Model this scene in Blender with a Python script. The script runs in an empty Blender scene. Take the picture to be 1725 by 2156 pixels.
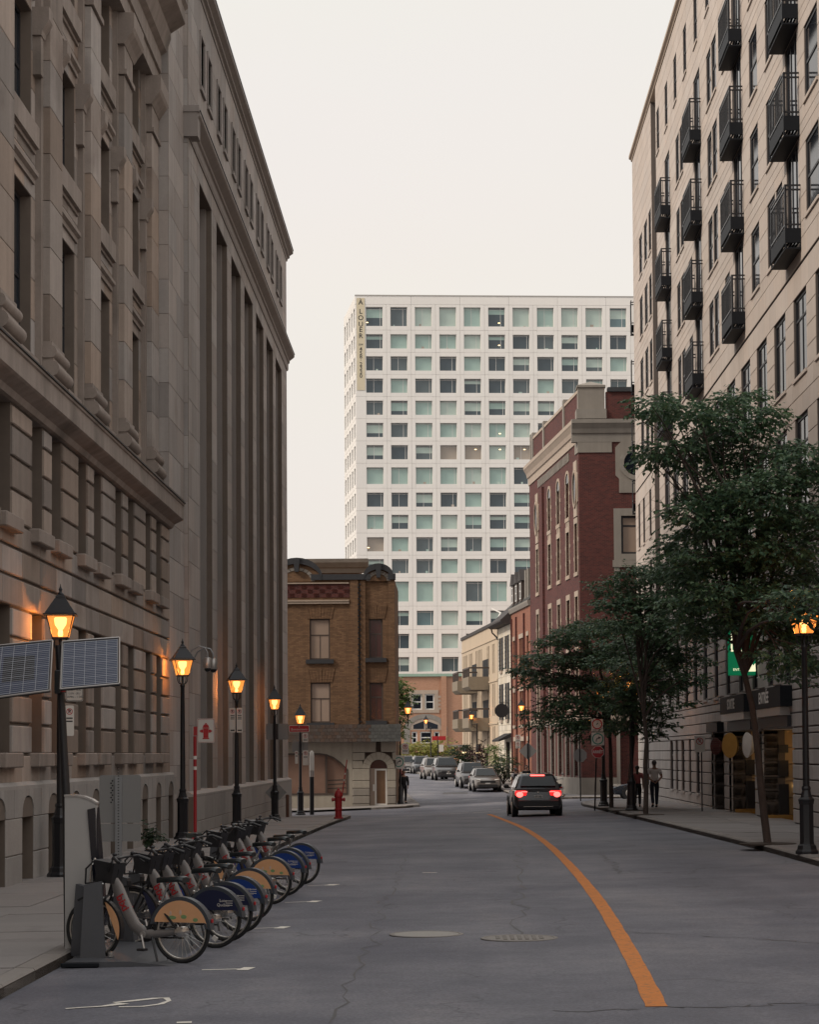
import bpy, math, random
from mathutils import Vector, Matrix
random.seed(11)
R_ = math.radians
S = bpy.context.scene
COL = S.collection

# ------------------------------------------------------------------ camera
# measurements below are taken on a 1725 x 2156 view of the photograph ("D" pixels)
EYE = Vector((0.0, 0.0, 2.15))
FD = 4565.0
PITCH, ROLL = R_(2.5), R_(-0.4)
CROT = Matrix.Rotation(math.pi / 2 + PITCH, 3, 'X') @ Matrix.Rotation(ROLL, 3, 'Z')
_d = CROT.transposed() @ Vector((0, 1, 0))
CX = 946.0 - FD * _d.x / -_d.z
CY = 1587.0 + FD * _d.y / -_d.z
cam = bpy.data.cameras.new('camera')
cam.sensor_fit = 'HORIZONTAL'
cam.sensor_width = 36.0
cam.lens = FD / 1725.0 * 36.0
cam.shift_x = (862.5 - CX) / 1725.0
cam.shift_y = (CY - 1078.0) / 1725.0
cam.clip_start = 0.5
cam.clip_end = 6000
camo = bpy.data.objects.new('camera', cam)
COL.objects.link(camo)
camo.matrix_world = Matrix.Translation(EYE) @ CROT.to_4x4()
S.camera = camo

# ------------------------------------------------------------------ sky and sun
SUN_AZ, SUN_EL = R_(248), R_(38)      # the sun stands behind the left-hand roofs, veiled
wd = bpy.data.worlds.new('World'); S.world = wd; wd.use_nodes = True
nt = wd.node_tree; nt.nodes.clear()
out = nt.nodes.new('ShaderNodeOutputWorld'); bg = nt.nodes.new('ShaderNodeBackground')
sky = nt.nodes.new('ShaderNodeTexSky'); sky.sky_type = 'NISHITA'; sky.sun_disc = False
sky.sun_elevation = SUN_EL; sky.sun_rotation = SUN_AZ; sky.dust_density = 6.0; sky.air_density = 1.2
tc = nt.nodes.new('ShaderNodeTexCoord'); sep = nt.nodes.new('ShaderNodeSeparateXYZ')
rmp = nt.nodes.new('ShaderNodeValToRGB')
rmp.color_ramp.elements[0].position = 0.0; rmp.color_ramp.elements[0].color = (.965, .88, .815, 1)
rmp.color_ramp.elements[1].position = 0.42; rmp.color_ramp.elements[1].color = (.97, .94, .905, 1)
_e = rmp.color_ramp.elements.new(1.0); _e.color = (.965, .965, .965, 1)
cl = nt.nodes.new('ShaderNodeTexNoise'); cl.inputs['Scale'].default_value = 2.2; cl.inputs['Detail'].default_value = 4
cm = nt.nodes.new('ShaderNodeMapping'); cm.inputs['Scale'].default_value = (1, 1, 3)
cmul = nt.nodes.new('ShaderNodeMix'); cmul.data_type = 'RGBA'; cmul.blend_type = 'MULTIPLY'
cmul.inputs[0].default_value = .08
sc10 = nt.nodes.new('ShaderNodeVectorMath'); sc10.operation = 'SCALE'; sc10.inputs['Scale'].default_value = 10.0
mx = nt.nodes.new('ShaderNodeMix'); mx.data_type = 'RGBA'; mx.inputs[0].default_value = 0.93   # overcast veil over the clear sky
L = nt.links.new
L(tc.outputs['Generated'], sep.inputs[0]); L(sep.outputs['Z'], rmp.inputs[0])
L(tc.outputs['Generated'], cm.inputs[0]); L(cm.outputs[0], cl.inputs['Vector'])
L(rmp.outputs[0], cmul.inputs[6]); L(cl.outputs['Color'], cmul.inputs[7])
L(cmul.outputs[2], sc10.inputs[0]); L(sky.outputs[0], mx.inputs[6]); L(sc10.outputs[0], mx.inputs[7])
L(mx.outputs[2], bg.inputs[0]); bg.inputs[1].default_value = 0.10
L(bg.outputs[0], out.inputs[0])
sun = bpy.data.lights.new('sun', 'SUN'); sun.energy = 2.2; sun.angle = R_(12); sun.color = (1.0, .88, .75)
suno = bpy.data.objects.new('sun', sun); COL.objects.link(suno)
sdir = Vector((math.sin(SUN_AZ) * math.cos(SUN_EL), math.cos(SUN_AZ) * math.cos(SUN_EL), math.sin(SUN_EL)))
suno.rotation_euler = sdir.to_track_quat('Z', 'Y').to_euler()
suno.location = sdir * 80
S.view_settings.view_transform = 'Standard'; S.view_settings.look = 'None'
S.view_settings.gamma = 1.0; S.view_settings.use_curve_mapping = False
S.view_settings.exposure = 0.0
S.cycles.max_bounces = 6; S.cycles.diffuse_bounces = 1; S.cycles.glossy_bounces = 3
S.cycles.transparent_max_bounces = 8
S.cycles.use_denoising = True

# ------------------------------------------------------------------ picture geometry
def ray(x, y):
    return CROT @ Vector(((x - CX) / FD, -(y - CY) / FD, -1.0))
def on_x(x, y, X):
    d = ray(x, y); t = X / d.x
    return EYE + d * t
def on_y(x, y, Y):
    d = ray(x, y); t = Y / d.y
    return EYE + d * t
def proj(p):
    v = CROT.transposed() @ (Vector(p) - EYE)
    if v.z > -0.1: return None
    return (CX + FD * v.x / -v.z, CY - FD * v.y / -v.z)

def lerp_tab(tab, y):
    if y <= tab[0][0]: return tab[0][1]
    for (a, va), (b, vb) in zip(tab, tab[1:]):
        if y <= b:
            t = (y - a) / (b - a); t = t * t * (3 - 2 * t) if False else t
            return va + (vb - va) * t
    return tab[-1][1]
GL = [(0, -.11), (52, -.11), (57, -.14), (74, -.3), (86, -.48), (99, -.78), (113, -.78), (122, -.62), (134, -.32), (155, .2), (200, .28), (420, .3)]
GR = [(0, .08), (45, .05), (60, 0), (90, -.1), (105, -.2), (125, -.36), (135, -.3), (155, .2), (200, .28), (420, .3)]
def smooth(tab):
    pts = []
    y = 0
    while y <= 420:
        s = 0
        for k in range(-4, 5): s += lerp_tab(tab, y + k * 1.0)
        pts.append((y, s / 9)); y += 1.0
    return pts
GLs, GRs = [v for _, v in smooth(GL)], [v for _, v in smooth(GR)]
def gnd(x, y):
    y = min(max(y, 0), 419.0); i = int(y); t = y - i
    a = GLs[i] * (1 - t) + GLs[min(i + 1, 420)] * t
    b = GRs[i] * (1 - t) + GRs[min(i + 1, 420)] * t
    k = min(max((x + 7) / 14, 0), 1)
    return a + (b - a) * k
def on_ground(x, y, up=0.0):
    d = ray(x, y); Y = 10.0
    for i in range(60):
        p = EYE + d * (Y / d.y)
        g = gnd(p.x, p.y) + up
        if d.z >= -1e-4: return p
        t = (g - EYE.z) / d.z
        Y = .5 * Y + .5 * t * d.y
    return EYE + d * (Y / d.y)

# ------------------------------------------------------------------ mesh helpers
class MB:
    def __init__(s): s.v = []; s.f = []; s.m = []; s.mi = 0
    def face(s, *idx): s.f.append(idx); s.m.append(s.mi)
    def poly(s, pts):
        i = len(s.v); s.v += [tuple(p) for p in pts]; s.face(*range(i, i + len(pts)))
    def hexa(s, P):          # P: 8 points, bottom ring then top ring (counter-clockwise from above)
        i = len(s.v); s.v += [tuple(p) for p in P]
        for q in ((3, 2, 1, 0), (4, 5, 6, 7), (0, 1, 5, 4), (1, 2, 6, 5), (2, 3, 7, 6), (3, 0, 4, 7)):
            s.face(*[i + k for k in q])
    def box(s, x0, x1, y0, y1, z0, z1):
        s.hexa([(x0, y0, z0), (x1, y0, z0), (x1, y1, z0), (x0, y1, z0), (x0, y0, z1), (x1, y0, z1), (x1, y1, z1), (x0, y1, z1)])
    def cbox(s, x0, x1, y0, y1, z0, z1, b=.01):   # chamfered box
        i = len(s.v)
        b = min(b, (x1 - x0) * .3, (y1 - y0) * .3, (z1 - z0) * .3)
        ix = {}
        for sx in (0, 1):
            for sy in (0, 1):
                for sz in (0, 1):
                    X, Y, Z = (x0, x1)[sx], (y0, y1)[sy], (z0, z1)[sz]
                    dx, dy, dz = (b, -b)[sx], (b, -b)[sy], (b, -b)[sz]
                    ix[sx, sy, sz] = len(s.v)
                    s.v += [(X, Y + dy, Z + dz), (X + dx, Y, Z + dz), (X + dx, Y + dy, Z)]
        g = lambda c, a: ix[c] + a
        for a in range(3):
            o = [k for k in range(3) if k != a]
            for e in (0, 1):
                cs = []
                for p, q in ((0, 0), (1, 0), (1, 1), (0, 1)):
                    c = [0, 0, 0]; c[a] = e; c[o[0]] = p; c[o[1]] = q; cs.append(g(tuple(c), a))
                if (e == 1) == (a == 1): cs = cs[::-1]
                s.face(*cs)
        for a in range(3):                 # edge chamfers, edges along axis a
            o = [k for k in range(3) if k != a]
            for p in (0, 1):
                for q in (0, 1):
                    c0 = [0, 0, 0]; c0[o[0]] = p; c0[o[1]] = q; c1 = list(c0); c1[a] = 1
                    f = [g(tuple(c0), o[0]), g(tuple(c1), o[0]), g(tuple(c1), o[1]), g(tuple(c0), o[1])]
                    s.face(*f)
        for c in ix: s.face(ix[c], ix[c] + 1, ix[c] + 2)
    def prism(s, pts, a, b, ax='y'):   # polygon extruded along an axis from a to b
        n = len(pts); i = len(s.v)
        def P(p, t):
            return (p[0], t, p[1]) if ax == 'y' else ((t, p[0], p[1]) if ax == 'x' else (p[0], p[1], t))
        s.v += [P(p, a) for p in pts] + [P(p, b) for p in pts]
        s.face(*range(i, i + n)); s.face(*range(i + 2 * n - 1, i + n - 1, -1))
        for k in range(n):
            k2 = (k + 1) % n
            s.face(i + k2, i + k, i + n + k, i + n + k2)
    def tube(s, pts, r, n=8, caps=True):
        pts = [Vector(p) for p in pts]
        rr = r if isinstance(r, (list, tuple)) else [r] * len(pts)
        i0 = len(s.v); prev = None
        for k, p in enumerate(pts):
            d = (pts[min(k + 1, len(pts) - 1)] - pts[max(k - 1, 0)]).normalized()
            if prev is None:
                a = Vector((0, 0, 1)) if abs(d.z) < .9 else Vector((1, 0, 0))
                u = d.cross(a).normalized()
            else:
                u = (prev - d * prev.dot(d)).normalized()
            prev = u; w = d.cross(u)
            for j in range(n):
                t = 2 * math.pi * j / n
                s.v.append(tuple(p + (u * math.cos(t) + w * math.sin(t)) * rr[k]))
        for k in range(len(pts) - 1):
            for j in range(n):
                a = i0 + k * n + j; b = i0 + k * n + (j + 1) % n
                s.face(a, b, b + n, a + n)
        if caps:
            s.face(*[i0 + j for j in range(n)][::-1]); e = i0 + (len(pts) - 1) * n
            s.face(*[e + j for j in range(n)])
    def lathe(s, prof, n=16, c=(0, 0, 0), M=None):   # profile of (radius, height)
        i0 = len(s.v)
        for (r, z) in prof:
            for j in range(n):
                t = 2 * math.pi * j / n
                p = Vector((r * math.cos(t), r * math.sin(t), z))
                if M is not None: p = M @ p
                s.v.append(tuple(p + Vector(c)))
        for k in range(len(prof) - 1):
            for j in range(n):
                a = i0 + k * n + j; b = i0 + k * n + (j + 1) % n
                s.face(a, b, b + n, a + n)
        s.face(*[i0 + j for j in range(n)][::-1]); e = i0 + (len(prof) - 1) * n
        s.face(*[e + j for j in range(n)])
    def ball(s, c, r, n=10, m=7, M=None):
        rx, ry, rz = r if isinstance(r, (tuple, list)) else (r, r, r)
        i0 = len(s.v)
        for k in range(1, m):
            ph = math.pi * k / m
            for j in range(n):
                t = 2 * math.pi * j / n
                p = Vector((rx * math.sin(ph) * math.cos(t), ry * math.sin(ph) * math.sin(t), rz * math.cos(ph)))
                if M is not None: p = M @ p
                s.v.append(tuple(p + Vector(c)))
        for k in range(m - 2):
            for j in range(n):
                a = i0 + k * n + j; b = i0 + k * n + (j + 1) % n
                s.face(a, a + n, b + n, b)
        for z, base, fl in ((rz, 0, 1), (-rz, m - 2, 0)):
            p = Vector((0, 0, z)); p = M @ p if M is not None else p
            s.v.append(tuple(p + Vector(c))); t = len(s.v) - 1
            for j in range(n):
                a = i0 + base * n + j; b = i0 + base * n + (j + 1) % n
                s.face(*((a, b, t) if fl else (b, a, t)))
    def torus(s, c, R, r, n=28, m=6, ax='y', arc=(0, 2 * math.pi), close=True):
        i0 = len(s.v); a0, a1 = arc; full = close
        cnt = n if full else n + 1
        for k in range(cnt):
            t = a0 + (a1 - a0) * k / n
            for j in range(m):
                q = 2 * math.pi * j / m
                rad = R + r * math.cos(q); h = r * math.sin(q)
                x, z = rad * math.cos(t), rad * math.sin(t)
                p = (x, h, z) if ax == 'y' else ((h, x, z) if ax == 'x' else (x, z, h))
                s.v.append((p[0] + c[0], p[1] + c[1], p[2] + c[2]))
        for k in range(n if full else n):
            k2 = (k + 1) % cnt if full else k + 1
            for j in range(m):
                s.face(i0 + k * m + j, i0 + k * m + (j + 1) % m, i0 + k2 * m + (j + 1) % m, i0 + k2 * m + j)
    def xform(s, M, start=0):
        for i in range(start, len(s.v)): s.v[i] = tuple(M @ Vector(s.v[i]))
    def mesh(s, name, mats, smooth=None, off=None):
        me = bpy.data.meshes.new(name)
        v = s.v if off is None else [(p[0] - off[0], p[1] - off[1], p[2] - off[2]) for p in s.v]
        me.from_pydata(v, [], s.f)
        for m in (mats if isinstance(mats, (list, tuple)) else [mats]): me.materials.append(m)
        if any(s.m): me.polygons.foreach_set('material_index', s.m)
        if smooth is not None:
            me.polygons.foreach_set('use_smooth', [True] * len(s.f))
            me.set_sharp_from_angle(angle=R_(smooth))
        me.update()
        return me
    def build(s, name, mats, parent=None, smooth=None, kind=None):
        if not s.f: return None
        off = ORG.get(parent.name) if parent else None
        return link(name, s.mesh(name, mats, smooth, off), parent, kind=kind, org=off)

ORG = {}
def link(name, me, parent=None, loc=(0, 0, 0), rz=0.0, kind=None, org=None):
    o = bpy.data.objects.new(name, me); COL.objects.link(o)
    o.location = loc
    if rz: o.rotation_euler = (0, 0, rz)
    if parent: o.parent = parent
    if org is not None: ORG[o.name] = org
    if kind: o['kind'] = kind
    return o
def tag(o, label, cat, group=None):
    o['label'] = label; o['category'] = cat
    if group: o['group'] = group
    return o
def thing(name, label, cat, loc=(0, 0, 0), rz=0.0, group=None, world=False):
    """an Empty at the thing's base; world=True: its parts are written in world coordinates"""
    o = link(name, None, None, loc, rz)
    o.empty_display_size = .2
    tag(o, label, cat, group)
    if world: ORG[o.name] = tuple(loc)
    return o
def copy_tree(o, parent=None):
    c = o.copy(); COL.objects.link(c)
    if parent: c.parent = parent
    for ch in list(o.children): copy_tree(ch, c)
    return c

class FR:
    """a facade frame: u runs along the wall, v up, d out of the wall"""
    def __init__(s, x, y, ux, uy):
        l = math.hypot(ux, uy); s.o = Vector((x, y, 0)); s.U = Vector((ux / l, uy / l, 0)); s.N = Vector((uy / l, -ux / l, 0))
        s.rz = math.atan2(uy, ux)
    def P(s, u, v, d=0.0): return s.o + s.U * u + s.N * d + Vector((0, 0, v))
    def box(s, mb, u0, u1, v0, v1, d0, d1):
        P = s.P
        mb.hexa([P(u0, v0, d1), P(u1, v0, d1), P(u1, v0, d0), P(u0, v0, d0), P(u0, v1, d1), P(u1, v1, d1), P(u1, v1, d0), P(u0, v1, d0)])
    def prof(s, mb, pts, u0, u1):      # profile polygon of (d, v) run along u
        n = len(pts); i = len(mb.v)
        mb.v += [tuple(s.P(u0, v, d)) for d, v in pts] + [tuple(s.P(u1, v, d)) for d, v in pts]
        mb.face(*range(i, i + n)); mb.face(*range(i + 2 * n - 1, i + n - 1, -1))
        for k in range(n):
            k2 = (k + 1) % n; mb.face(i + k2, i + k, i + n + k, i + n + k2)
    def plate(s, mb, pts, d0, d1):     # polygon of (u, v) given thickness d0..d1
        n = len(pts); i = len(mb.v)
        mb.v += [tuple(s.P(u, v, d1)) for u, v in pts] + [tuple(s.P(u, v, d0)) for u, v in pts]
        mb.face(*range(i, i + n)); mb.face(*range(i + 2 * n - 1, i + n - 1, -1))
        for k in range(n):
            k2 = (k + 1) % n; mb.face(i + k2, i + k, i + n + k, i + n + k2)

BLOCKS = {}
_bm = {}
def block_mesh(w, h, d, mat, ch, name):
    key = (round(w, 3), round(h, 3), round(d, 3), mat.name, ch, name)
    if key not in _bm:
        m = MB(); m.cbox(-w / 2, w / 2, -d, 0, -h / 2, h / 2, ch)
        _bm[key] = m.mesh(name, mat)
    return _bm[key]
def add_blocks(fr, parent, rects, mat, d1=0.0, depth=.05, name='stone_block', ch=.012):
    """rects (u0,u1,v0,v1): pieces standing out to d1, each its own object"""
    BLOCKS.setdefault((parent.name, name), []).extend((fr, r, mat, d1, depth, ch) for r in rects if r[1] - r[0] > .03 and r[3] - r[2] > .02)
def flush_blocks(parent, limit=300):
    for (pn, name), lst in list(BLOCKS.items()):
        if pn != parent.name: continue
        sc = []
        for it in lst:
            fr, r, mat, d1, depth, ch = it
            c = [proj(fr.P(u, v, d1)) for u in (r[0], r[1]) for v in (r[2], r[3])]
            if any(p is None for p in c): continue
            xs = [p[0] for p in c]; ys = [p[1] for p in c]
            if max(xs) < -120 or min(xs) > 1845 or max(ys) < -120 or min(ys) > 2276: continue
            a = (max(xs) - min(xs)) * (r[3] - r[2]) * 1e4 / max(1, (fr.P(r[0], r[2]).y)) ** 1
            sc.append((a, len(sc), it))
        sc.sort(key=lambda t: -t[0])
        rest = MB(); mats = []
        for k, (a, _, it) in enumerate(sc):
            fr, r, mat, d1, depth, ch = it
            w, h = r[1] - r[0], r[3] - r[2]
            c = fr.P((r[0] + r[1]) / 2, (r[2] + r[3]) / 2, d1)
            if k < limit:
                # local y of the piece points into the wall
                o = link(name, block_mesh(w, h, depth, mat, ch, name), parent, c - Vector(ORG[parent.name]), fr.rz + math.pi)
                o.rotation_euler = (0, 0, fr.rz + math.pi)
            else:
                if mat not in mats: mats.append(mat)
                rest.mi = mats.index(mat); st = len(rest.v)
                rest.cbox(-w / 2, w / 2, -depth, 0, -h / 2, h / 2, ch)
                rest.xform(Matrix.Translation(c) @ Matrix.Rotation(fr.rz + math.pi, 4, 'Z'), st)
        if rest.f: rest.build(name + '_field', mats, parent, kind='stuff')
        del BLOCKS[(pn, name)]

def spans(u0, u1, va, vb, holes):
    cut = sorted((max(h[0], u0), min(h[1], u1)) for h in holes if h[2] < vb - 1e-4 and h[3] > va + 1e-4 and h[0] < u1 and h[1] > u0)
    res = []; a = u0
    for p, q in cut:
        if p > a + 1e-4: res.append((a, p))
        a = max(a, q)
    if a < u1 - 1e-4: res.append((a, u1))
    return res
def coursing(u0, u1, vs, step, holes, gap=.012, rnd=0.0):
    """split a wall with holes into courses of blocks; vs must contain the hole edges"""
    rects = []
    for k, (va, vb) in enumerate(zip(vs, vs[1:])):
        for (a, b) in spans(u0, u1, va, vb, holes):
            n = max(1, round((b - a) / step))
            st = (b - a) / n
            off = st * .5 if (k % 2 and n > 1) else 0
            cuts = [a] + [a + off + st * j for j in range(0 if off else 1, n)] + [b]
            for p, q in zip(cuts, cuts[1:]):
                rects.append((p + gap / 2, q - gap / 2, va + gap / 2, vb - gap / 2))
    return rects
def backing(fr, mb, u0, u1, vs, holes, d0, d1):
    for va, vb in zip(vs, vs[1:]):
        for a, b in spans(u0, u1, va, vb, holes):
            fr.box(mb, a, b, va, vb, d0, d1)
def vcuts(lo, hi, step, holes, extra=()):
    e = {round(lo, 4), round(hi, 4)}
    for h in holes:
        for v in (h[2], h[3]):
            if lo < v < hi: e.add(round(v, 4))
    for v in extra:
        if lo < v < hi: e.add(round(v, 4))
    e = sorted(e); out = [e[0]]
    for a, b in zip(e, e[1:]):
        n = max(1, round((b - a) / step))
        out += [a + (b - a) * k / n for k in range(1, n + 1)]
    return out

_wm = {}
def window(fr, parent, u0, u1, v0, v1, d, fm, gm, cols=1, rows=1, fw=.06, th=.07, name='window', rowfrac=None, blind=None, pane=True):
    """a framed window set in its opening with the glass behind the bars"""
    w, h = u1 - u0, v1 - v0
    key = (round(w, 3), round(h, 3), fm.name, gm.name, cols, rows, fw, th, tuple(rowfrac or ()))
    if key not in _wm:
        m = MB()
        m.box(-w / 2, w / 2, 0, th, 0, fw); m.box(-w / 2, w / 2, 0, th, h - fw, h)
        m.box(-w / 2, -w / 2 + fw, 0, th, fw, h - fw); m.box(w / 2 - fw, w / 2, 0, th, fw, h - fw)
        for c in range(1, cols):
            x = -w / 2 + w * c / cols; m.box(x - fw * .4, x + fw * .4, .006, th - .006, fw, h - fw)
        for z in (rowfrac if rowfrac else [k / rows for k in range(1, rows)]):
            z *= h; m.box(-w / 2 + fw, w / 2 - fw, .003, th - .003, z - fw * .4, z + fw * .4)
        g = MB(); g.box(-w / 2 + fw * .5, w / 2 - fw * .5, .025, .04, fw * .5, h - fw * .5)
        g.xform(Matrix.Translation((0, 0, 0)))
        _wm[key] = (m.mesh(name, fm), g.mesh('pane', gm))
    fmesh, gmesh = _wm[key]
    c = fr.P((u0 + u1) / 2, v0, d)
    o = link(name, fmesh, parent, c - Vector(ORG[parent.name]), fr.rz + math.pi)
    o.rotation_euler = (0, 0, fr.rz)
    for vflip in (): pass
    if pane: link('pane', gmesh, o)
    return o
_tm = {}
def text_mesh(txt, size, mat, ext=.002, align='CENTER', bold=0.0):
    key = (txt, size, mat.name, ext, align, bold)
    if key in _tm: return _tm[key]
    cu = bpy.data.curves.new('t', 'FONT'); cu.body = txt; cu.size = size; cu.extrude = ext; cu.align_x = align; cu.align_y = 'CENTER'
    cu.offset = bold; cu.resolution_u = 3
    o = bpy.data.objects.new('t', cu); COL.objects.link(o)
    bpy.context.view_layer.update()
    me = bpy.data.meshes.new_from_object(o.evaluated_get(bpy.context.evaluated_depsgraph_get()))
    me.materials.clear(); me.materials.append(mat); me.name = 'lettering'
    bpy.data.objects.remove(o); bpy.data.curves.remove(cu)
    _tm[key] = me
    return me
def put_text(txt, size, mat, parent, loc, rot=(math.pi / 2, 0, 0), name='lettering', sx=1.0, **k):
    o = link(name, text_mesh(txt, size, mat, **k), parent, loc)
    o.rotation_euler = rot; o.scale = (sx, 1, 1)
    return o
# ------------------------------------------------------------------ procedural materials
def pm(name, col, rough=.75, noise=(), rnd=0.0, bump=None, metal=0.0, emit=None, estr=0.0, streak=0.0, spec=.5, coat=0.0, obj=False, brick=None, tint=None):
    m = bpy.data.materials.new(name); m.use_nodes = True
    t = m.node_tree; b = t.nodes['Principled BSDF']; L = t.links.new; N = t.nodes.new
    b.inputs['Roughness'].default_value = rough; b.inputs['Metallic'].default_value = metal
    b.inputs['Specular IOR Level'].default_value = spec; b.inputs['Coat Weight'].default_value = coat
    geo = N('ShaderNodeNewGeometry')
    if obj:
        tcn = N('ShaderNodeTexCoord'); pos = tcn.outputs['Object']
    else: pos = geo.outputs['Position']
    cur = None
    def rgb(c):
        n = N('ShaderNodeRGB'); n.outputs[0].default_value = (*c, 1); return n.outputs[0]
    cur = rgb(col)
    def mult(cur, fac_socket, amount):       # cur * (1 + amount*(fac-0.5)*2)
        mr = N('ShaderNodeMapRange'); mr.inputs['From Min'].default_value = 0; mr.inputs['From Max'].default_value = 1
        mr.inputs['To Min'].default_value = 1 - amount; mr.inputs['To Max'].default_value = 1 + amount
        L(fac_socket, mr.inputs['Value'])
        vm = N('ShaderNodeVectorMath'); vm.operation = 'SCALE'
        L(cur, vm.inputs[0]); L(mr.outputs[0], vm.inputs['Scale']); return vm.outputs[0]
    if brick:                                 # brick = (width, height, mortar colour, second colour)
        sp = N('ShaderNodeSeparateXYZ'); L(pos, sp.inputs[0])
        ad = N('ShaderNodeMath'); ad.operation = 'ADD'; L(sp.outputs[0], ad.inputs[0]); L(sp.outputs[1], ad.inputs[1])
        cb = N('ShaderNodeCombineXYZ'); L(ad.outputs[0], cb.inputs[0]); L(sp.outputs[2], cb.inputs[1])
        bt = N('ShaderNodeTexBrick'); L(cb.outputs[0], bt.inputs['Vector'])
        bt.inputs['Color1'].default_value = (*col, 1); bt.inputs['Color2'].default_value = (*brick[3], 1)
        bt.inputs['Mortar'].default_value = (*brick[2], 1); bt.inputs['Scale'].default_value = 1.0
        bt.inputs['Brick Width'].default_value = brick[0]; bt.inputs['Row Height'].default_value = brick[1]
        bt.inputs['Mortar Size'].default_value = .008; bt.inputs['Mortar Smooth'].default_value = .3
        bt.inputs['Bias'].default_value = -.1
        cur = bt.outputs['Color']
    if tint:                                  # (colour, noise scale, threshold) blotches of a second colour
        nz = N('ShaderNodeTexNoise'); nz.inputs['Scale'].default_value = tint[1]; nz.inputs['Detail'].default_value = 5
        L(pos, nz.inputs['Vector'])
        mr = N('ShaderNodeMapRange'); mr.inputs['From Min'].default_value = tint[2]; mr.inputs['From Max'].default_value = tint[2] + .18
        L(nz.outputs['Fac'], mr.inputs['Value'])
        mxn = N('ShaderNodeMix'); mxn.data_type = 'RGBA'; L(mr.outputs[0], mxn.inputs[0]); L(cur, mxn.inputs[6]); mxn.inputs[7].default_value = (*tint[0], 1)
        cur = mxn.outputs[2]
    for (sc_, am, det) in noise:
        nz = N('ShaderNodeTexNoise'); nz.inputs['Scale'].default_value = sc_; nz.inputs['Detail'].default_value = det
        nz.inputs['Roughness'].default_value = .6; L(pos, nz.inputs['Vector'])
        cur = mult(cur, nz.outputs['Fac'], am)
    if streak:
        mp = N('ShaderNodeMapping'); mp.inputs['Scale'].default_value = (2.2, 2.2, .10); L(pos, mp.inputs[0])
        nz = N('ShaderNodeTexNoise'); nz.inputs['Scale'].default_value = 1.6; nz.inputs['Detail'].default_value = 5; L(mp.outputs[0], nz.inputs['Vector'])
        cur = mult(cur, nz.outputs['Fac'], streak)
    if rnd:
        oi = N('ShaderNodeObjectInfo'); ad = N('ShaderNodeMath'); ad.operation = 'ADD'
        L(oi.outputs['Random'], ad.inputs[0]); L(geo.outputs['Random Per Island'], ad.inputs[1])
        fr_ = N('ShaderNodeMath'); fr_.operation = 'FRACT'; L(ad.outputs[0], fr_.inputs[0])
        cur = mult(cur, fr_.outputs[0], rnd)
        hs = N('ShaderNodeHueSaturation'); mr = N('ShaderNodeMapRange')
        m7 = N('ShaderNodeMath'); m7.operation = 'MULTIPLY'; m7.inputs[1].default_value = 7.3; L(fr_.outputs[0], m7.inputs[0])
        f2 = N('ShaderNodeMath'); f2.operation = 'FRACT'; L(m7.outputs[0], f2.inputs[0])
        mr.inputs['To Min'].default_value = 1 - rnd * 1.6; mr.inputs['To Max'].default_value = 1 + rnd * 1.6
        L(f2.outputs[0], mr.inputs['Value']); L(mr.outputs[0], hs.inputs['Saturation']); L(cur, hs.inputs['Color'])
        cur = hs.outputs[0]
    L(cur, b.inputs['Base Color'])
    if bump:
        nz = N('ShaderNodeTexNoise'); nz.inputs['Scale'].default_value = bump[0]; nz.inputs['Detail'].default_value = 6; L(pos, nz.inputs['Vector'])
        bp = N('ShaderNodeBump'); bp.inputs['Strength'].default_value = bump[1]; bp.inputs['Distance'].default_value = .02
        L(nz.outputs['Fac'], bp.inputs['Height']); L(bp.outputs[0], b.inputs['Normal'])
    if emit:
        b.inputs['Emission Color'].default_value = (*emit, 1); b.inputs['Emission Strength'].default_value = estr
    return m

M = {}
M['stone_l'] = pm('brown_sandstone', (.335, .28, .243), .85, [(1.1, .2, 4), (14, .10, 3)], rnd=.28, bump=(30, .25), streak=.3, tint=((.19, .145, .12), .45, .56))
M['stone_lm'] = pm('sandstone_moulding', (.30, .25, .218), .85, [(.9, .24, 4), (14, .10, 3)], bump=(26, .25), streak=.32, tint=((.16, .135, .115), .5, .56))
M['mortar_l'] = pm('dark_mortar', (.17, .135, .11), .9, [(3, .2, 3)])
M['stone_p'] = pm('grey_plinth_stone', (.36, .335, .315), .85, [(1.4, .18, 4), (18, .12, 3)], rnd=.10, bump=(22, .35), streak=.12)
M['stone_2'] = pm('grey_brown_limestone', (.385, .345, .32), .85, [(.8, .14, 4), (12, .08, 3)], rnd=.16, bump=(30, .2), streak=.26, tint=((.25, .21, .185), .4, .58))
M['stone_2m'] = pm('limestone_moulding', (.31, .275, .255), .85, [(.8, .14, 4)], bump=(30, .2), streak=.14)
M['slate'] = pm('weathered_flashing', (.035, .037, .042), .6, [(2, .3, 4)])
M['stone_r'] = pm('beige_limestone', (.53, .455, .40), .8, [(.6, .07, 4), (9, .07, 3)], rnd=.06, bump=(40, .12), streak=.08)
M['mortar_r'] = pm('panel_joint', (.13, .11, .10), .9)
M['stone_rl'] = pm('grey_base_limestone', (.44, .405, .38), .85, [(.8, .12, 4), (12, .1, 3)], rnd=.08, bump=(30, .25), streak=.18)
M['panel_w'] = pm('white_precast', (.83, .80, .755), .75, [(.25, .03, 3), (4, .03, 3)], rnd=.025, streak=.03)
M['joint_w'] = pm('grey_joint', (.42, .40, .37), .9)
M['brick_red'] = pm('red_brick', (.115, .027, .022), .85, [(.5, .2, 4), (6, .14, 4)], brick=(.22, .075, (.11, .06, .05), (.058, .015, .014)), bump=(40, .2))
M['brick_row'] = pm('orange_brick', (.33, .115, .065), .85, [(.5, .2, 4), (6, .14, 4)], brick=(.22, .075, (.24, .17, .12), (.22, .07, .045)), bump=(40, .2))
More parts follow.
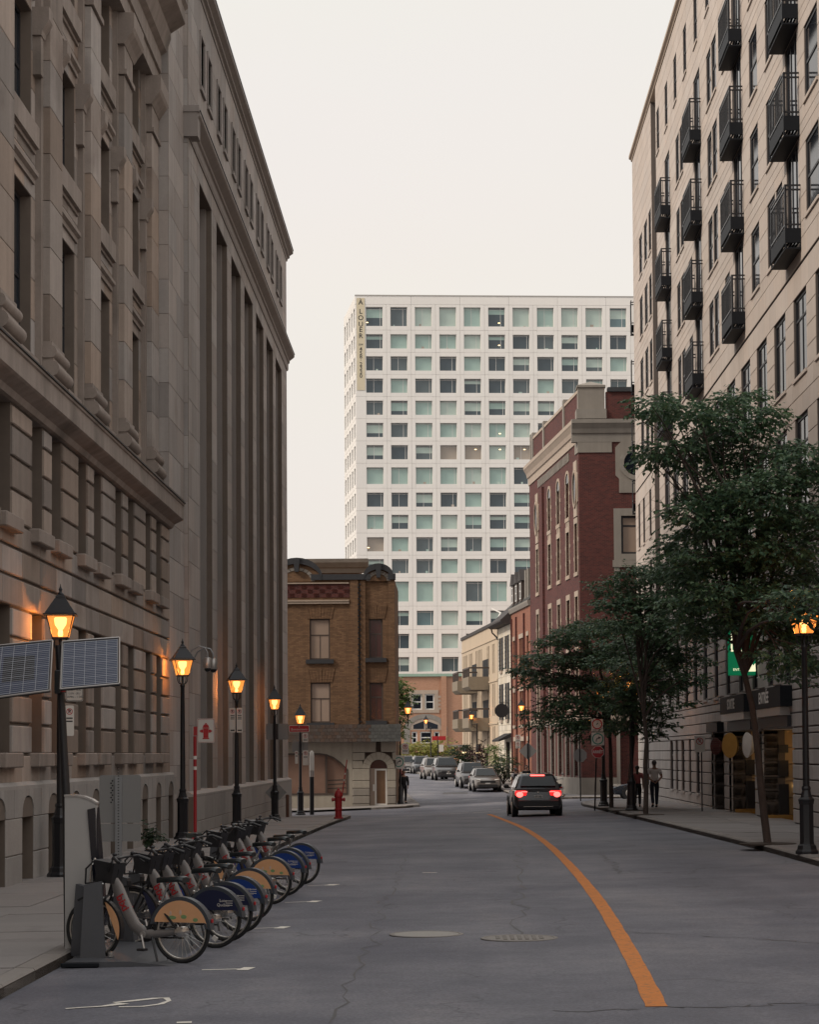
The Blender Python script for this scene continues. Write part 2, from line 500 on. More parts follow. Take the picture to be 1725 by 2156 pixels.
M['brick_brown'] = pm('brown_brick', (.215, .12, .062), .85, [(.45, .3, 4), (5, .2, 4)], brick=(.24, .072, (.11, .068, .04), (.13, .07, .036)), bump=(40, .25), streak=.22)
M['brick_base'] = pm('tan_brick', (.47, .25, .155), .85, [(.3, .1, 4)], brick=(.24, .075, (.42, .27, .19), (.40, .20, .12)))
M['trim'] = pm('cream_stone_trim', (.42, .335, .265), .8, [(1.2, .1, 4)], rnd=.05, streak=.14)
M['trim_g'] = pm('grey_stone_trim', (.26, .235, .205), .85, [(1.2, .2, 4)], rnd=.06, streak=.2)
M['beige'] = pm('beige_precast', (.55, .44, .32), .85, [(.5, .08, 4)], streak=.12)
M['beige_d'] = pm('exposed_aggregate', (.25, .205, .15), .9, [(8, .15, 4)], streak=.1)
M['white_stone'] = pm('whitewashed_stone', (.66, .59, .48), .85, [(1.2, .12, 4)], rnd=.1, streak=.1)
M['stucco'] = pm('grey_stucco', (.36, .325, .27), .9, [(1.1, .18, 5), (9, .08, 3)], streak=.2, bump=(25, .3))
M['shingle'] = pm('brown_shingle', (.05, .032, .024), .85, [(2, .3, 4)], rnd=.2)
M['shingle_g'] = pm('grey_slate_shingle', (.05, .05, .047), .8, [(2, .3, 4)], rnd=.2)
M['dark_roof'] = pm('dark_roof', (.045, .038, .035), .7, [(2, .3, 4)])
M['glass'] = pm('dark_glass', (.009, .012, .018), .1, [(.4, .3, 2)], spec=.12)
M['glass_b'] = pm('blue_glass', (.018, .025, .036), .06, [(.3, .3, 2)], spec=.35)
M['glass_warm'] = pm('papered_glass', (.34, .255, .20), .35, [(1.5, .08, 3)], rnd=.06)
M['glass_red'] = pm('red_curtained_glass', (.075, .022, .016), .12, [(2, .25, 3)])
M['frame_d'] = pm('dark_frame', (.022, .022, .026), .5)
M['frame_w'] = pm('white_frame', (.72, .70, .66), .5)
M['frame_br'] = pm('brown_frame', (.075, .055, .045), .6)
M['metal_b'] = pm('black_cast_iron', (.014, .014, .017), .38, [(9, .2, 3)], spec=.5)
M['metal_g'] = pm('charcoal_steel', (.010, .012, .016), .6, [(4, .15, 3)], spec=.2)
M['galv'] = pm('galvanised_steel', (.30, .31, .32), .45, [(6, .15, 3)], metal=.6)
M['alu'] = pm('brushed_aluminium', (.48, .46, .44), .38, [(3, .08, 3)], metal=.7)
M['asphalt'] = None
M['concrete'] = pm('pavement_concrete', (.27, .25, .24), .9, [(.7, .14, 5), (22, .12, 3)], rnd=.07, bump=(60, .25), tint=((.17, .155, .148), .9, .60))
M['kerb'] = pm('kerb_stone', (.27, .245, .225), .9, [(1.2, .2, 5), (22, .14, 3)], rnd=.1, bump=(30, .4))
M['paint_w'] = pm('worn_white_paint', (.85, .80, .71), .8, [(18, .14, 4)], tint=((.2, .19, .18), 26, .63))
M['paint_o'] = pm('worn_orange_paint', (.64, .225, .05), .85, [(2.5, .16, 4), (40, .2, 3)], tint=((.30, .15, .085), 12, .54))
M['iron_lid'] = pm('worn_iron', (.22, .20, .18), .5, [(10, .25, 3)], metal=.35, bump=(80, .5))
M['red'] = pm('red_paint', (.36, .018, .022), .5, [(5, .15, 3)])
M['white'] = pm('white_paint', (.74, .71, .66), .5, [(3, .05, 3)])
M['sign_w'] = pm('sign_white', (.62, .58, .53), .45, [(3, .06, 3)])
M['sign_red'] = pm('sign_red', (.42, .016, .022), .45)
M['sign_black'] = pm('sign_black', (.02, .02, .02), .5)
M['sign_green'] = pm('sign_green', (.02, .22, .16), .45)
M['sign_back'] = pm('sign_back', (.24, .235, .23), .6, [(1.5, .12, 4)])
M['sign_lit'] = pm('lit_green_sign', (.0, .22, .09), .5, emit=(.0, .26, .10), estr=.3)
M['sign_litw'] = pm('lit_white_letter', (.8, .8, .6), .5, emit=(1, .95, .62), estr=.9)
M['lamp_glass'] = None
M['rubber'] = pm('tyre_rubber', (.016, .016, .017), .75, [(20, .15, 2)], obj=True)
M['chrome'] = pm('bright_metal', (.62, .60, .57), .22, metal=.9)
M['rim'] = pm('rim_aluminium', (.72, .68, .62), .35, metal=.75)
M['frame_s'] = pm('bike_aluminium', (.29, .275, .27), .42, [(4, .06, 3)], metal=.55, obj=True)
M['plastic'] = pm('black_plastic', (.016, .016, .019), .42, [(6, .12, 2)], obj=True)
M['saddle'] = pm('saddle_vinyl', (.009, .014, .016), .36, obj=True)
M['orange'] = pm('orange_panel', (.80, .43, .22), .45, [(9, .12, 3)], obj=True)
M['navy'] = pm('navy_panel', (.018, .022, .06), .4, obj=True)
M['blue'] = pm('blue_panel', (.014, .05, .24), .4, obj=True)
M['guard'] = pm('fender_grey', (.06, .068, .08), .45, obj=True)
M['logo'] = pm('red_logo', (.42, .025, .03), .5)
M['dock'] = pm('dock_steel', (.085, .088, .098), .5, [(3, .15, 4), (30, .08, 3)], bump=(90, .08))
M['kiosk'] = pm('kiosk_panel', (.42, .405, .39), .5, [(2, .06, 4)], streak=.05)
M['screen'] = pm('dark_screen', (.012, .013, .02), .15)
M['led'] = pm('green_led', (0, .5, .2), .4, emit=(0, 1, .35), estr=3.0)
M['solar'] = None
M['leaf'] = None
M['bark'] = pm('bark', (.075, .056, .047), .95, [(4, .3, 4), (30, .3, 4)], bump=(30, .8))
M['soil'] = pm('tree_pit_soil', (.06, .045, .035), .95, [(14, .3, 4)], bump=(30, .8))
M['skin'] = pm('skin', (.36, .20, .145), .55, obj=True)
M['shirt_w'] = pm('white_shirt', (.78, .73, .71), .85, [(9, .10, 3)], obj=True)
M['shirt_r'] = pm('rose_top', (.33, .10, .10), .85, [(9, .12, 3)], obj=True)
M['jeans'] = pm('dark_jeans', (.025, .028, .045), .9, [(9, .15, 3)], obj=True)
M['black_cloth'] = pm('black_cloth', (.014, .014, .016), .9, [(9, .15, 3)], obj=True)
M['hair_g'] = pm('grey_hair', (.13, .115, .11), .7, obj=True)
M['hair_d'] = pm('dark_hair', (.03, .024, .02), .6, obj=True)
M['car_dark'] = pm('graphite_paint', (.045, .047, .052), .28, metal=.35, coat=.6)
M['car_grey'] = pm('grey_paint', (.05, .047, .047), .3, metal=.2, coat=.4)
M['car_silver'] = pm('silver_paint', (.20, .18, .165), .3, metal=.25, coat=.4)
M['car_blue'] = pm('blue_black_paint', (.022, .03, .042), .25, metal=.3, coat=.7)
M['car_red'] = pm('red_car_paint', (.30, .02, .02), .3, coat=.6)
M['car_glass'] = pm('car_glass', (.014, .018, .02), .05, spec=.4)
M['car_trim'] = pm('car_trim', (.02, .02, .022), .55)
M['tail'] = pm('lit_tail_lamp', (.45, .01, .01), .3, emit=(1, .02, .02), estr=1.5)
M['tail_core'] = pm('lit_brake_core', (.6, .1, .1), .3, emit=(1, .13, .11), estr=3.2)
M['head'] = pm('headlamp', (.55, .52, .47), .12, spec=.8)
M['plate'] = pm('number_plate', (.55, .54, .52), .5)
M['flower'] = pm('flowers', (.35, .04, .06), .8)
M['awning'] = pm('dark_awning', (.018, .017, .018), .8)
M['shutter'] = pm('dark_shutter', (.03, .032, .038), .6)
M['door_beige'] = pm('beige_door', (.36, .245, .15), .6, [(1, .1, 3)])
M['inner_warm'] = pm('garage_wall', (.40, .29, .17), .85, [(1, .12, 4)], rnd=.06)  # warm lamplight of the garage put into the wall colour
M['yellow'] = pm('yellow_paint', (.42, .22, .05), .6, [(6, .15, 3)])
M['copper'] = pm('copper_roof_edge', (.30, .42, .33), .7, [(1, .1, 3)])
M['dark_in'] = pm('dark_interior', (.012, .012, .014), .8)

M['bronze'] = pm('dark_bronze', (.125, .108, .10), .55, [(1.5, .2, 3)], streak=.2)  # dark tone for spandrels and mullions, puts recess shade into the colour
def asphalt():
    m = bpy.data.materials.new('asphalt'); m.use_nodes = True
    t = m.node_tree; b = t.nodes['Principled BSDF']; L = t.links.new; N = t.nodes.new
    g = N('ShaderNodeNewGeometry'); pos = g.outputs['Position']
    def noise(scale, det=4, vec=pos, rough=.6):
        n = N('ShaderNodeTexNoise'); n.inputs['Scale'].default_value = scale; n.inputs['Detail'].default_value = det
        n.inputs['Roughness'].default_value = rough; L(vec, n.inputs['Vector']); return n.outputs['Fac']
    def ramp(f, stops):
        r = N('ShaderNodeValToRGB'); e = r.color_ramp.elements
        e[0].position, e[0].color = stops[0][0], (*stops[0][1], 1); e[1].position, e[1].color = stops[-1][0], (*stops[-1][1], 1)
        for p, c in stops[1:-1]:
            q = e.new(p); q.color = (*c, 1)
        L(f, r.inputs[0]); return r.outputs[0]
    def mixc(a, b_, f, mode='MULTIPLY'):
        n = N('ShaderNodeMix'); n.data_type = 'RGBA'; n.blend_type = mode
        if isinstance(f, float): n.inputs[0].default_value = f
        else: L(f, n.inputs[0])
        L(a, n.inputs[6])
        if isinstance(b_, tuple): n.inputs[7].default_value = (*b_, 1)
        else: L(b_, n.inputs[7])
        return n.outputs[2]
    mp = N('ShaderNodeMapping'); mp.inputs['Scale'].default_value = (.55, .10, 1); L(pos, mp.inputs[0])   # wear runs along the street
    base = ramp(noise(1.0, 6, mp.outputs[0]), [(.30, (.102, .108, .134)), (.5, (.152, .156, .184)), (.72, (.21, .207, .226))])
    c = mixc(base, ramp(noise(.35, 3), [(.35, (.72, .72, .75)), (.65, (1.18, 1.15, 1.1))]), 1.0)
    c = mixc(c, ramp(noise(2.6, 6), [(.32, (.84, .85, .87)), (.5, (1, 1, 1)), (.7, (1.14, 1.12, 1.1))]), .8)
    c = mixc(c, ramp(noise(28, 3), [(.35, (.78, .78, .79)), (.65, (1.2, 1.2, 1.2))]), .9)
    c = mixc(c, ramp(noise(140, 2), [(.3, (.72, .72, .72)), (.7, (1.28, 1.28, 1.28))]), .8)
    c = mixc(c, ramp(noise(9, 5), [(.62, (1, 1, 1)), (.72, (.74, .74, .75))]), .7)
    # sealed cracks
    w1 = N('ShaderNodeVectorMath'); w1.operation = 'ADD'
    nv = N('ShaderNodeTexNoise'); nv.inputs['Scale'].default_value = 1.3; nv.inputs['Detail'].default_value = 4; L(pos, nv.inputs['Vector'])
    L(nv.outputs['Color'], w1.inputs[1]); L(pos, w1.inputs[0])
    mp2 = N('ShaderNodeMapping'); mp2.inputs['Scale'].default_value = (.42, .13, 1); L(w1.outputs[0], mp2.inputs[0])
    vo = N('ShaderNodeTexVoronoi'); vo.feature = 'DISTANCE_TO_EDGE'; vo.inputs['Scale'].default_value = 1.0; L(mp2.outputs[0], vo.inputs['Vector'])
    c = mixc(c, ramp(vo.outputs['Distance'], [(.0, (.45, .45, .46)), (.012, (1, 1, 1))]), ramp(noise(.5, 2), [(.48, (0, 0, 0)), (.6, (.8, .8, .8))]))
    L(c, b.inputs['Base Color'])
    rr = N('ShaderNodeMapRange'); rr.inputs['To Min'].default_value = .55; rr.inputs['To Max'].default_value = .88
    L(noise(2.0, 4, mp.outputs[0]), rr.inputs['Value']); L(rr.outputs[0], b.inputs['Roughness'])
    bp = N('ShaderNodeBump'); bp.inputs['Strength'].default_value = .35; bp.inputs['Distance'].default_value = .01
    L(noise(110, 3), bp.inputs['Height']); L(bp.outputs[0], b.inputs['Normal'])
    return m
M['asphalt'] = asphalt()

def lamp_glass():
    m = bpy.data.materials.new('glowing_lamp_glass'); m.use_nodes = True
    t = m.node_tree; t.nodes.clear(); N = t.nodes.new; L = t.links.new
    o = N('ShaderNodeOutputMaterial'); e = N('ShaderNodeEmission'); tr = N('ShaderNodeBsdfTransparent'); mxs = N('ShaderNodeMixShader')
    e.inputs[0].default_value = (1.0, .29, .055, 1); e.inputs[1].default_value = 2.1
    tr.inputs[0].default_value = (1, .88, .7, 1)
    mxs.inputs[0].default_value = .42
    L(tr.outputs[0], mxs.inputs[1]); L(e.outputs[0], mxs.inputs[2]); L(mxs.outputs[0], o.inputs[0])
    return m
M['lamp_glass'] = lamp_glass()
M['bulb'] = pm('bulb_glow', (1, .7, .4), .4, emit=(1, .58, .22), estr=3.6)

def leaf(name, c0, c1):
    m = bpy.data.materials.new(name); m.use_nodes = True
    t = m.node_tree; b = t.nodes['Principled BSDF']; L = t.links.new; N = t.nodes.new
    g = N('ShaderNodeNewGeometry')
    r = N('ShaderNodeValToRGB'); e = r.color_ramp.elements
    e[0].position = 0; e[0].color = (*c0, 1); e[1].position = 1; e[1].color = (*c1, 1)
    L(g.outputs['Random Per Island'], r.inputs[0])
    L(r.outputs[0], b.inputs['Base Color'])
    b.inputs['Roughness'].default_value = .42; b.inputs['Specular IOR Level'].default_value = .45
    tl = N('ShaderNodeBsdfTranslucent'); L(r.outputs[0], tl.inputs[0])
    ms = N('ShaderNodeMixShader'); ms.inputs[0].default_value = .34
    L(b.outputs[0], ms.inputs[1]); L(tl.outputs[0], ms.inputs[2]); L(ms.outputs[0], t.nodes['Material Output'].inputs[0])
    return m
M['leaf'] = leaf('street_tree_leaf', (.05, .108, .066), (.14, .22, .105))
M['leaf_l'] = leaf('fresh_leaf', (.07, .13, .03), (.16, .24, .055))
M['leaf_y'] = leaf('yellow_green_leaf', (.18, .19, .035), (.34, .32, .08))
M['leaf_d'] = leaf('yew_leaf', (.016, .034, .016), (.035, .06, .024))
M['leaf_r'] = leaf('purple_leaf', (.035, .018, .018), (.07, .03, .03))

def tone(name, col, rough=.2, emit=None, es=0):
    return pm(name, col, rough, [(.7, .12, 3)], spec=.6, emit=emit, estr=es)
M['pane_w'] = [tone('tower_glass_dark', (.055, .08, .095), .08), tone('tower_glass_grey', (.095, .125, .135), .1),
               tone('tower_blind_mint', (.34, .47, .425), .3), tone('tower_blind_pale', (.44, .54, .485), .3),
               tone('tower_glass_teal', (.13, .20, .215), .1), tone('tower_blind_sand', (.36, .31, .26), .35)]
M['lit_room'] = pm('lit_ceiling_lamp', (1, .8, .5), .4, emit=(1, .72, .36), estr=2.4)
# ------------------------------------------------------------------ ground, road, pavements
def sheet(name, xs, ys, dz, mat, kind='structure'):
    m = MB()
    for y in ys:
        for x in xs: m.v.append((x, y, gnd(x, y) + dz))
    n = len(xs)
    for j in range(len(ys) - 1):
        for i in range(n - 1): m.face(j * n + i, j * n + i + 1, (j + 1) * n + i + 1, (j + 1) * n + i)
    o = m.build(name, mat, smooth=60); o['kind'] = kind
    return o
sheet('ground', [-1500, -600, -200, -80, -20, -7, 7, 20, 80, 200, 600, 1500], [-60, -10] + list(range(0, 421, 6)) + [600, 1500, 4000], -.12, M['soil'])
road = sheet('road', [-90, -40, -20, -12] + [k for k in range(-8, 9)] + [12, 20, 40, 90], list(range(1, 330, 1)), 0, M['asphalt'])

def strip(name, pairs, ncross, kerb_side, top=.13, parent=None, step=1.5):
    """a raised pavement between two edge lines, laid in slabs with a kerb along one edge"""
    root = MB()
    # resample
    P = []
    for (a, b), (c, d) in zip(pairs, pairs[1:]):
        a, b, c, d = map(Vector, (a, b, c, d))
        n = max(1, round(((a + b) / 2 - (c + d) / 2).length / step))
        for k in range(n): P.append((a.lerp(c, k / n), b.lerp(d, k / n)))
    P.append((Vector(pairs[-1][0]), Vector(pairs[-1][1])))
    z = lambda p, h: (p.x, p.y, gnd(p.x, p.y) + h)
    for (a, b), (c, d) in zip(P, P[1:]):      # bed under the slabs
        root.hexa([z(a, -.2), z(b, -.2), z(d, -.2), z(c, -.2), z(a, top - .03), z(b, top - .03), z(d, top - .03), z(c, top - .03)])
    ro = root.build(name, M['soil'], parent); ro['kind'] = 'structure'
    ORG[ro.name] = (0, 0, 0)
    kw = .2
    for (a, b), (c, d) in zip(P, P[1:]):
        e = (b - a).normalized(); f = (d - c).normalized()
        if kerb_side == 'b': k0, k1, l0, l1 = b - e * kw, b, d - f * kw, d; b2, d2, a2, c2 = b - e * (kw + .008), d - f * (kw + .008), a, c
        else: k0, k1, l0, l1 = a, a + e * kw, c, c + f * kw; a2, c2, b2, d2 = a + e * (kw + .008), c + f * (kw + .008), b, d
        t = random.uniform(-.006, .006)
        m = MB(); g = (l0 - k0).normalized() * .005
        k0, k1, l0, l1 = k0 + g, k1 + g, l0 - g, l1 - g
        # kerb stone with a worn arris on the road side
        if kerb_side == 'b': ka, kb, la, lb = k0, k1, l0, l1
        else: ka, kb, la, lb = k1, k0, l1, l0
        i = len(m.v)
        def ring(p, q):
            w = (q - p)
            return [z(p, -.2), z(q, -.2), z(q, top - .035 + t), z(p + w * .88, top - .004 + t), z(p, top + .004 + t)]
        m.v += ring(ka, kb) + ring(la, lb)
        for q in range(5):
            q2 = (q + 1) % 5; m.face(q, q2, 5 + q2, 5 + q)
        m.face(0, 1, 2, 3, 4); m.face(9, 8, 7, 6, 5)
        link('kerb_stone', m.mesh('kerb_stone', M['kerb']), ro)
        for j in range(ncross):
            q0, q1 = j / ncross, (j + 1) / ncross
            p0, p1, p3, p2 = a2.lerp(b2, q0), a2.lerp(b2, q1), c2.lerp(d2, q0), c2.lerp(d2, q1)
            cen = (p0 + p1 + p2 + p3) / 4
            pp = [cen + (p - cen) * (1 - .012 / max(.1, (p - cen).length)) for p in (p0, p1, p2, p3)]
            t = random.uniform(-.004, .004)
            m = MB(); m.hexa([z(p, -.05) for p in pp] + [z(p, top + t) for p in pp])
            link('slab', m.mesh('slab', M['concrete']), ro)
    return ro
V2 = lambda x, y: Vector((x, y))
left_pave = strip('pavement', [(V2(-7.6, 8), V2(-4.15, 8)), (V2(-7.6, 40), V2(-4.12, 40)), (V2(-7.6, 84), V2(-4.0, 84)), (V2(-8.0, 90), V2(-4.05, 89)), (V2(-8.4, 95), V2(-4.6, 93.2)),
      (V2(-8.8, 97), V2(-5.9, 96.6)), (V2(-9.2, 98.2), V2(-7.6, 98.4)), (V2(-14, 98.2), V2(-14, 99.8))], 2, 'b')
right_pave = strip('pavement', [(V2(6.9, 14), V2(10.2, 14)), (V2(6.7, 45), V2(10.2, 45)), (V2(6.15, 75), V2(10.2, 75)), (V2(5.85, 95), V2(10.2, 95)), (V2(6.0, 99), V2(10.2, 98)), (V2(6.7, 102.5), V2(10.4, 101)),
      (V2(8.2, 104.6), V2(11.2, 101.8)), (V2(11, 105.2), V2(12.5, 101.8)), (V2(24, 105.2), V2(24, 101.8))], 2, 'a')
far_left_pave = strip('pavement', [(V2(-20, 113.8), V2(-20, 110.8)), (V2(-4, 113.8), V2(-4, 110.8)), (V2(-3.2, 114.2), V2(-2.2, 111.0)), (V2(-3.0, 115), V2(-1.55, 112.4)), (V2(-3.1, 118), V2(-1.7, 117)),
      (V2(-4.3, 135), V2(-2.7, 135)), (V2(-6.2, 160), V2(-4.4, 160)), (V2(-9.5, 200), V2(-7.5, 200)), (V2(-15, 255), V2(-12.5, 255))], 1, 'b', step=3)
far_right_pave = strip('pavement', [(V2(30, 116.5), V2(30, 123.3)), (V2(9, 116.2), V2(9, 123.3)), (V2(6.6, 116.6), V2(8.0, 123.2)), (V2(5.2, 118.4), V2(7.6, 123.6)), (V2(4.6, 122), V2(7.35, 126)),
      (V2(3.8, 130), V2(6.8, 131.5)), (V2(2.95, 143), V2(5.6, 143)), (V2(1.8, 156), V2(4.4, 156)), (V2(-.6, 182), V2(1.6, 182)), (V2(-4, 215), V2(-1.5, 215)), (V2(-8, 250), V2(-5, 250))], 1, 'a', step=3)

# ---- painted markings, a few millimetres above the road
def ribbon(name, pts, w, mat, parent=road, dz=.005):
    m = MB(); n = len(pts)
    for k, p in enumerate(pts):
        d = (Vector(pts[min(k + 1, n - 1)]) - Vector(pts[max(k - 1, 0)])).normalized()
        ww = w[k] if isinstance(w, list) else w
        jit = random.uniform(-.006, .006)
        for s in (-1, 1):
            x = p[0] - d.y * s * (ww / 2 + jit); y = p[1] + d.x * s * (ww / 2 + jit)
            m.v.append((x, y, gnd(x, y) + dz))
    for k in range(n - 1): m.face(2 * k, 2 * k + 1, 2 * k + 3, 2 * k + 2)
    return m.build(name, mat, parent)
ORG[road.name] = (0, 0, 0)
yl = [(1383, 2119), (1355, 2060), (1328, 2008), (1302, 1962), (1272, 1912), (1243, 1872), (1205, 1827), (1165, 1787), (1130, 1760), (1098, 1741), (1062, 1726), (1030, 1714)]
ctrl = [on_ground(*p) for p in yl]
pts = []
for k in range(len(ctrl) - 1):          # Catmull-Rom through the measured points
    p0, p1, p2, p3 = ctrl[max(k - 1, 0)], ctrl[k], ctrl[k + 1], ctrl[min(k + 2, len(ctrl) - 1)]
    for j in range(8):
        t = j / 8
        q = .5 * ((2 * p1) + (p2 - p0) * t + (2 * p0 - 5 * p1 + 4 * p2 - p3) * t * t + (3 * p1 - p0 - 3 * p2 + p3) * t ** 3)
        pts.append((q.x, q.y))
pts.append((ctrl[-1].x, ctrl[-1].y))
ribbon('orange_line', pts, .185, M['paint_o'])
for (x0, x1, y, xb) in ((425, 530, 2040, 505), (523, 605, 1953, 583), (600, 672, 1898, 651), (648, 710, 1863, 688)):
    a, b, c = on_ground(x0, y + 2), on_ground(xb, y), on_ground(x1, y)
    ribbon('bay_mark', [(a.x, a.y), (b.x, b.y)], .05, M['paint_w'])
    ribbon('bay_mark', [(b.x, b.y + .02), (c.x, c.y + .02)], .30, M['paint_w'], dz=.006)
# hand-painted loop mark in the foreground and the cut-off mark below it
ring = [on_ground(x, y) for x, y in ((250, 2120), (300, 2119), (338, 2114), (356, 2107), (350, 2101), (325, 2102), (280, 2107), (240, 2111))]
ribbon('bay_mark', [(p.x, p.y) for p in ring], [.05, .07, .06, .05, .06, .09, .10, .08], M['paint_w'])
tail = [on_ground(x, y) for x, y in ((138, 2124), (180, 2121), (215, 2119), (262, 2113))]
ribbon('bay_mark', [(p.x, p.y) for p in tail], [.05, .05, .06, .15], M['paint_w'], dz=.0065)
a, b = on_ground(372, 2153), on_ground(404, 2152); ribbon('bay_mark', [(a.x, a.y), (b.x, b.y)], .1, M['paint_w'])
for (x0, y0, x1, y1, w) in ((947, 1713, 990, 1711, .25), (995, 1711, 1030, 1709, .25), (975, 1684, 1003, 1683, .16), (890, 1837, 920, 1837, .1), (1040, 1705, 1055, 1704, .2)):
    a, b = on_ground(x0, y0), on_ground(x1, y1); ribbon('worn_line', [(a.x, a.y), (b.x, b.y)], w, M['paint_w'])
# tar seams, a trench patch and darker repairs
M['tar'] = pm('tar_seal', (.035, .035, .038), .55, [(6, .3, 3)]); M['patch'] = pm('patch_asphalt', (.098, .096, .100), .8, [(1.2, .22, 4), (120, .3, 2)], bump=(110, .4))
rs_ = random.Random(8)
def seam(a, b, w=.03, n=26, amp=.06):
    a, b = on_ground(*a), on_ground(*b); q = []
    for k in range(n + 1):
        p_ = a.lerp(b, k / n); q.append((p_.x + rs_.gauss(0, amp), p_.y + rs_.gauss(0, amp)))
    ribbon('tar_seam', q, [w * rs_.uniform(.4, 1.3) for _ in q], M['tar'], dz=.003)
seam((1160, 2132), (1725, 2112)); seam((1265, 1795), (1310, 1840), .04); seam((1310, 1960), (1725, 1985), .02); seam((700, 2156), (860, 1800), .02, 60, .05); seam((1100, 1770), (1090, 1975), .03, 40, .08)
def repair(q):
    m = MB(); m.poly([(p_.x, p_.y, gnd(p_.x, p_.y) + .002) for p_ in (on_ground(*v) for v in q)]); m.build('road_patch', M['patch'], road)
repair([(935, 1668), (985, 1667), (985, 1671), (930, 1672)])
# cast-iron covers
def cover(x, y, r, label, lid):
    p = on_ground(x, y); root = thing('manhole_cover', label, 'manhole cover', (p.x, p.y, gnd(p.x, p.y) + .004), group=None)
    m = MB(); m.lathe([(r, -.02), (r, .004), (r - .012, .008), (r - .045, .008), (r - .05, .002), (r - .05, -.02)], 40); m.build('rim', M['iron_lid'], root, smooth=30)
    m = MB(); m.lathe([(r - .055, -.02), (r - .055, .006), (.02, .009), (.001, .009)], 40); m.build('lid', lid, root, smooth=30)
    if lid is M['iron_lid']:
        m = MB()
        for i in range(-4, 5):
            for j in range(-4, 5):
                if i * i + j * j < 15: m.cbox(i * .085 - .025, i * .085 + .025, j * .085 - .025, j * .085 + .025, .008, .014, .004)
        m.build('tread_pattern', M['iron_lid'], root, kind='stuff')
cover(898, 1967, .45, 'pale round manhole cover in the road, the left one of two', pm('pale_lid', (.36, .34, .31), .7, [(6, .1, 3)], bump=(60, .4)))
cover(1094, 1975, .455, 'dark studded manhole cover in the road, the right one of two', M['iron_lid'])
# tufts of weed in the gutter by the rental station
m = MB(); rg = random.Random(3)
for (x0, y0, x1, y1, n) in ((20, 2068, 70, 2040, 240), (70, 2040, 140, 2005, 160)):
    for k in range(n):
        t = rg.random(); p = on_ground(x0 + (x1 - x0) * t + rg.gauss(0, 4), y0 + (y1 - y0) * t + rg.gauss(0, 2))
        h = rg.uniform(.03, .11); a = rg.uniform(0, 6.3); w = rg.uniform(.006, .012); lx, ly = rg.gauss(0, .04), rg.gauss(0, .04)
        b0 = Vector((p.x, p.y, gnd(p.x, p.y))); s = Vector((math.cos(a) * w, math.sin(a) * w, 0))
        m.poly([b0 - s, b0 + s, b0 + Vector((lx * .4, ly * .4, h * .6)) + s * .7, b0 + Vector((lx, ly, h))])
g = m.build('gutter_weeds', M['leaf_d']); g['kind'] = 'stuff'; tag(g, 'tufts of weed in the gutter beside the bicycle station', 'weeds')
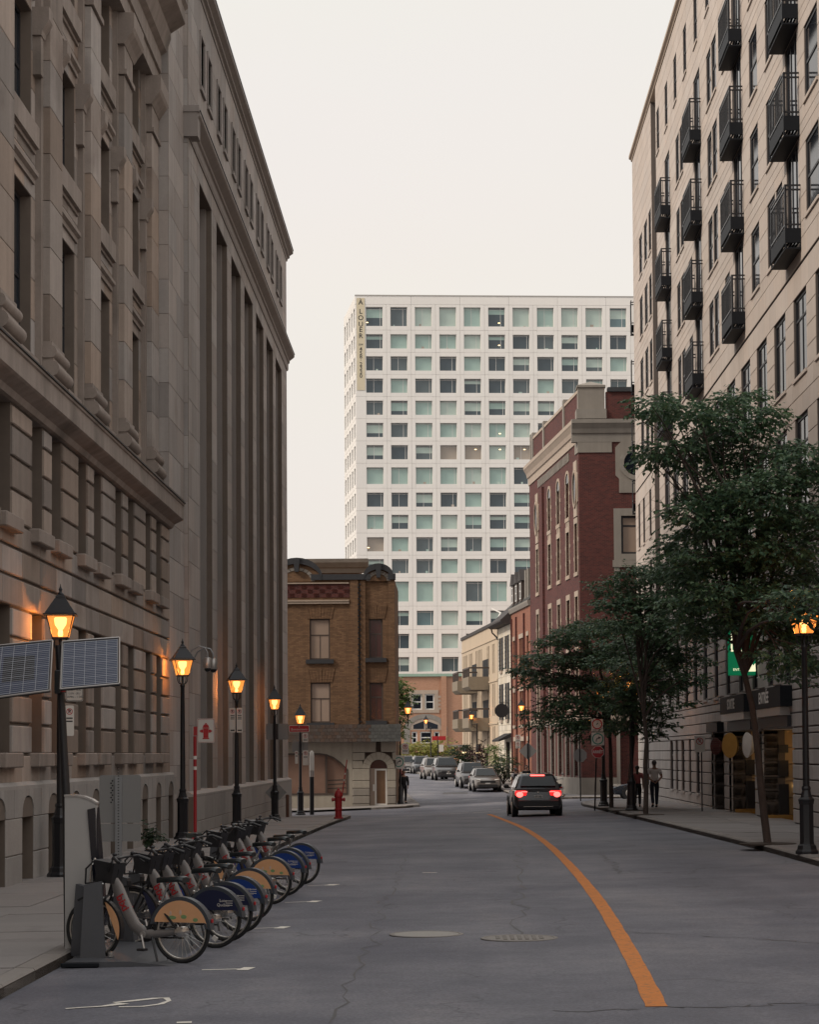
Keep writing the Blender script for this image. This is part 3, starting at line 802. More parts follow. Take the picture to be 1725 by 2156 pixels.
# ------------------------------------------------------------------ left: stone building with pilasters above a cornice
def yl_(x, X): return on_x(x, 1300, -X).y
def near_left():
    B = thing('stone_building', 'brown sandstone building with rusticated base, deep cornice and tall pilasters, nearest on the left', 'building', (-9, 46, 0), world=True)
    X0 = 7.4
    fr = FR(-X0, 0, 0, 1)                 # u = world y, d = towards the street
    y0, y1 = 27.6, 57.5
    per = 4.82; c0 = 37.62 - 2 * per
    piers = [c0 + per * k for k in range(0, 7)]
    wins = []
    for c in piers[:-1]:
        a = c + .86
        wins += [(a, a + 1.2), (a + 1.2 + .72, a + 3.12)]
    def rows(lo, hi): return [(a, b, lo, hi) for a, b in wins]
    low, upp = rows(2.22, 4.73), rows(6.2, 8.2)
    holes = low + upp
    wall = MB()
    vs = [1.66, 2.22, 2.74, 3.24, 3.73, 4.22, 4.73, 5.25, 5.75, 6.2, 6.74, 7.30, 7.84, 8.2]
    backing(fr, wall, y0, y1, vs, holes, -.6, -.055)
    # rusticated courses: deep recessed bed joints
    rects = []
    for k, (va, vb) in enumerate(zip(vs, vs[1:])):
        for a, b in spans(y0, y1, va, vb, holes):
            n = max(1, round((b - a) / (1.7 if vb - va < .6 else 2.2))); st = (b - a) / n
            for j in range(n): rects.append((a + st * j + .004, a + st * (j + 1) - .004, va + .0, vb - .055))
    add_blocks(fr, B, rects, M['stone_l'], 0, .08, 'stone_block', .018)
    # back of openings, windows, sills
    for (a, b, lo, hi) in holes:
        window(fr, B, a, b, lo, hi, -.30, M['frame_d'], M['glass'], 2, 2, .07, .08)
    for (a, b, lo, hi) in holes:
        m = MB(); m.cbox(0, 1, 0, 1, 0, 1, .0)
    sill = MB(); sill.cbox(-.72, .72, -.17, .30, -.25, .0, .02)
    sm = sill.mesh('sill', M['stone_lm'])
    for (a, b, lo, hi) in holes:
        o = link('sill', sm, B, fr.P((a + b) / 2, lo, 0) - Vector(ORG[B.name])); o.rotation_euler = (0, 0, fr.rz)
    wall.build('wall', M['mortar_l'], B)
    # plinth with arched basement openings
    pf = FR(-X0 + .12, 0, 0, 1)
    arches = [37.55 + 2.41 * k - 2 * 2.41 * 2 for k in range(0, 13)]
    arches = [a for a in arches if a < 57.1]
    pl = MB(); aw = .52
    ah = [(a - aw, a + aw, -.3, 1.12) for a in arches]
    pv = [-.4, .5, 1.05, 1.62]
    backing(pf, pl, y0, y1, [-.4, 1.12, 1.45], [h for h in ah], -.7, -.02)
    pl.build('plinth_core', M['mortar_l'], B)
    prect = []
    for (va, vb) in ((-.4, .5), (.5, 1.12)):
        for a, b in spans(y0, y1, va, vb, ah):
            n = max(1, round((b - a) / 1.4)); st = (b - a) / n
            for j in range(n): prect.append((a + st * j + .006, a + st * (j + 1) - .006, va + .006, vb - .006))
    add_blocks(pf, B, prect, M['stone_p'], 0, .6, 'plinth_stone', .014)
    for a in arches:                       # arch heads: one carved stone each
        pts = [(a - 1.195, 1.128), (a - aw, 1.128)] + [(a - aw * math.cos(t), 1.12 + .34 * math.sin(t) ** .8) for t in [math.pi * k / 10 for k in range(1, 10)]] + [(a + aw, 1.128), (a + 1.195, 1.128), (a + 1.195, 1.6), (a - 1.195, 1.6)]
        m = MB()
        n = 9
        # build as quads between arch curve and top so the face stays planar
        xs = [a - 1.195, a - aw] + [a - aw * math.cos(math.pi * k / 12) for k in range(1, 12)] + [a + aw, a + 1.195]
        zz = [1.128, 1.128] + [1.128 + .36 * math.sin(math.pi * k / 12) ** .75 for k in range(1, 12)] + [1.128, 1.128]
        for k in range(len(xs) - 1):
            P = pf.P; q0, q1 = -.6, 0
            m.hexa([P(xs[k], zz[k], q1), P(xs[k + 1], zz[k + 1], q1), P(xs[k + 1], zz[k + 1], q0), P(xs[k], zz[k], q0), P(xs[k], 1.6, q1), P(xs[k + 1], 1.6, q1), P(xs[k + 1], 1.6, q0), P(xs[k], 1.6, q0)])
        m.build('arch_stone', M['stone_p'], B)
        window(pf, B, a - aw, a + aw, .0, 1.5, -.5, M['frame_d'], M['glass'], 3, 1, .04, .05, name='grille')
    cap = MB(); pf.prof(cap, [(-.6, 1.6), (.0, 1.6), (.0, 1.66), (-.06, 1.72), (-.6, 1.74)], y0, y1)
    cap.build('plinth_cap', M['stone_p'], B)
    # the deep cornice between base and order
    co = MB()
    fr.prof(co, [(-.9, 8.2), (-.02, 8.2), (.05, 8.22), (.10, 8.32), (.30, 8.42), (.34, 8.45), (.34, 8.80), (.37, 8.82), (.37, 8.87), (.0, 8.94), (-.9, 8.98)], y0, y1 + .25)
    co.build('cornice', M['stone_lm'], B)
    fl = MB(); fr.prof(fl, [(.385, 8.872), (.40, 8.872), (.40, 8.90), (-.05, 8.99), (-.05, 8.965)], y0, y1 + .27); fl.build('flashing', M['slate'], B)
    # ---- upper order
    uf = FR(-7.95, 0, 0, 1)
    up = MB()
    gl = 8.95
    holes2 = []
    pil = [c for c in piers]
    for c in pil[:-1]:
        a, b = c + .72 + .5, c + per - .72 - .5
        for lo, hi in ((9.75, 12.9), (14.25, 16.5), (17.95, 20.3)): holes2.append((a, b, lo, hi))
    v2 = vcuts(gl, 23.4, .8, holes2)
    backing(uf, up, y0, y1, v2, holes2, -.7, -.02)
    up.build('upper_wall', M['mortar_l'], B)
    add_blocks(uf, B, coursing(y0, y1, v2, 1.35, holes2, .01), M['stone_l'], 0, .05, 'stone_block', .006)
    for (a, b, lo, hi) in holes2:
        window(uf, B, a, b, lo, hi, -.22, M['frame_d'], M['glass_b'], 3, 2, .08, .09)
        s = MB(); uf.box(s, a - .12, b + .12, lo - .42, lo, -.3, .13); uf.box(s, a - .18, b + .18, lo - .50, lo - .42, -.3, .05); s.build('sill', M['stone_lm'], B)
        h = MB(); uf.prof(h, [(-.1, hi + .24), (.05, hi + .24), (.05, hi + .34), (.12, hi + .38), (.12, hi + .46), (-.1, hi + .48)], a - .1, b + .1); h.build('lintel', M['stone_lm'], B)
    # giant pilasters with attic bases and capitals
    for c in pil:
        w = .66
        rr = []
        v = gl + 1.25
        while v < 18.5:
            v2_ = min(v + .92, 18.5); rr.append((c - w, c + w, v + .005, v2_ - .005)); v = v2_
        add_blocks(uf, B, rr, M['stone_l'], .26, .28, 'pilaster_drum', .008)
        # narrow responds flanking each pilaster
        rs = MB(); uf.box(rs, c - w - .22, c - w - .003, gl + .5, 20.3, 0, .12); uf.box(rs, c + w + .003, c + w + .22, gl + .5, 20.3, 0, .12); rs.build('respond', M['stone_lm'], B)
        bs = MB()
        uf.box(bs, c - w - .16, c + w + .16, gl, gl + .55, -.05, .36)
        def torus_profile(z0, z1, o):
            r = (z1 - z0) / 2; zc = (z0 + z1) / 2
            return [(-.05, z0), (o - r, z0)] + [(o - r + r * math.sin(t), zc - r * math.cos(t)) for t in [math.pi * k / 8 for k in range(1, 8)]] + [(o - r, z1), (-.05, z1)]
        uf.prof(bs, torus_profile(gl + .55, gl + .85, .46), c - w - .15, c + w + .15)
        uf.prof(bs, torus_profile(gl + .92, gl + 1.16, .40), c - w - .09, c + w + .09)
        uf.box(bs, c - w - .05, c + w + .05, gl + .85, gl + .92, -.05, .33); uf.box(bs, c - w - .04, c + w + .04, gl + 1.16, gl + 1.25, -.05, .30)
        bs.build('pilaster_base', M['stone_lm'], B, smooth=35)
        cp = MB()
        uf.box(cp, c - w - .05, c + w + .05, 18.5, 18.62, -.05, .32); uf.box(cp, c - w, c + w, 18.62, 19.2, -.05, .265)
        uf.prof(cp, [(-.05, 19.2), (.28, 19.2), (.36, 19.34), (.48, 19.5), (.52, 19.6), (.52, 19.95), (-.05, 19.95)], c - w - .18, c + w + .18)
        cp.build('capital', M['stone_lm'], B)
        # small capitals on the responds beside the middle windows
        for s_ in (-1, 1):
            q = MB(); u = c + s_ * (w + .34)
            uf.box(q, u - .13, u + .13, 15.3, 16.05, -.02, .16)
            uf.prof(q, [(-.02, 16.05), (.18, 16.05), (.20, 16.15), (.30, 16.3), (.33, 16.36), (.33, 16.6), (-.02, 16.6)], u - .2, u + .2)
            q.build('console', M['stone_lm'], B)
    en = MB()
    uf.prof(en, [(-.6, 19.97), (.3, 19.97), (.3, 20.4), (.36, 20.42), (.36, 20.9), (.5, 21.0), (.62, 21.35), (.62, 21.5), (1.0, 21.75), (1.0, 22.1), (1.08, 22.2), (-.6, 22.4)], y0, y1 - .1)
    en.build('entablature', M['stone_lm'], B)
    body = MB(); body.box(-24, -7.6, -70, y0 - .01, -.5, 14.0); body.box(-24, -7.95 - .7, y0, y1, -.5, 27.0); body.box(-8.64, -7.6, y0, y1, 22.4, 26.0); body.build('core', M['stone_lm'], B)  # first box: unseen mass behind the camera, added and sized to cut skylight
    flush_blocks(B)
near_left()

# ------------------------------------------------------------------ left: tall building with fluted bays
def far_left():
    B = thing('bank_building', 'tall grey limestone building with long vertical bays and paired attic windows', 'building', (-9, 78, 0), world=True)
    fr = FR(-7.3, 0, 0, 1); ya, yb = 61.0, 98.3
    bays = []
    per = 4.72; y = 63.7
    for k in range(7): bays.append((y + per * k, y + per * k + 3.35))
    top = 19.7; att0, att1 = 20.45, 24.75
    holes = [(a, b, 1.15, top - .55) for a, b in bays]
    aw = []
    for a, b in bays:
        c = (a + b) / 2
        for s in (-1, 1): aw.append((c + s * .98 - .5, c + s * .98 + .5, 22.1, 23.65))
    # lower field
    vs = [1.15 + .925 * k for k in range(20)] + [top - .55, top] 
    vs = sorted(set(round(v, 3) for v in vs if v <= top))
    w = MB(); backing(fr, w, ya, yb, [1.15, top - .55, top], holes, -.9, -.015)
    v3 = vcuts(att0, att1, .86, aw); backing(fr, w, ya, yb, v3, aw, -.5, -.015)
    add_blocks(fr, B, coursing(ya, yb, vs, 1.2, holes, .010), M['stone_2'], 0, .05, 'stone_block', .005)
    add_blocks(fr, B, coursing(ya, yb, v3, 1.5, aw, .010), M['stone_2'], 0, .05, 'stone_block', .005)
    w.build('wall', M['mortar_l'], B)
    for a, b in bays:
        # stepped reveal, dark glazing; spandrels and mullions darkened to deepen the bay shade
        m = MB(); fr.box(m, a, a + .16, 1.15, top - .55, -.6, -.18); fr.box(m, b - .16, b, 1.15, top - .55, -.6, -.18); m.build('reveal', M['stone_2m'], B)
        c = (a + b) / 2
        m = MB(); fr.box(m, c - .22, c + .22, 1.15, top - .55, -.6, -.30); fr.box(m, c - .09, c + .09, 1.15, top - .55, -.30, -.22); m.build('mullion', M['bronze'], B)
        z = 1.6; k = 0
        while z + 2.5 < top - .5:
            for (p, q) in ((a + .165, c - .225), (c + .225, b - .165)):
                window(fr, B, p, q, z, z + 2.3, -.46, M['frame_d'], M['glass'], 2, 2, .06, .07)
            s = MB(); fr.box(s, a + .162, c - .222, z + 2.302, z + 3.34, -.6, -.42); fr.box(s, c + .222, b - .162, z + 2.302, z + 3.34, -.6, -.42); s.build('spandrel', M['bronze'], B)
            z += 3.345; k += 1
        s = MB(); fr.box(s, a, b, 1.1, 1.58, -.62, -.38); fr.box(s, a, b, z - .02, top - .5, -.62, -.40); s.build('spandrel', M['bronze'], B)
    for (a, b, lo, hi) in aw:
        window(fr, B, a, b, lo, hi, -.28, M['frame_d'], M['glass'], 1, 2, .06, .07)
        s = MB(); fr.box(s, a - .1, b + .1, lo - .13, lo, -.2, .07); fr.box(s, a - .12, a, lo, hi + .11, -.1, .045); fr.box(s, b, b + .12, lo, hi + .11, -.1, .045); fr.box(s, a, b, hi, hi + .11, -.1, .043); s.build('surround', M['stone_2m'], B)
    # string cornice over the bays, returned at the near end
    def moulding(prof, name, mat, ext=.0, e2=.0):
        m = MB(); fr.prof(m, prof, ya - ext, yb + e2); m.build(name, mat, B)
    moulding([(-.4, 19.7), (.03, 19.7), (.06, 19.78), (.06, 20.02), (.12, 20.06), (.12, 20.16), (.30, 20.3), (.34, 20.34), (.34, 20.44), (-.4, 20.46)], 'string_cornice', M['stone_2m'], .05, .32)
    moulding([(-.05, 20.462), (.36, 20.445), (.36, 20.47), (.02, 20.60), (-.05, 20.6)], 'flashing', M['slate'], .06, .33)
    moulding([(-.6, 24.752), (.03, 24.752), (.05, 24.86), (.14, 24.9), (.14, 25.0), (.26, 25.08), (.30, 25.10), (.30, 25.22), (-.6, 25.24)], 'roof_cornice', M['stone_2m'], .05, .28)
    moulding([(-.6, 25.242), (.32, 25.225), (.32, 25.27), (-.6, 25.30)], 'flashing', M['slate'], .06, .29)
    # plinth in long courses with a weathered top
    pf = FR(-7.14, 0, 0, 1)
    pb = MB(); pf.box(pb, ya - .4, yb + .1, -1.5, 1.0, -.8, -.012); pb.build('plinth_core', M['mortar_l'], B)
    add_blocks(pf, B, coursing(ya - .4, yb + .1, [-1.25, -.6, -.05, .30, 1.0], 1.9, [], .012), M['stone_p'], 0, .3, 'plinth_stone', .012)
    m = MB(); pf.prof(m, [(-.5, 1.002), (.0, 1.002), (.0, 1.06), (-.16, 1.15), (-.5, 1.16)], ya - .4, yb + .1); m.build('plinth_cap', M['stone_p'], B)
    # stepped end piers facing the camera
    e1 = FR(-7.86, 57.6, 1, 0)        # u to the right, d towards the camera
    for (xa, xb, yy, nm) in ((-8.6, -7.44, 57.62, 0), (-7.9, -7.32, 60.98, 1)):
        e = FR(0, yy, 1, 0)
        mm = MB(); e.box(mm, xa, xb, -1.4, 25.1 if nm == 0 else 24.7, -3.2 if nm == 0 else -.4, -.012); mm.build('end_pier', M['mortar_l'], B)
        add_blocks(e, B, coursing(xa, xb, [-.9 + .93 * k for k in range(28)], .62 if nm == 0 else .7, [], .010), M['stone_2'], 0, .05, 'stone_block', .005)
    e = FR(-7.44, 0, 0, 1)
    add_blocks(e, B, coursing(57.64, 60.9, [-.9 + .93 * k for k in range(28)], 1.5, [], .010), M['stone_2'], .01, .05, 'stone_block', .005)
    # capital block where the string cornice ends
    m = MB(); e2 = FR(0, 60.95, 1, 0); e2.box(m, -7.9, -7.02, 19.72, 20.42, -.5, .08); e2.box(m, -7.9, -6.98, 20.42, 20.6, -.5, .12); m.build('cornice_return', M['stone_2m'], B)
    # far end wall and core
    m = MB(); m.box(-26, -8.25, 58, yb, -1.5, 25.05); m.box(-8.25, -7.32, yb - .5, yb - .002, -1.5, 24.74); m.build('core', M['stone_2m'], B)
    ef = FR(-7.3, yb, -1, 0)
    flush_blocks(B)
    # two silver dome cameras on gooseneck arms
    for k, (x, y) in enumerate(((437, 1398), (449, 1400))):
        p = on_x(x, y, -6.75)
        c = thing('security_camera', ('silver dome camera on gooseneck arm, the %s of two on the limestone wall' % ('left' if k == 0 else 'right')), 'camera', (p.x, p.y, p.z), group='dome cameras')
        a = MB(); a.tube([(-.55, 0, .18), (-.45, 0, .38), (-.25, 0, .50), (-.08, 0, .46), (0, 0, .32), (0, 0, .18)], .024, 8); a.build('arm', M['galv'], c, smooth=40)
        h = MB(); h.lathe([(.02, .2), (.10, .17), (.125, .08), (.13, -.08), (.11, -.12)], 14); h.build('housing', M['alu'], c, smooth=40)
        d = MB(); d.ball((0, 0, -.12), (.10, .10, .10), 12, 8); d.build('dome', M['car_glass'], c, smooth=60)
far_left()
# ------------------------------------------------------------------ right: pale stone apartment block
def on_fr(fr, x, y):
    d = ray(x, y); t = (fr.o - EYE).dot(fr.N) / d.dot(fr.N); p = EYE + d * t
    return (p - fr.o).dot(fr.U), p.z
def right_block():
    B = thing('apartment_block', 'tall pale limestone apartment block with dark metal balconies and garage entrances, on the right', 'building', (12, 80, 0), world=True)
    X, YF, YN = 9.7, 111.2, 50.0
    fr = FR(X, YF, 0, -1); U = lambda y: YF - y
    LN = U(YN)
    fl = [16.0, 19.1, 22.2, 25.28]
    balc = [59.85, 71.0, 82.4, 93.7]
    hu = []; win = []; doors = []
    ys = [(61.75, 62.95), (63.15, 64.7), (66.4, 68.2), (73.4, 74.7), (76.4, 77.75), (77.95, 79.3), (84.6, 85.8), (87.3, 88.6), (88.85, 90.2), (55.6, 57.7), (51.8, 53.4), (101.3, 102.6), (103.3, 105.0), (106.0, 107.7)]
    for f in fl:
        for a, b in ys: win.append((U(b), U(a), f + .55, f + 2.55))
        for c in balc: doors.append((U(c + 1.1), U(c - .95), f + .12, f + 2.93))
    for k in range(14):
        y = 52.6 + 3.75 * k
        win.append((U(y + .6), U(y - .6), 29.45, 31.4))
    big = []
    for k in range(14):
        y = 59.0 + 3.62 * k - 2 * 3.62
        if y > 97: continue
        for lo, hi in ((12.45, 14.7), (8.75, 11.35)): big.append((U(y + 1.1), U(y - 1.1), lo, hi))
    for y in (103.2, 106.6, 109.2):
        for lo, hi in ((12.45, 14.7), (8.75, 11.35)): big.append((U(y + .55), U(y - .55), lo, hi))
    sec = [(U(y + .68), U(y - .68), 4.12, 7.0) for y in [58.8 + 3.3 * k for k in range(-2, 16)] if not 97.5 < y < 102]
    gr = [(U(95.3), U(94.0), .56, 2.67), (U(90.7), U(89.5), .56, 2.67), (U(85.3), U(84.1), .56, 2.67), (U(106.5), U(105.3), .56, 2.67), (U(87.9), U(87.0), .56, 2.67), (U(93.0), U(92.0), .56, 2.67)]
    slot = (U(101.0), U(98.6), 3.0, 32.2)
    slot_ok = lambda h: not (h[0] < slot[1] + .1 and h[1] > slot[0] - .1)
    win = [h for h in win if slot_ok(h)]; big = [h for h in big if slot_ok(h)]
    gar = [(U(79.6), U(76.6), -.5, 2.85), (U(74.6), U(68.9), -.5, 2.88), (U(67.2), U(61.3), -.5, 2.82)]
    # pavement-level base: deep rusticated courses
    vs = vcuts(-.45, 3.9, .42, gr + gar[:1], (2.67, 2.85)); allg = gr + gar
    vs = sorted(set([-.45, -.1, .16, .56, .98, 1.40, 1.82, 2.24, 2.67, 2.85, 3.25, 3.62, 3.9]))
    gq = [(a, b, lo, 2.85 if lo < 0 else hi) for a, b, lo, hi in allg]
    wall = MB()
    backing(fr, wall, 0, LN, vs, gq, -.7, -.05)
    r = []
    for va, vb in zip(vs, vs[1:]):
        for a, b in spans(0, LN, va, vb, gq + [slot]):
            n = max(1, round((b - a) / 1.1)); st = (b - a) / n
            for j in range(n): r.append((a + st * j + .004, a + st * (j + 1) - .004, va, vb - .04))
    add_blocks(fr, B, r, M['stone_rl'], 0, .08, 'stone_block', .014)
    v2 = sorted(set([3.9, 4.12, 4.54, 4.95, 5.36, 5.77, 6.18, 6.6, 7.0, 7.4, 7.8, 8.15]))
    backing(fr, wall, 0, LN, v2, sec + [slot], -.7, -.05)
    r = []
    for va, vb in zip(v2, v2[1:]):
        for a, b in spans(0, LN, va, vb, sec + [slot]):
            n = max(1, round((b - a) / 1.2)); st = (b - a) / n
            for j in range(n): r.append((a + st * j + .004, a + st * (j + 1) - .004, va, vb - .04))
    add_blocks(fr, B, r, M['stone_rl'], 0, .08, 'stone_block', .014)
    v3 = vcuts(8.15, 15.42, .62, big)
    backing(fr, wall, 0, LN, v3, big + [slot], -.7, -.02)
    add_blocks(fr, B, coursing(0, LN, v3, 1.15, big + [slot], .016), M['stone_r'], 0, .05, 'stone_panel', .008)
    hh = win + doors
    v4 = vcuts(15.5, 32.75, .62, hh)
    backing(fr, wall, 0, LN, v4, hh + [slot], -.7, -.02)
    add_blocks(fr, B, coursing(0, LN, v4, 1.5, hh + [slot], .014), M['stone_r'], 0, .05, 'stone_panel', .006)
    fr.box(wall, slot[0], slot[1], 3.0, 32.2, -.8, -.55)
    wall.build('wall', M['mortar_r'], B)
    for z in (11.88, 15.42):                # dark shadow-line belts
        m = MB(); fr.box(m, 0, slot[0], z, z + .05, -.1, -.035); fr.box(m, slot[1], LN, z, z + .05, -.1, -.035)
        m.build('belt_course', M['mortar_r'], B)
    m = MB(); fr.prof(m, [(-.7, 32.752), (.04, 32.752), (.06, 32.84), (.16, 32.9), (.16, 33.05), (-.7, 33.1)], 0 - .12, LN); m.build('coping', M['trim'], B)
    m = MB(); fr.box(m, slot[0] + .25, slot[0] + .8, 3.0, 32.2, -.55, -.38); m.build('slot_lining', M['stone_rl'], B)
    for h in win: window(fr, B, h[0], h[1], h[2], h[3], -.045, M['frame_d'], M['glass'], 1, 2, .09, .08)
    for h in big: window(fr, B, h[0], h[1], h[2], h[3], -.07, M['frame_d'], M['glass'], 2, 2, .08, .08, rowfrac=[.72])
    for h in sec + gr: window(fr, B, h[0], h[1], h[2], h[3], -.09, M['frame_d'], M['glass'], 1, 2, .08, .08, rowfrac=[.7])
    for h in doors: window(fr, B, h[0], h[1], h[2], h[3], -.05, M['frame_d'], M['glass_b'], 3, 1, .09, .08, name='balcony_door')
    for h in big + sec + gr + win:
        s = MB(); fr.box(s, h[0] - .05, h[1] + .05, h[2] - .09, h[2], -.2, .05); s.build('sill', M['stone_rl'] if h[2] < 8 else M['stone_r'], B)
    core = MB(); core.box(X, 34, -70, YN - .01, -.5, 10.0); core.box(X + 1.3, 34, YN, YF - .02, -.5, 32.7); core.box(X + .02, X + 1.3, YF - .4, YF - .003, -.5, 32.74); core.box(X + .5, X + 1.3, YN, YF - .4, 3.9, 32.7); core.build('core', M['stone_r'], B)  # first box: unseen low extension past the camera, its height set to trim skylight
    # balconies: steel tray, deep front beam, barred railing
    def bal_meshes():
        w, dp = 2.6, .44
        a = MB()
        a.box(-w / 2, w / 2, -dp, -dp + .05, 0, .40); a.box(-w / 2, -w / 2 + .04, -dp + .05, 0, 0, .40); a.box(w / 2 - .04, w / 2, -dp + .05, 0, 0, .40)
        a.box(-w / 2, w / 2, -dp, 0, -.17, -.13)
        for k in range(5): a.box(-w / 2 + .04, w / 2 - .04, -.42 + .085 * k, -.42 + .085 * k + .05, .02, .05)
        for s in (-1, 1):
            for yy in (-dp, -.04): a.box(s * (w / 2 - .03) - .02, s * (w / 2 - .03) + .02, yy, yy + .04, -.13, 0)
        b = MB()
        for z in (.48, 1.44, 1.56): b.box(-w / 2, w / 2, -dp, -dp + .04, z, z + .045); b.box(-w / 2, -w / 2 + .04, -dp + .04, 0, z, z + .045); b.box(w / 2 - .04, w / 2, -dp + .04, 0, z, z + .045)
        n = 14
        for k in range(n):
            x = -w / 2 + .02 + (w - .04) * k / (n - 1); b.box(x - .011, x + .011, -dp + .01, -dp + .032, .4, 1.45)
        for k in range(1, 4):
            for s in (-1, 1):
                x = s * (w / 2 - .02); b.box(x - .011, x + .011, -dp + .11 * k, -dp + .11 * k + .022, .4, 1.45)
        for s in (-1, 1):
            x = s * (w / 2 - .03); b.box(x - .03, x + .03, -dp, -dp + .06, .4, 1.6)
        return a.mesh('tray', M['metal_g']), b.mesh('railing', M['metal_b'])
    am, bm = bal_meshes()
    for f in fl:
        for c in balc:
            o = link('tray', am, B, fr.P(U(c), f, 0.0) - Vector(ORG[B.name])); o.rotation_euler = (0, 0, fr.rz); o.name = 'balcony'
            link('railing', bm, o)
    cf = FR(X - .35, YF + .02, -1, 0)
    for f in (14.6, 17.7, 20.8, 23.9):       # balconies on the far end wall, just showing past the corner
        o = link('balcony', am, B, Vector((X + 1.16, YF, f)) - Vector(ORG[B.name])); o.rotation_euler = (0, 0, math.pi)
        link('railing', bm, o)
    # garage openings: far jambs face the camera
    for k, (a, b, lo, hi) in enumerate(gar):
        yj = YF - a
        e = FR(0, yj, 1, 0)                    # u = world x
        jb = MB(); e.box(jb, X - .0, X + 4.0, -.5, 3.2, -.6, -.03); jb.build('garage_jamb', M['mortar_r'], B)
        jr = coursing(X + .02, X + .52, [-.4, .16, .56, .98, 1.40, 1.82, 2.24, 2.67, hi], .5, [], .03)
        add_blocks(e, B, jr, M['stone_rl'], 0, .06, 'jamb_stone', .014)
        inner = M['brick_red'] if k == 0 else M['inner_warm']
        add_blocks(e, B, coursing(X + .55, X + 2.3, [-.4, .2, .72, 1.24, 1.76, 2.28, hi], .9, [], .02), inner, -.01, .05, 'inner_panel', .008)
        for (z0, z1) in ((-.2, 1.15), (1.38, 1.88), (2.12, 2.36)):
            g = MB(); e.box(g, X + .50, X + .80, z0, z1, -.02, .05); g.build('door_guard', M['frame_d'], B)
        c = MB(); c.box(X + .05, X + 4, YF - b, yj, hi, hi + .3); c.build('garage_ceiling', M['stone_rl'], B)
        bk = MB(); bk.box(X + 3.6, X + 3.8, YF - b, yj, -.5, hi); bk.build('garage_door', M['dark_in'] if k else M['brick_red'], B)
        if k:
            yc = MB(); e.box(yc, X + .1, X + 2.2, -.1, .2, 0, .35); yc.build('yellow_kerb', M['yellow'], B)
            for xx in (X + .98,):
                d = MB(); d.lathe([(.05, 0), (.05, .03), (.03, .04)], 12, M=Matrix.Rotation(math.pi / 2, 3, 'X'), c=(xx, yj - .02, 1.1)); wl = d.build('wall_lamp', M['lit_room'], B)
            l = bpy.data.lights.new('garage_light', 'POINT'); l.energy = 14; l.color = (1, .62, .28); l.shadow_soft_size = .05
            lo_ = bpy.data.objects.new('garage_light', l); COL.objects.link(lo_); lo_.parent = wl; lo_.location = Vector((X + 1.3, yj - .9, 2.2)) - Vector(ORG[B.name])
    # fascia boxes with lettering over the two garage ways
    for (k, txt, z0, z1) in ((1, 'SORTIE', 3.22, 4.0), (2, 'ENTRÉE', 3.22, 4.02)):
        a, b = gar[k][0], gar[k][1]
        m = MB(); fr.box(m, a - .25, b + .1, z0 + .22, z1, 0, .34); m.build('fascia', M['frame_d'] if False else M['metal_g'], B)
        m = MB(); fr.box(m, a - .2, b - .3, z0 - .03, z0 + .21, 0, .30); m.build('fascia_light_strip', M['alu'], B)
        m = MB(); fr.box(m, a - .1, b - .1, 2.86, z0 - .04, -.2, .12); m.build('shutter_box', M['frame_d'], B)
        p = fr.P((a + b) / 2 - .2, (z0 + z1) / 2 + .11, .345)
        put_text(txt, .46, M['white'], B, p - Vector(ORG[B.name]), (math.pi / 2, 0, fr.rz), sx=1.25, bold=.012)
    m = MB(); fr.box(m, gar[0][0] - .1, gar[0][1] + .1, 2.86, 3.2, 0, .25); m.build('door_canopy', M['metal_g'], B)
    flush_blocks(B)
    # round traffic mirrors over the exits
    for k, (x, y, r_, mt, lb) in enumerate(((1511, 1571, .28, M['brick_red'], 'small dark red round hood over the side door of the stone block'), (1541, 1569, .40, M['yellow'], 'round yellow traffic mirror hood beside the exit way'), (1578, 1568, .38, M['sign_w'], 'round white traffic mirror hood between exit and entrance'))):
        p = on_x(x, y, X - .45)
        t = thing('traffic_mirror', lb, 'mirror', (p.x, p.y, p.z), group='round mirrors over the garage ways')
        Rm = Matrix.Rotation(R_(-60 if k < 2 else -78), 3, 'Z') @ Matrix.Rotation(math.pi / 2, 3, 'X')
        d = MB(); d.lathe([(.01, -.20), (r_ * .35, -.17), (r_ * .75, -.08), (r_ * .97, .03), (r_, .06)], 20, M=Rm); d.build('bowl', mt, t, smooth=40)
        d = MB(); d.lathe([(r_ * .99, .055), (r_ * 1.03, .06), (r_ * 1.03, .085), (r_ * .9, .09), (.01, .13)], 20, M=Rm); d.build('dish', M['sign_w'] if k == 2 else mt, t, smooth=40)
        a = MB(); a.tube([(0, 0, 0), (.25, 0, .05), (.46, 0, .05)], .025, 8); a.build('bracket', M['frame_d'], t)
    # lit parking sign hung out from the wall
    p = on_x(1594, 1400, X)
    s = thing('parking_sign', 'lit green parking sign with white arrow jutting from the stone block', 'sign', (X, p.y, 4.55))
    w, h = .88, 1.5
    m = MB(); m.cbox(-w - .02, -.05, -.09, .09, 0, h, .02); m.build('sign_box', M['sign_lit'], s)
    m = MB(); m.box(-.05, .3, -.03, .03, .3, .36); m.box(-.05, .3, -.03, .03, 1.3, 1.36); m.build('bracket', M['frame_d'], s)
    m = MB(); x0 = -w + .06
    for (a, b, c, d) in ((x0, x0 + .05, .75, 1.35), (x0 + .45, x0 + .5, .75, 1.35), (x0 + .05, x0 + .45, .75, .80), (x0 + .05, x0 + .45, 1.30, 1.35)): m.box(a, b, -.098, -.092, c, d)
    m.build('frame_mark', M['sign_litw'], s)
    put_text('P', .5, M['sign_litw'], s, (x0 + .25, -.095, 1.06), bold=.01)
    m = MB(); m.prism([(x0 + .52, .45), (x0 + .58, .52), (x0 + .70, .30), (x0 + .76, .38), (x0 + .77, .12), (x0 + .52, .12), (x0 + .60, .20)], -.098, -.092); m.build('arrow', M['sign_litw'], s)
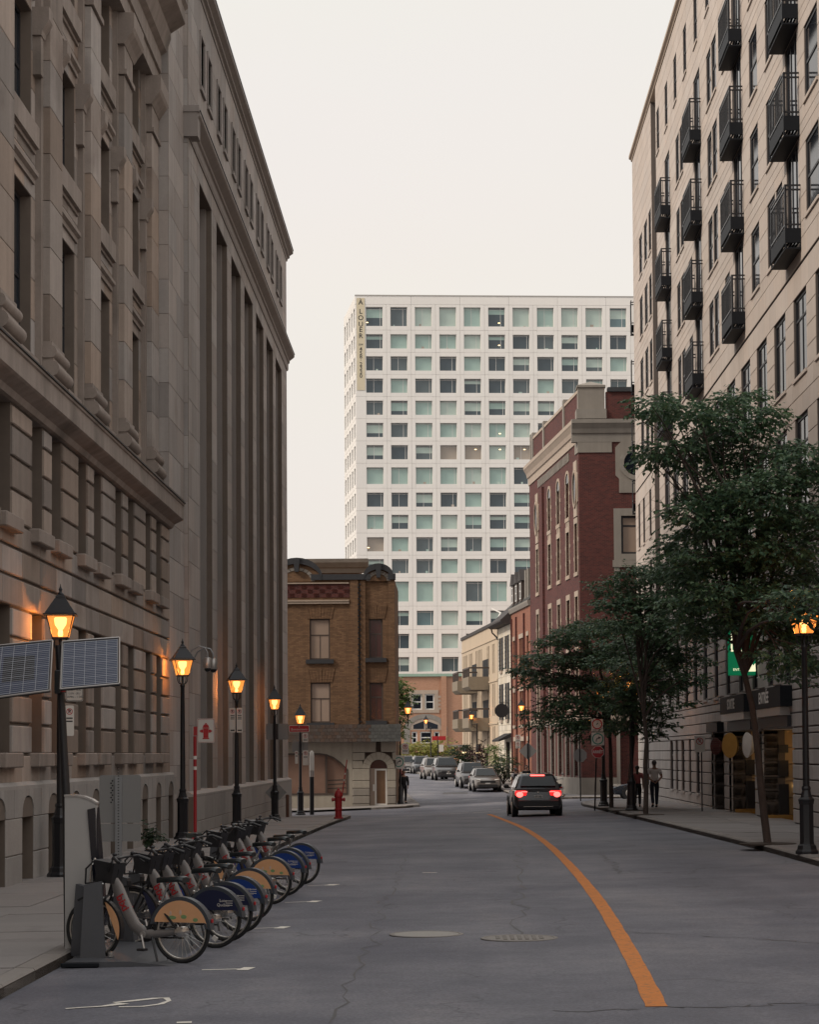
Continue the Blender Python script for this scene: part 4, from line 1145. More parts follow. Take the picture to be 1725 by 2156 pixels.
    put_text('ENTRÉE', .11, M['sign_litw'], s, (x0 + .25, -.095, .18))
right_block()

# ------------------------------------------------------------------ right, past the crossing: red brick hall
AX = (7.5, 123.0)
SLOPE = -.1016
def line_pt(y): return (AX[0] + SLOPE * (y - AX[1]), y)
def wall_frame(ya, yb, off=0.0):
    """frame for a house front on the right side of the far street, u from far (yb) to near (ya)"""
    a, b = line_pt(ya), line_pt(yb)
    f = FR(b[0] + off, b[1], a[0] - b[0], a[1] - b[1]); f.len = math.hypot(a[0] - b[0], a[1] - b[1])
    return f
def red_hall():
    B = thing('brick_hall', 'red brick hall with arched windows, cream stone trim and round windows, past the crossing', 'building', (9, 130, 0), world=True)
    fr = wall_frame(123.0, 143.2); LN = fr.len
    ff = FR(7.5, 123.0, 1, 0)
    cols = [on_fr(fr, x, y)[0] for x, y in ((1133, 1250), (1158, 1150), (1177, 1150), (1196.5, 1150), (1214, 1150))]
    hw = .58
    holes = []
    zs = {}
    for k, c in enumerate(cols):
        w = hw if k in (1, 2, 3) else .5
        t2 = (12.55, 15.1) if k in (1, 2, 3) else (12.5, 15.3)
        for lo, hi in (t2, (8.2, 11.1), (4.7, 7.0)): holes.append((c - w, c + w, lo, hi))
        if k in (1, 2, 3): holes.append((c - w, c + w, 15.95, 18.0))
    gh = []
    for k in range(6):
        u = LN - 1.6 - 3.0 * k
        gh.append((u - .75, u + .75, .85, 3.6))
    wall = MB()
    vs = vcuts(-.6, 19.85, 99, holes + gh)
    backing(fr, wall, 0, LN, vs, holes + gh, -.45, 0)
    wall.build('street_wall', M['brick_red'], B)
    for h in holes:
        window(fr, B, h[0], h[1], h[2], h[3], -.16, M['trim'], M['glass'], 2, 2, .10, .1)
        s = MB(); a, b, lo, hi = h
        fr.box(s, a - .16, b + .16, lo - .22, lo, -.1, .07)
        if hi != 18.0: fr.box(s, a - .14, b + .14, hi, hi + .32, -.1, .05)
        fr.box(s, a - .14, a, lo, hi, -.1, .04); fr.box(s, b, b + .14, lo, hi, -.1, .04)
        for q in (.25, .62): fr.box(s, a - .3, a - .14, lo + (hi - lo) * q, lo + (hi - lo) * q + .22, -.05, .035); fr.box(s, b + .14, b + .3, lo + (hi - lo) * q, lo + (hi - lo) * q + .22, -.05, .035)
        s.build('surround', M['trim'], B)
    for h in gh:
        window(fr, B, h[0], h[1], h[2], h[3], -.18, M['frame_br'], M['glass'], 1, 2, .08, .1)
        s = MB(); fr.box(s, h[0] - .2, h[0], h[2] - .1, h[3] + .2, -.1, .06); fr.box(s, h[1], h[1] + .2, h[2] - .1, h[3] + .2, -.1, .06); fr.box(s, h[0] - .2, h[1] + .2, h[3] + .2, h[3] + .55, -.1, .07); s.build('surround', M['trim_g'], B)
    for k in (1, 2, 3):                     # arched heads
        c = cols[k]; z = 18.0; n = 12
        arc = MB()
        for j in range(n):
            t0, t1 = math.pi * j / n, math.pi * (j + 1) / n
            P = fr.P; r0, r1 = hw, hw + .17
            q = [(c - r * math.cos(t), z + r * math.sin(t)) for t, r in ((t0, r0), (t1, r0), (t1, r1), (t0, r1))]
            fr.plate(arc, q, -.1, .05)
        arc.build('arch', M['trim'], B)
        g = MB(); fr.plate(g, [(c - hw * math.cos(math.pi * j / n), z + hw * math.sin(math.pi * j / n)) for j in range(n + 1)], -.02, .012); g.build('lunette', M['glass'], B)
        p = MB(); fr.box(p, c - hw, c + hw, 15.42, 15.95, -.3, .03); fr.box(p, c - .04, c + .04, 15.45, 15.92, .03, .06); p.build('panel', M['trim'], B)
    for k in (0, 4):                         # round windows in cut-stone cartouches
        c = cols[k]; z = 17.3
        m = MB(); fr.plate(m, [(c - .55, z - 1.6), (c + .55, z - 1.6), (c + .55, z - .9), (c + .8, z - .8), (c + .8, z + .8), (c + .55, z + .9), (c + .55, z + 1.6), (c - .55, z + 1.6), (c - .55, z + .9), (c - .8, z + .8), (c - .8, z - .8), (c - .55, z - .9)], -.1, .06); m.build('cartouche', M['trim'], B)
        m = MB()
        for j in range(20):
            t0, t1 = 2 * math.pi * j / 20, 2 * math.pi * (j + 1) / 20
            fr.plate(m, [(c + r * .6 * math.cos(t), z + r * math.sin(t)) for t, r in ((t0, .95), (t1, .95), (t1, 1.12), (t0, 1.12))], .06, .13)
        m.build('ring', M['trim'], B)
        m = MB(); fr.plate(m, [(c + .57 * math.cos(2 * math.pi * j / 20), z + .95 * math.sin(2 * math.pi * j / 20)) for j in range(20)], .06, .075); m.build('round_pane', M['glass'], B)
    # front wall towards the camera, its shade put into the greyer trim
    WF = 9.0
    oc = on_fr(ff, 1335, 975); wn = (on_fr(ff, 1306, 1120)[0], on_fr(ff, 1306, 1165)[1])
    wu0, wv1 = on_fr(ff, 1308, 1086); wu1, wv0 = on_fr(ff, 1345, 1166)
    du0, dv1 = on_fr(ff, 1296, 1530); 
    fw = MB()
    fh = [(wu0 + .0, wu0 + 1.35, wv0, wv1), (2.2, 4.2, -.4, 3.4)]
    backing(ff, fw, 0, WF, vcuts(-.6, 19.85, 99, fh), fh, -.4, 0)
    fw.build('front_wall', M['brick_red'], B)
    a, b, lo, hi = fh[0]
    window(ff, B, a, b, lo, hi, -.14, M['frame_d'], M['glass_warm'], 1, 2, .12, .1, rowfrac=[.74])
    s = MB(); ff.box(s, a - .42, a, lo - .35, hi + .42, -.1, .05); ff.box(s, b, b + .42, lo - .35, hi + .42, -.1, .05); ff.box(s, a, b, hi, hi + .42, -.1, .05); ff.box(s, a - .5, b + .5, lo - .75, lo - .35, -.1, .09); ff.box(s, a, b, lo - .35, lo, -.1, .10); ff.box(s, a - .42, a - .1, lo - 2.2, lo - .75, -.1, .04); s.build('surround', M['trim_g'], B)
    ou, oz = oc; ou += .15
    m = MB(); ff.plate(m, [(ou - 1.0, oz - 1.7), (ou + 1.0, oz - 1.7), (ou + 1.0, oz - .9), (ou + 1.2, oz - .9), (ou + 1.2, oz + .9), (ou + .9, oz + 1.2), (ou + .9, oz + 1.7), (ou - .55, oz + 1.7), (ou - .9, oz + 1.2), (ou - 1.2, oz + .9), (ou - 1.2, oz - .7), (ou - 1.0, oz - .9)], -.1, .06); m.build('cartouche', M['trim_g'], B)
    m = MB()
    for j in range(24):
        t0, t1 = 2 * math.pi * j / 24, 2 * math.pi * (j + 1) / 24
        ff.plate(m, [(ou + r * math.cos(t), oz + r * math.sin(t)) for t, r in ((t0, .72), (t1, .72), (t1, .98), (t0, .98))], .06, .13)
    m.build('ring', M['trim_g'], B)
    m = MB(); ff.plate(m, [(ou + .72 * math.cos(2 * math.pi * j / 24), oz + .72 * math.sin(2 * math.pi * j / 24)) for j in range(24)], .06, .08); m.build('round_pane', M['glass'], B)
    # stone base, loading bay, string courses, cornice, parapet
    bs = MB(); fr.box(bs, -.0, LN + .04, -.6, .75, -.2, .12); ff.box(bs, -.12, 2.0, -.6, .75, -.2, .12); ff.box(bs, 4.4, WF, -.6, .75, -.2, .12); bs.build('stone_base', M['trim_g'], B)
    m = MB(); ff.box(m, 2.0, 2.2, -.4, 3.7, -.1, .1); ff.box(m, 4.2, 4.4, -.4, 3.7, -.1, .1); ff.box(m, 2.2, 4.2, 3.4, 3.7, -.1, .1); m.build('bay_surround', M['trim_g'], B)
    m = MB(); ff.box(m, 2.2, 4.2, -.4, 3.4, -.5, -.3); m.build('bay_door', M['door_beige'], B)
    m = MB(); fr.box(m, LN - 1.1, LN + .05, 19.25, 19.85, -.1, .05); ff.box(m, -.05, 1.9, 19.25, 19.85, -.1, .048); m.build('corner_quoin', M['trim_g'], B)
    for (z0, z1, o) in ((3.95, 4.35, .08),):
        m = MB(); fr.box(m, 0, LN + o, z0, z1, -.1, o); ff.box(m, -o, WF, z0, z1, -.1, o - .002); m.build('string_course', M['trim'], B)
    m = MB()
    for k in range(26):
        u = 4.2 + k * .5
        if u < LN - 3.2: fr.box(m, u, u + .25, 19.2, 19.7, -.05, .06)
    m.build('dentil_course', M['trim_g'], B, kind='stuff')
    cm = MB()
    prof = [(-.4, 19.85), (.06, 19.85), (.06, 20.3), (.14, 20.36), (.2, 20.6), (.34, 20.85), (.38, 20.9), (.38, 21.12), (-.4, 21.2)]
    fr.prof(cm, prof, -.1, LN + .02); cm.build('cornice', M['trim'], B)
    cm = MB(); ff.prof(cm, [(d - .003, v - .002) for d, v in prof], -.39, WF); cm.build('cornice', M['trim_g'], B)  # street side cream as sunlit, this face grey: light put into the trim colours
    pp = MB(); fr.box(pp, .3, LN - .1, 21.2, 22.75, -.5, -.1); ff.box(pp, 1.6, WF, 21.2, 22.75, -.5, -.12); pp.build('parapet', M['brick_red'], B)
    pc = MB(); fr.box(pc, .3, LN - .1, 22.75, 22.92, -.55, -.05); pc.build('parapet_cap', M['trim'], B)
    pc = MB(); ff.box(pc, 1.7, WF, 22.752, 23.0, -.6, .0); pc.build('parapet_cap', M['slate'], B)
    pb = MB(); pb_u = on_fr(ff, 1222, 850)[0]
    ff.box(pb, -.1, 1.62, 21.2, 21.75, -1.3, .05); ff.box(pb, 0, 1.52, 21.75, 23.0, -1.2, -.05); ff.box(pb, -.06, 1.58, 23.0, 23.12, -1.26, .02)
    pb.poly([ff.P(-.06, 23.12, .02), ff.P(1.58, 23.12, .02), ff.P(.76, 23.42, -.6)]); pb.poly([ff.P(1.58, 23.12, .02), ff.P(1.58, 23.12, -1.26), ff.P(.76, 23.42, -.6)])
    pb.poly([ff.P(1.58, 23.12, -1.26), ff.P(-.06, 23.12, -1.26), ff.P(.76, 23.42, -.6)]); pb.poly([ff.P(-.06, 23.12, -1.26), ff.P(-.06, 23.12, .02), ff.P(.76, 23.42, -.6)])
    pb.build('corner_block', M['trim_g'], B)
    for u in (1.0, LN - 6.0, 6.0, .2):
        m = MB(); fr.box(m, u, u + .5, 21.2, 23.2, -.52, -.02); m.build('parapet_pier', M['trim_g'], B)
    cr = MB(); P0 = [fr.P(.05, -.6, -.4), fr.P(LN - .1, -.6, -.4), ff.P(WF, -.6, -.4), Vector((16.4, 143, -.6))]
    cr.hexa([P0[0], P0[1], P0[2], P0[3]] + [p + Vector((0, 0, 21.9)) for p in P0]); cr.build('core', M['brick_red'], B)
    m = MB(); fr.box(m, on_fr(fr, 1146, 1150)[0] - .1, on_fr(fr, 1146, 1150)[0] + .1, 0, 19, .0, .14); m.build('downpipe', M['brick_red'], B)
red_hall()

# ------------------------------------------------------------------ right: three smaller houses along the far street
def row_house():
    B = thing('brick_row_house', 'narrow orange brick house with grey mansard roof beside the red brick hall', 'building', (5, 148, 0), world=True)
    fr = wall_frame(143.3, 153.0); LN = fr.len
    holes = []
    for u in (1.5, 4.7, 5.8, 8.4):
        for lo, hi in ((7.6, 10.0), (4.1, 6.4)): holes.append((u - .45, u + .45, lo, hi))
        holes.append((u - .45, u + .45, .9, 3.0))
    w = MB(); backing(fr, w, 0, LN, vcuts(-.4, 11.95, 99, holes), holes, -.4, 0); w.build('wall', M['brick_row'], B)
    for h in holes:
        window(fr, B, h[0], h[1], h[2], h[3], -.12, M['frame_d'], M['glass'], 1, 2, .06, .08)
        s = MB(); fr.box(s, h[0] - .12, h[1] + .12, h[2] - .2, h[2], -.1, .08); fr.box(s, h[0] - .1, h[1] + .1, h[3], h[3] + .3, -.1, .05); s.build('sill', M['trim'], B)
    for u in (.5, 3.0, 7.0):
        m = MB(); fr.box(m, u - .07, u + .07, -.2, 11.6, 0, .12); m.build('downpipe', M['brick_red'], B)
    m = MB(); fr.prof(m, [(-.4, 11.96), (.12, 11.96), (.2, 12.2), (.2, 12.3), (-.4, 12.35)], 0, LN); m.build('cornice', M['trim_g'], B)
    m = MB(); fr.prof(m, [(-.2, 12.35), (.05, 12.35), (-.9, 14.6), (-3, 14.7), (-3, 12.35)], 0, LN); m.build('mansard_roof', M['shingle_g'], B)
    for u in (1.2, 3.2, 5.4):
        m = MB(); fr.box(m, u - .5, u + .5, 12.5, 13.9, -1.2, .05); m.build('dormer', M['frame_br'], B)
        window(fr, B, u - .35, u + .35, 12.65, 13.75, .09, M['frame_w'], M['glass'], 1, 2, .08, .03)
        m = MB(); fr.plate(m, [(u - .7, 13.9), (u + .7, 13.9), (u, 14.7)], -1.3, .15); m.build('dormer_roof', M['dark_roof'], B)
    for u in (7.0, 8.2):
        m = MB(); fr.box(m, u - .3, u + .3, 12.5, 14.5, -1.1, -.05); m.build('roof_panel', M['trim_g'], B)
    a, b = fr.P(.02, -.4, -.4), fr.P(LN - .02, -.4, -.4)
    m = MB(); m.hexa([a, b, b + Vector((9, .5, 0)), a + Vector((9, .5, 0))] + [p + Vector((0, 0, 12.3)) for p in (a, b, b + Vector((9, .5, 0)), a + Vector((9, .5, 0)))]); m.build('core', M['brick_row'], B)
row_house()
def white_house():
    B = thing('stone_house', 'whitewashed stone house with dark eaves, black shutters and an awning', 'building', (4, 157, 0), world=True)
    fr = wall_frame(153.1, 160.6); LN = fr.len
    holes = []
    for u in (2.0, 5.4):
        for lo, hi in ((8.2, 10.6), (4.6, 7.2)): holes.append((u - .5, u + .5, lo, hi))
    holes.append((4.2, 6.4, .3, 3.0))
    w = MB(); backing(fr, w, 0, LN, vcuts(-.4, 11.35, 99, holes), holes, -.4, -.02); w.build('wall', M['mortar_l'], B)
    add_blocks(fr, B, coursing(0, LN, vcuts(-.4, 11.35, .42, holes), .8, holes, .012), M['white_stone'], 0, .05, 'stone_block', .01)
    for h in holes:
        window(fr, B, h[0], h[1], h[2], h[3], -.12, M['frame_d'], M['glass'], 2, 3, .06, .08)
        if h[3] > 4:
            s = MB(); fr.box(s, h[0] - .1, h[1] + .1, h[2] - .22, h[2], -.1, .1); s.build('sill', M['trim'], B)
            for a, b in ((h[0] - .52, h[0] - .02), (h[1] + .02, h[1] + .52)):
                s = MB(); fr.box(s, a, b, h[2], h[3], .01, .06)
                for k in range(8):
                    z = h[2] + .1 + (h[3] - h[2] - .2) * k / 8; fr.box(s, a + .05, b - .05, z, z + .12, .06, .08)
                s.build('shutter', M['shutter'], B)
    m = MB(); fr.prof(m, [(-.1, 11.36), (.55, 11.36), (.75, 11.5), (.75, 11.62), (-.1, 11.9)], -.3, LN); m.build('eaves', M['dark_roof'], B)
    m = MB(); fr.prof(m, [(-.1, 11.9), (.7, 11.64), (-2.6, 14.6), (-5, 14.6), (-5, 11.9)], 0, LN); m.build('roof', M['dark_roof'], B)
    m = MB(); fr.prof(m, [(0, 3.6), (0, 3.3), (.9, 3.0), (.9, 3.14)], 3.4, LN - .2); m.build('awning', M['awning'], B)
    m = MB(); m.lathe([(.5, 0), (.5, .1)], 16, M=Matrix.Rotation(math.pi / 2, 3, 'X'), c=tuple(fr.P(LN - 1.3, 5.2, .55))); m.build('round_shop_sign', M['metal_b'], B)
    m = MB(); m.tube([fr.P(LN - 1.3, 5.75, 0), fr.P(LN - 1.3, 5.75, .7)], .03, 6); m.build('sign_arm', M['metal_b'], B)
    m = MB(); m.tube([fr.P(.1, 11.4, .5), fr.P(-.2, 11.1, .4), fr.P(-.2, 10.8, .1), fr.P(.1, 10.6, .05)], .06, 6); m.build('gutter_pipe', M['metal_b'], B)
    a, b = fr.P(.02, -.4, -.4), fr.P(LN - .02, -.4, -.4)
    m = MB(); m.hexa([a, b, b + Vector((8, .5, 0)), a + Vector((8, .5, 0))] + [p + Vector((0, 0, 12.2)) for p in (a, b, b + Vector((8, .5, 0)), a + Vector((8, .5, 0)))]); m.build('core', M['white_stone'], B)
    flush_blocks(B)
white_house()
def beige_flats():
    B = thing('balcony_flats', 'beige concrete flats with boxy balconies and vertical window slots', 'building', (3, 172, 0), world=True)
    fr = wall_frame(160.8, 185.5); LN = fr.len
    holes = []
    groups = ((1.0, 4), (5.6, 3), (10.4, 5), (18.2, 2), (21.5, 2))
    for z0, z1 in ((8.2, 10.4), (5.0, 7.4), (1.5, 4.2)):
        for g, n in groups:
            for k in range(n): holes.append((g + k * .95, g + k * .95 + .5, z0, z1))
    w = MB(); backing(fr, w, 0, LN, vcuts(-.2, 11.8, 99, holes), holes, -.45, 0); w.build('wall', M['beige'], B)
    for h in holes: window(fr, B, h[0], h[1], h[2], h[3], -.26, M['frame_d'], M['glass'], 1, 1, .05, .07)
    for z in (4.35, 7.55, 10.7):
        m = MB(); fr.box(m, 0, LN, z, z + .12, 0, .06); m.build('string_course', M['beige'], B)
    m = MB(); fr.box(m, -.05, LN, 11.8, 12.05, -.5, .1); m.build('coping', M['dark_roof'], B)
    for (x0, x1, yt, yb_) in ((993, 1041, 1393, 1416), (962, 1000, 1412, 1433), (996, 1044, 1479, 1503), (963, 1002, 1488, 1512)):
        pass
    for (u0, z, ln, dp) in ((14.8, 7.05, 4.6, 1.6), (7.2, 7.0, 4.2, 1.6), (14.8, 3.9, 4.6, 1.6), (7.2, 3.95, 4.2, 1.6)):
        o = MB(); fr.prof(o, [(0, z), (dp - .25, z), (dp, z + .25), (dp, z + 1.0), (dp - .12, z + 1.0), (dp - .12, z + .2), (0, z + .2)], u0, u0 + ln)
        fr.box(o, u0, u0 + .12, z + .2, z + 1.0, 0, dp - .12); fr.box(o, u0 + ln - .12, u0 + ln, z + .2, z + 1.0, 0, dp - .12)
        b = o.build('balcony', M['beige_d'], B); ORG[b.name] = ORG[B.name]
        r = MB(); fr.box(r, u0, u0 + ln, z + 1.62, z + 1.74, dp - .13, dp - .03)
        fr.box(r, u0 + ln - .1, u0 + ln, z + 1.62, z + 1.74, 0, dp - .13)
        for k in range(14): u = u0 + .05 + (ln - .1) * k / 13; fr.box(r, u - .04, u + .04, z + 1.0, z + 1.62, dp - .1, dp - .05)
        r.build('railing', M['frame_br'], b)
        d = MB(); fr.box(d, u0 + .4, u0 + ln - .4, z + .2, z + 2.4, -.2, .01); d.build('balcony_door', M['dark_in'], B)
    for u in (1.8, 3.6, 12.0, 13.4):
        m = MB(); fr.box(m, u - .4, u + .4, -.1, 2.0, -.1, .03); m.build('entrance_door', M['frame_br'], B)
        l = MB(); fr.box(l, u - .18, u + .18, 2.3, 2.9, 0, .2); lo = l.build('porch_lamp', M['frame_d'], B)
        l = MB(); l.ball(fr.P(u, 2.24, .14), .11, 8, 6); ORG[lo.name] = ORG[B.name]; l.build('bulb', M['lit_room'], lo)
    for k in range(5):                       # roof-terrace trellis
        m = MB(); m.tube([fr.P(18 + k * .1, 12.0, -.6), fr.P(17 + k * .1, 13.1, -1.2), fr.P(10, 13.9, -1.4)], .04, 5) if k in (0, 3) else None
        if m.f: m.build('roof_trellis', M['white'], B)
    a, b = fr.P(.02, -.2, -.45), fr.P(LN - .02, -.2, -.45)
    m = MB(); m.hexa([a, b, b + Vector((9, .8, 0)), a + Vector((9, .8, 0))] + [p + Vector((0, 0, 12.1)) for p in (a, b, b + Vector((9, .8, 0)), a + Vector((9, .8, 0)))]); m.build('core', M['beige'], B)
beige_flats()
# ------------------------------------------------------------------ the white tower at the end of the street
def tower():
    B = thing('white_tower', 'white concrete tower with a grid of square windows at the end of the street', 'building', (-12, 292, 0), world=True)
    pc = on_y(748, 622, 290.0)
    ang = R_(3.4)
    fr = FR(pc.x, pc.y, math.cos(ang), math.sin(ang))
    rows = [(647, 40.2), (704.2, 30), (750.6, 30), (797.3, 30), (843.7, 30), (890.5, 30), (937.2, 30), (984, 35.2), (1037, 30), (1083.7, 30), (1130.8, 30), (1176.8, 30), (1224, 42.5), (1285.5, 31), (1334, 31), (1383, 31)]
    x_l = [770.7 + 52.05 * k for k in range(12)]
    ztop = on_fr(fr, 748, 623)[1]
    # cell boundaries: half way between windows
    zr = []
    for (y, h) in rows:
        z1 = on_fr(fr, 900, y)[1]; z0 = on_fr(fr, 900, y + h)[1]; zr.append((z0, z1))
    zb = [ztop - .001 - 1.15] + [(zr[k][0] + zr[k + 1][1]) / 2 for k in range(len(zr) - 1)] + [zr[-1][0] - .85]
    ur = []
    for k in range(12):
        u0 = on_fr(fr, 770.7, 700)[0] + 3.313 * k; ur.append((u0, u0 + 2.27))
    gl = M['pane_w']; rg = random.Random(5)
    pat = ["013320323343", "022230010002", "012020100122", "021000121112", "102300100110", "012232310001", "001553500101", "222232010022", "000020012010", "202310002101", "521110021011", "011220001201", "222312101202", "204300230120", "202300112031", "012120012102"]
    cache = {}
    def cell(w, h, a, b, lo, hi):            # one precast panel with its opening, open at the back
        key = tuple(round(q, 3) for q in (w, h, a, b, lo, hi))
        if key not in cache:
            m = MB(); D = .55
            m.cbox(0.012, a, 0, D, .012, h - .012, .02); m.cbox(b, w - .012, 0, D, .012, h - .012, .02)
            m.box(a, b, .004, D, .012, lo); m.box(a, b, .004, D, hi, h - .012)
            cache[key] = m.mesh('panel', M['panel_w'])
        return cache[key]
    org = Vector(ORG[B.name])
    ub = [0] + [(ur[k][1] + ur[k + 1][0]) / 2 for k in range(11)] + [ur[11][1] + .52]
    for j, (z0, z1) in enumerate(zr):
        for i, (a, b) in enumerate(ur):
            px = proj(fr.P(a, z0, 0))
            w, h = ub[i + 1] - ub[i], zb[j] - zb[j + 1]
            o = link('panel', cell(w, h, a - ub[i], b - ub[i], z0 - zb[j + 1], z1 - zb[j + 1]), B, fr.P(ub[i], zb[j + 1], 0) - org); o.rotation_euler = (0, 0, fr.rz)
            t = int(pat[j][i]); gm = gl[t if t < 6 else 0]
            glass = gl[0] if t in (2, 3, 5) and rg.random() < .0 else gm
            wo = window(fr, B, a, b, z0, z1, -.36, M['frame_w'], glass, 1, 1, .05, .06, rowfrac=[.90])
            ml = MB(); mlx = .0
            if t in (0, 1, 4) or rg.random() < .6:
                s = rg.choice((-.05, .25, .36)); hh = z1 - z0
                k2 = ('mul', s, round(hh, 2))
                if k2 not in cache:
                    mm = MB(); mm.box(s * 2.2 - .025, s * 2.2 + .025, .004, .05, .05, hh - .05); cache[k2] = mm.mesh('mullion', M['frame_w'])
                link('mullion', cache[k2], wo)
            if t in (0, 1, 4) and rg.random() < .42:   # half-drawn blind or things on the sill
                hh = z1 - z0; f = rg.choice((.35, .55, .7)); mt = gl[rg.choice((2, 3))]
                k2 = ('bl', f, round(hh, 2), mt.name)
                if k2 not in cache:
                    mm = MB(); mm.box(-1.08, 1.08, .02, .022, hh * (1 - f), hh - .28); cache[k2] = mm.mesh('blind', mt)
                link('blind', cache[k2], wo)
            elif rg.random() < .35:
                mm = MB(); x = rg.uniform(-.8, .4); mm.cbox(x, x + rg.uniform(.15, .5), .018, .022, .06, rg.uniform(.15, .4), .002); mm.build('sill_item', gl[rg.choice((2, 5, 3))], wo)
            if (j, i) in ((0, 0), (0, 5), (5, 5), (6, 5), (6, 4), (10, 0), (1, 5), (6, 6)):
                mm = MB(); x = {0: -.95}.get(i, .35); mm.ball((x, .018, .55 if j in (0, 1, 5, 10) else 1.4), (.16, .006, .07), 10, 6); mm.build('lit_lamp', M['lit_room'], wo)
    jn = MB(); fr.box(jn, .02, ub[-1], zb[-1], zb[0], -.75, -.5); jn.build('core_face', M['joint_w'], B)
    # recessed joint backing just behind the panel faces
    jb = MB()
    for k in range(1, 12): fr.box(jb, ub[k] - .012, ub[k] + .012, zb[-1], zb[0], -.5, -.012)
    for z in zb[1:-1]: fr.box(jb, .02, ub[-1], z - .012, z + .012, -.5, -.013)
    jb.build('panel_joints', M['joint_w'], B)
    # parapet of long panels
    for k in range(0, 12, 2):
        m = MB(); fr.box(m, ub[k] + .012, ub[min(k + 2, 12)] - .012, zb[0] + .01, ztop, -.6, 0.0); m.build('parapet_panel', M['panel_w'], B)
    m = MB(); fr.box(m, -.05, ub[-1], ztop, ztop + .14, -.7, .05); m.build('coping', M['joint_w'], B)
    # left flank, turned more to the sun
    sf0 = Vector((-.149, 1, 0)).normalized(); SL = 15.5
    q = pc + sf0 * SL
    sf = FR(q.x, q.y, -sf0.x, -sf0.y)
    us = [on_fr(sf, x, 700)[0] for x in (726.5, 731.5, 736.5, 741.5, 746.5)]
    n = 5; st = SL / n
    for j, (z0, z1) in enumerate(zr):
        for i in range(n):
            a, b = st * .22, st * .78
            o = link('panel', cell(st, zb[j] - zb[j + 1], a, b, z0 - zb[j + 1], z1 - zb[j + 1]), B, sf.P(st * i, zb[j + 1], 0) - org); o.rotation_euler = (0, 0, sf.rz)
            window(sf, B, st * i + a, st * i + b, z0, z1, -.36, M['frame_w'], gl[0] if (i + j) % 3 else gl[1], 1, 1, .05, .06)
    m = MB(); sf.box(m, 0, SL, zb[0] + .01, ztop, -.6, 0); m.build('parapet_panel', M['panel_w'], B)
    m = MB(); a, b, c = fr.P(.5, zb[-1], -.8), fr.P(ub[-1], zb[-1], -.8), sf.P(.3, zb[-1], -.8)
    H = Vector((0, 0, zb[0] - zb[-1] + .8))
    m.hexa([a, b, b + Vector((0, 24, 0)), c, a + H, b + H, b + Vector((0, 24, 0)) + H, c + H]); m.build('core', M['joint_w'], B)
    # to-let banner down the corner
    u0, z1 = on_fr(fr, 751, 628); u1, z0 = on_fr(fr, 769, 822)
    bn = MB(); fr.box(bn, u0, u1, z0, z1, .01, .05); bo = bn.build('banner', pm('banner_cloth', (.66, .58, .42), .8, [(.8, .1, 3)]), B); ORG[bo.name] = ORG[B.name]
    dark = M['sign_black']; uc = (u0 + u1) / 2
    def ch(t, yy, size):
        v = on_fr(fr, 760, yy)[1]
        o = link('lettering', text_mesh(t, size, dark, bold=.01), bo, fr.P(uc, v, .06) - org); o.rotation_euler = (math.pi / 2, 0, fr.rz)
    for t, yy in zip('ÀLOUER', (637.5, 656.5, 670, 683.5, 695, 708)): ch(t, yy, .92)
    ch('514', 726, .36)
    for t, yy in zip('458·2330', (735.5, 744, 751.5, 759, 767.5, 775.5, 784, 792)): ch(t, yy, .74)
tower()

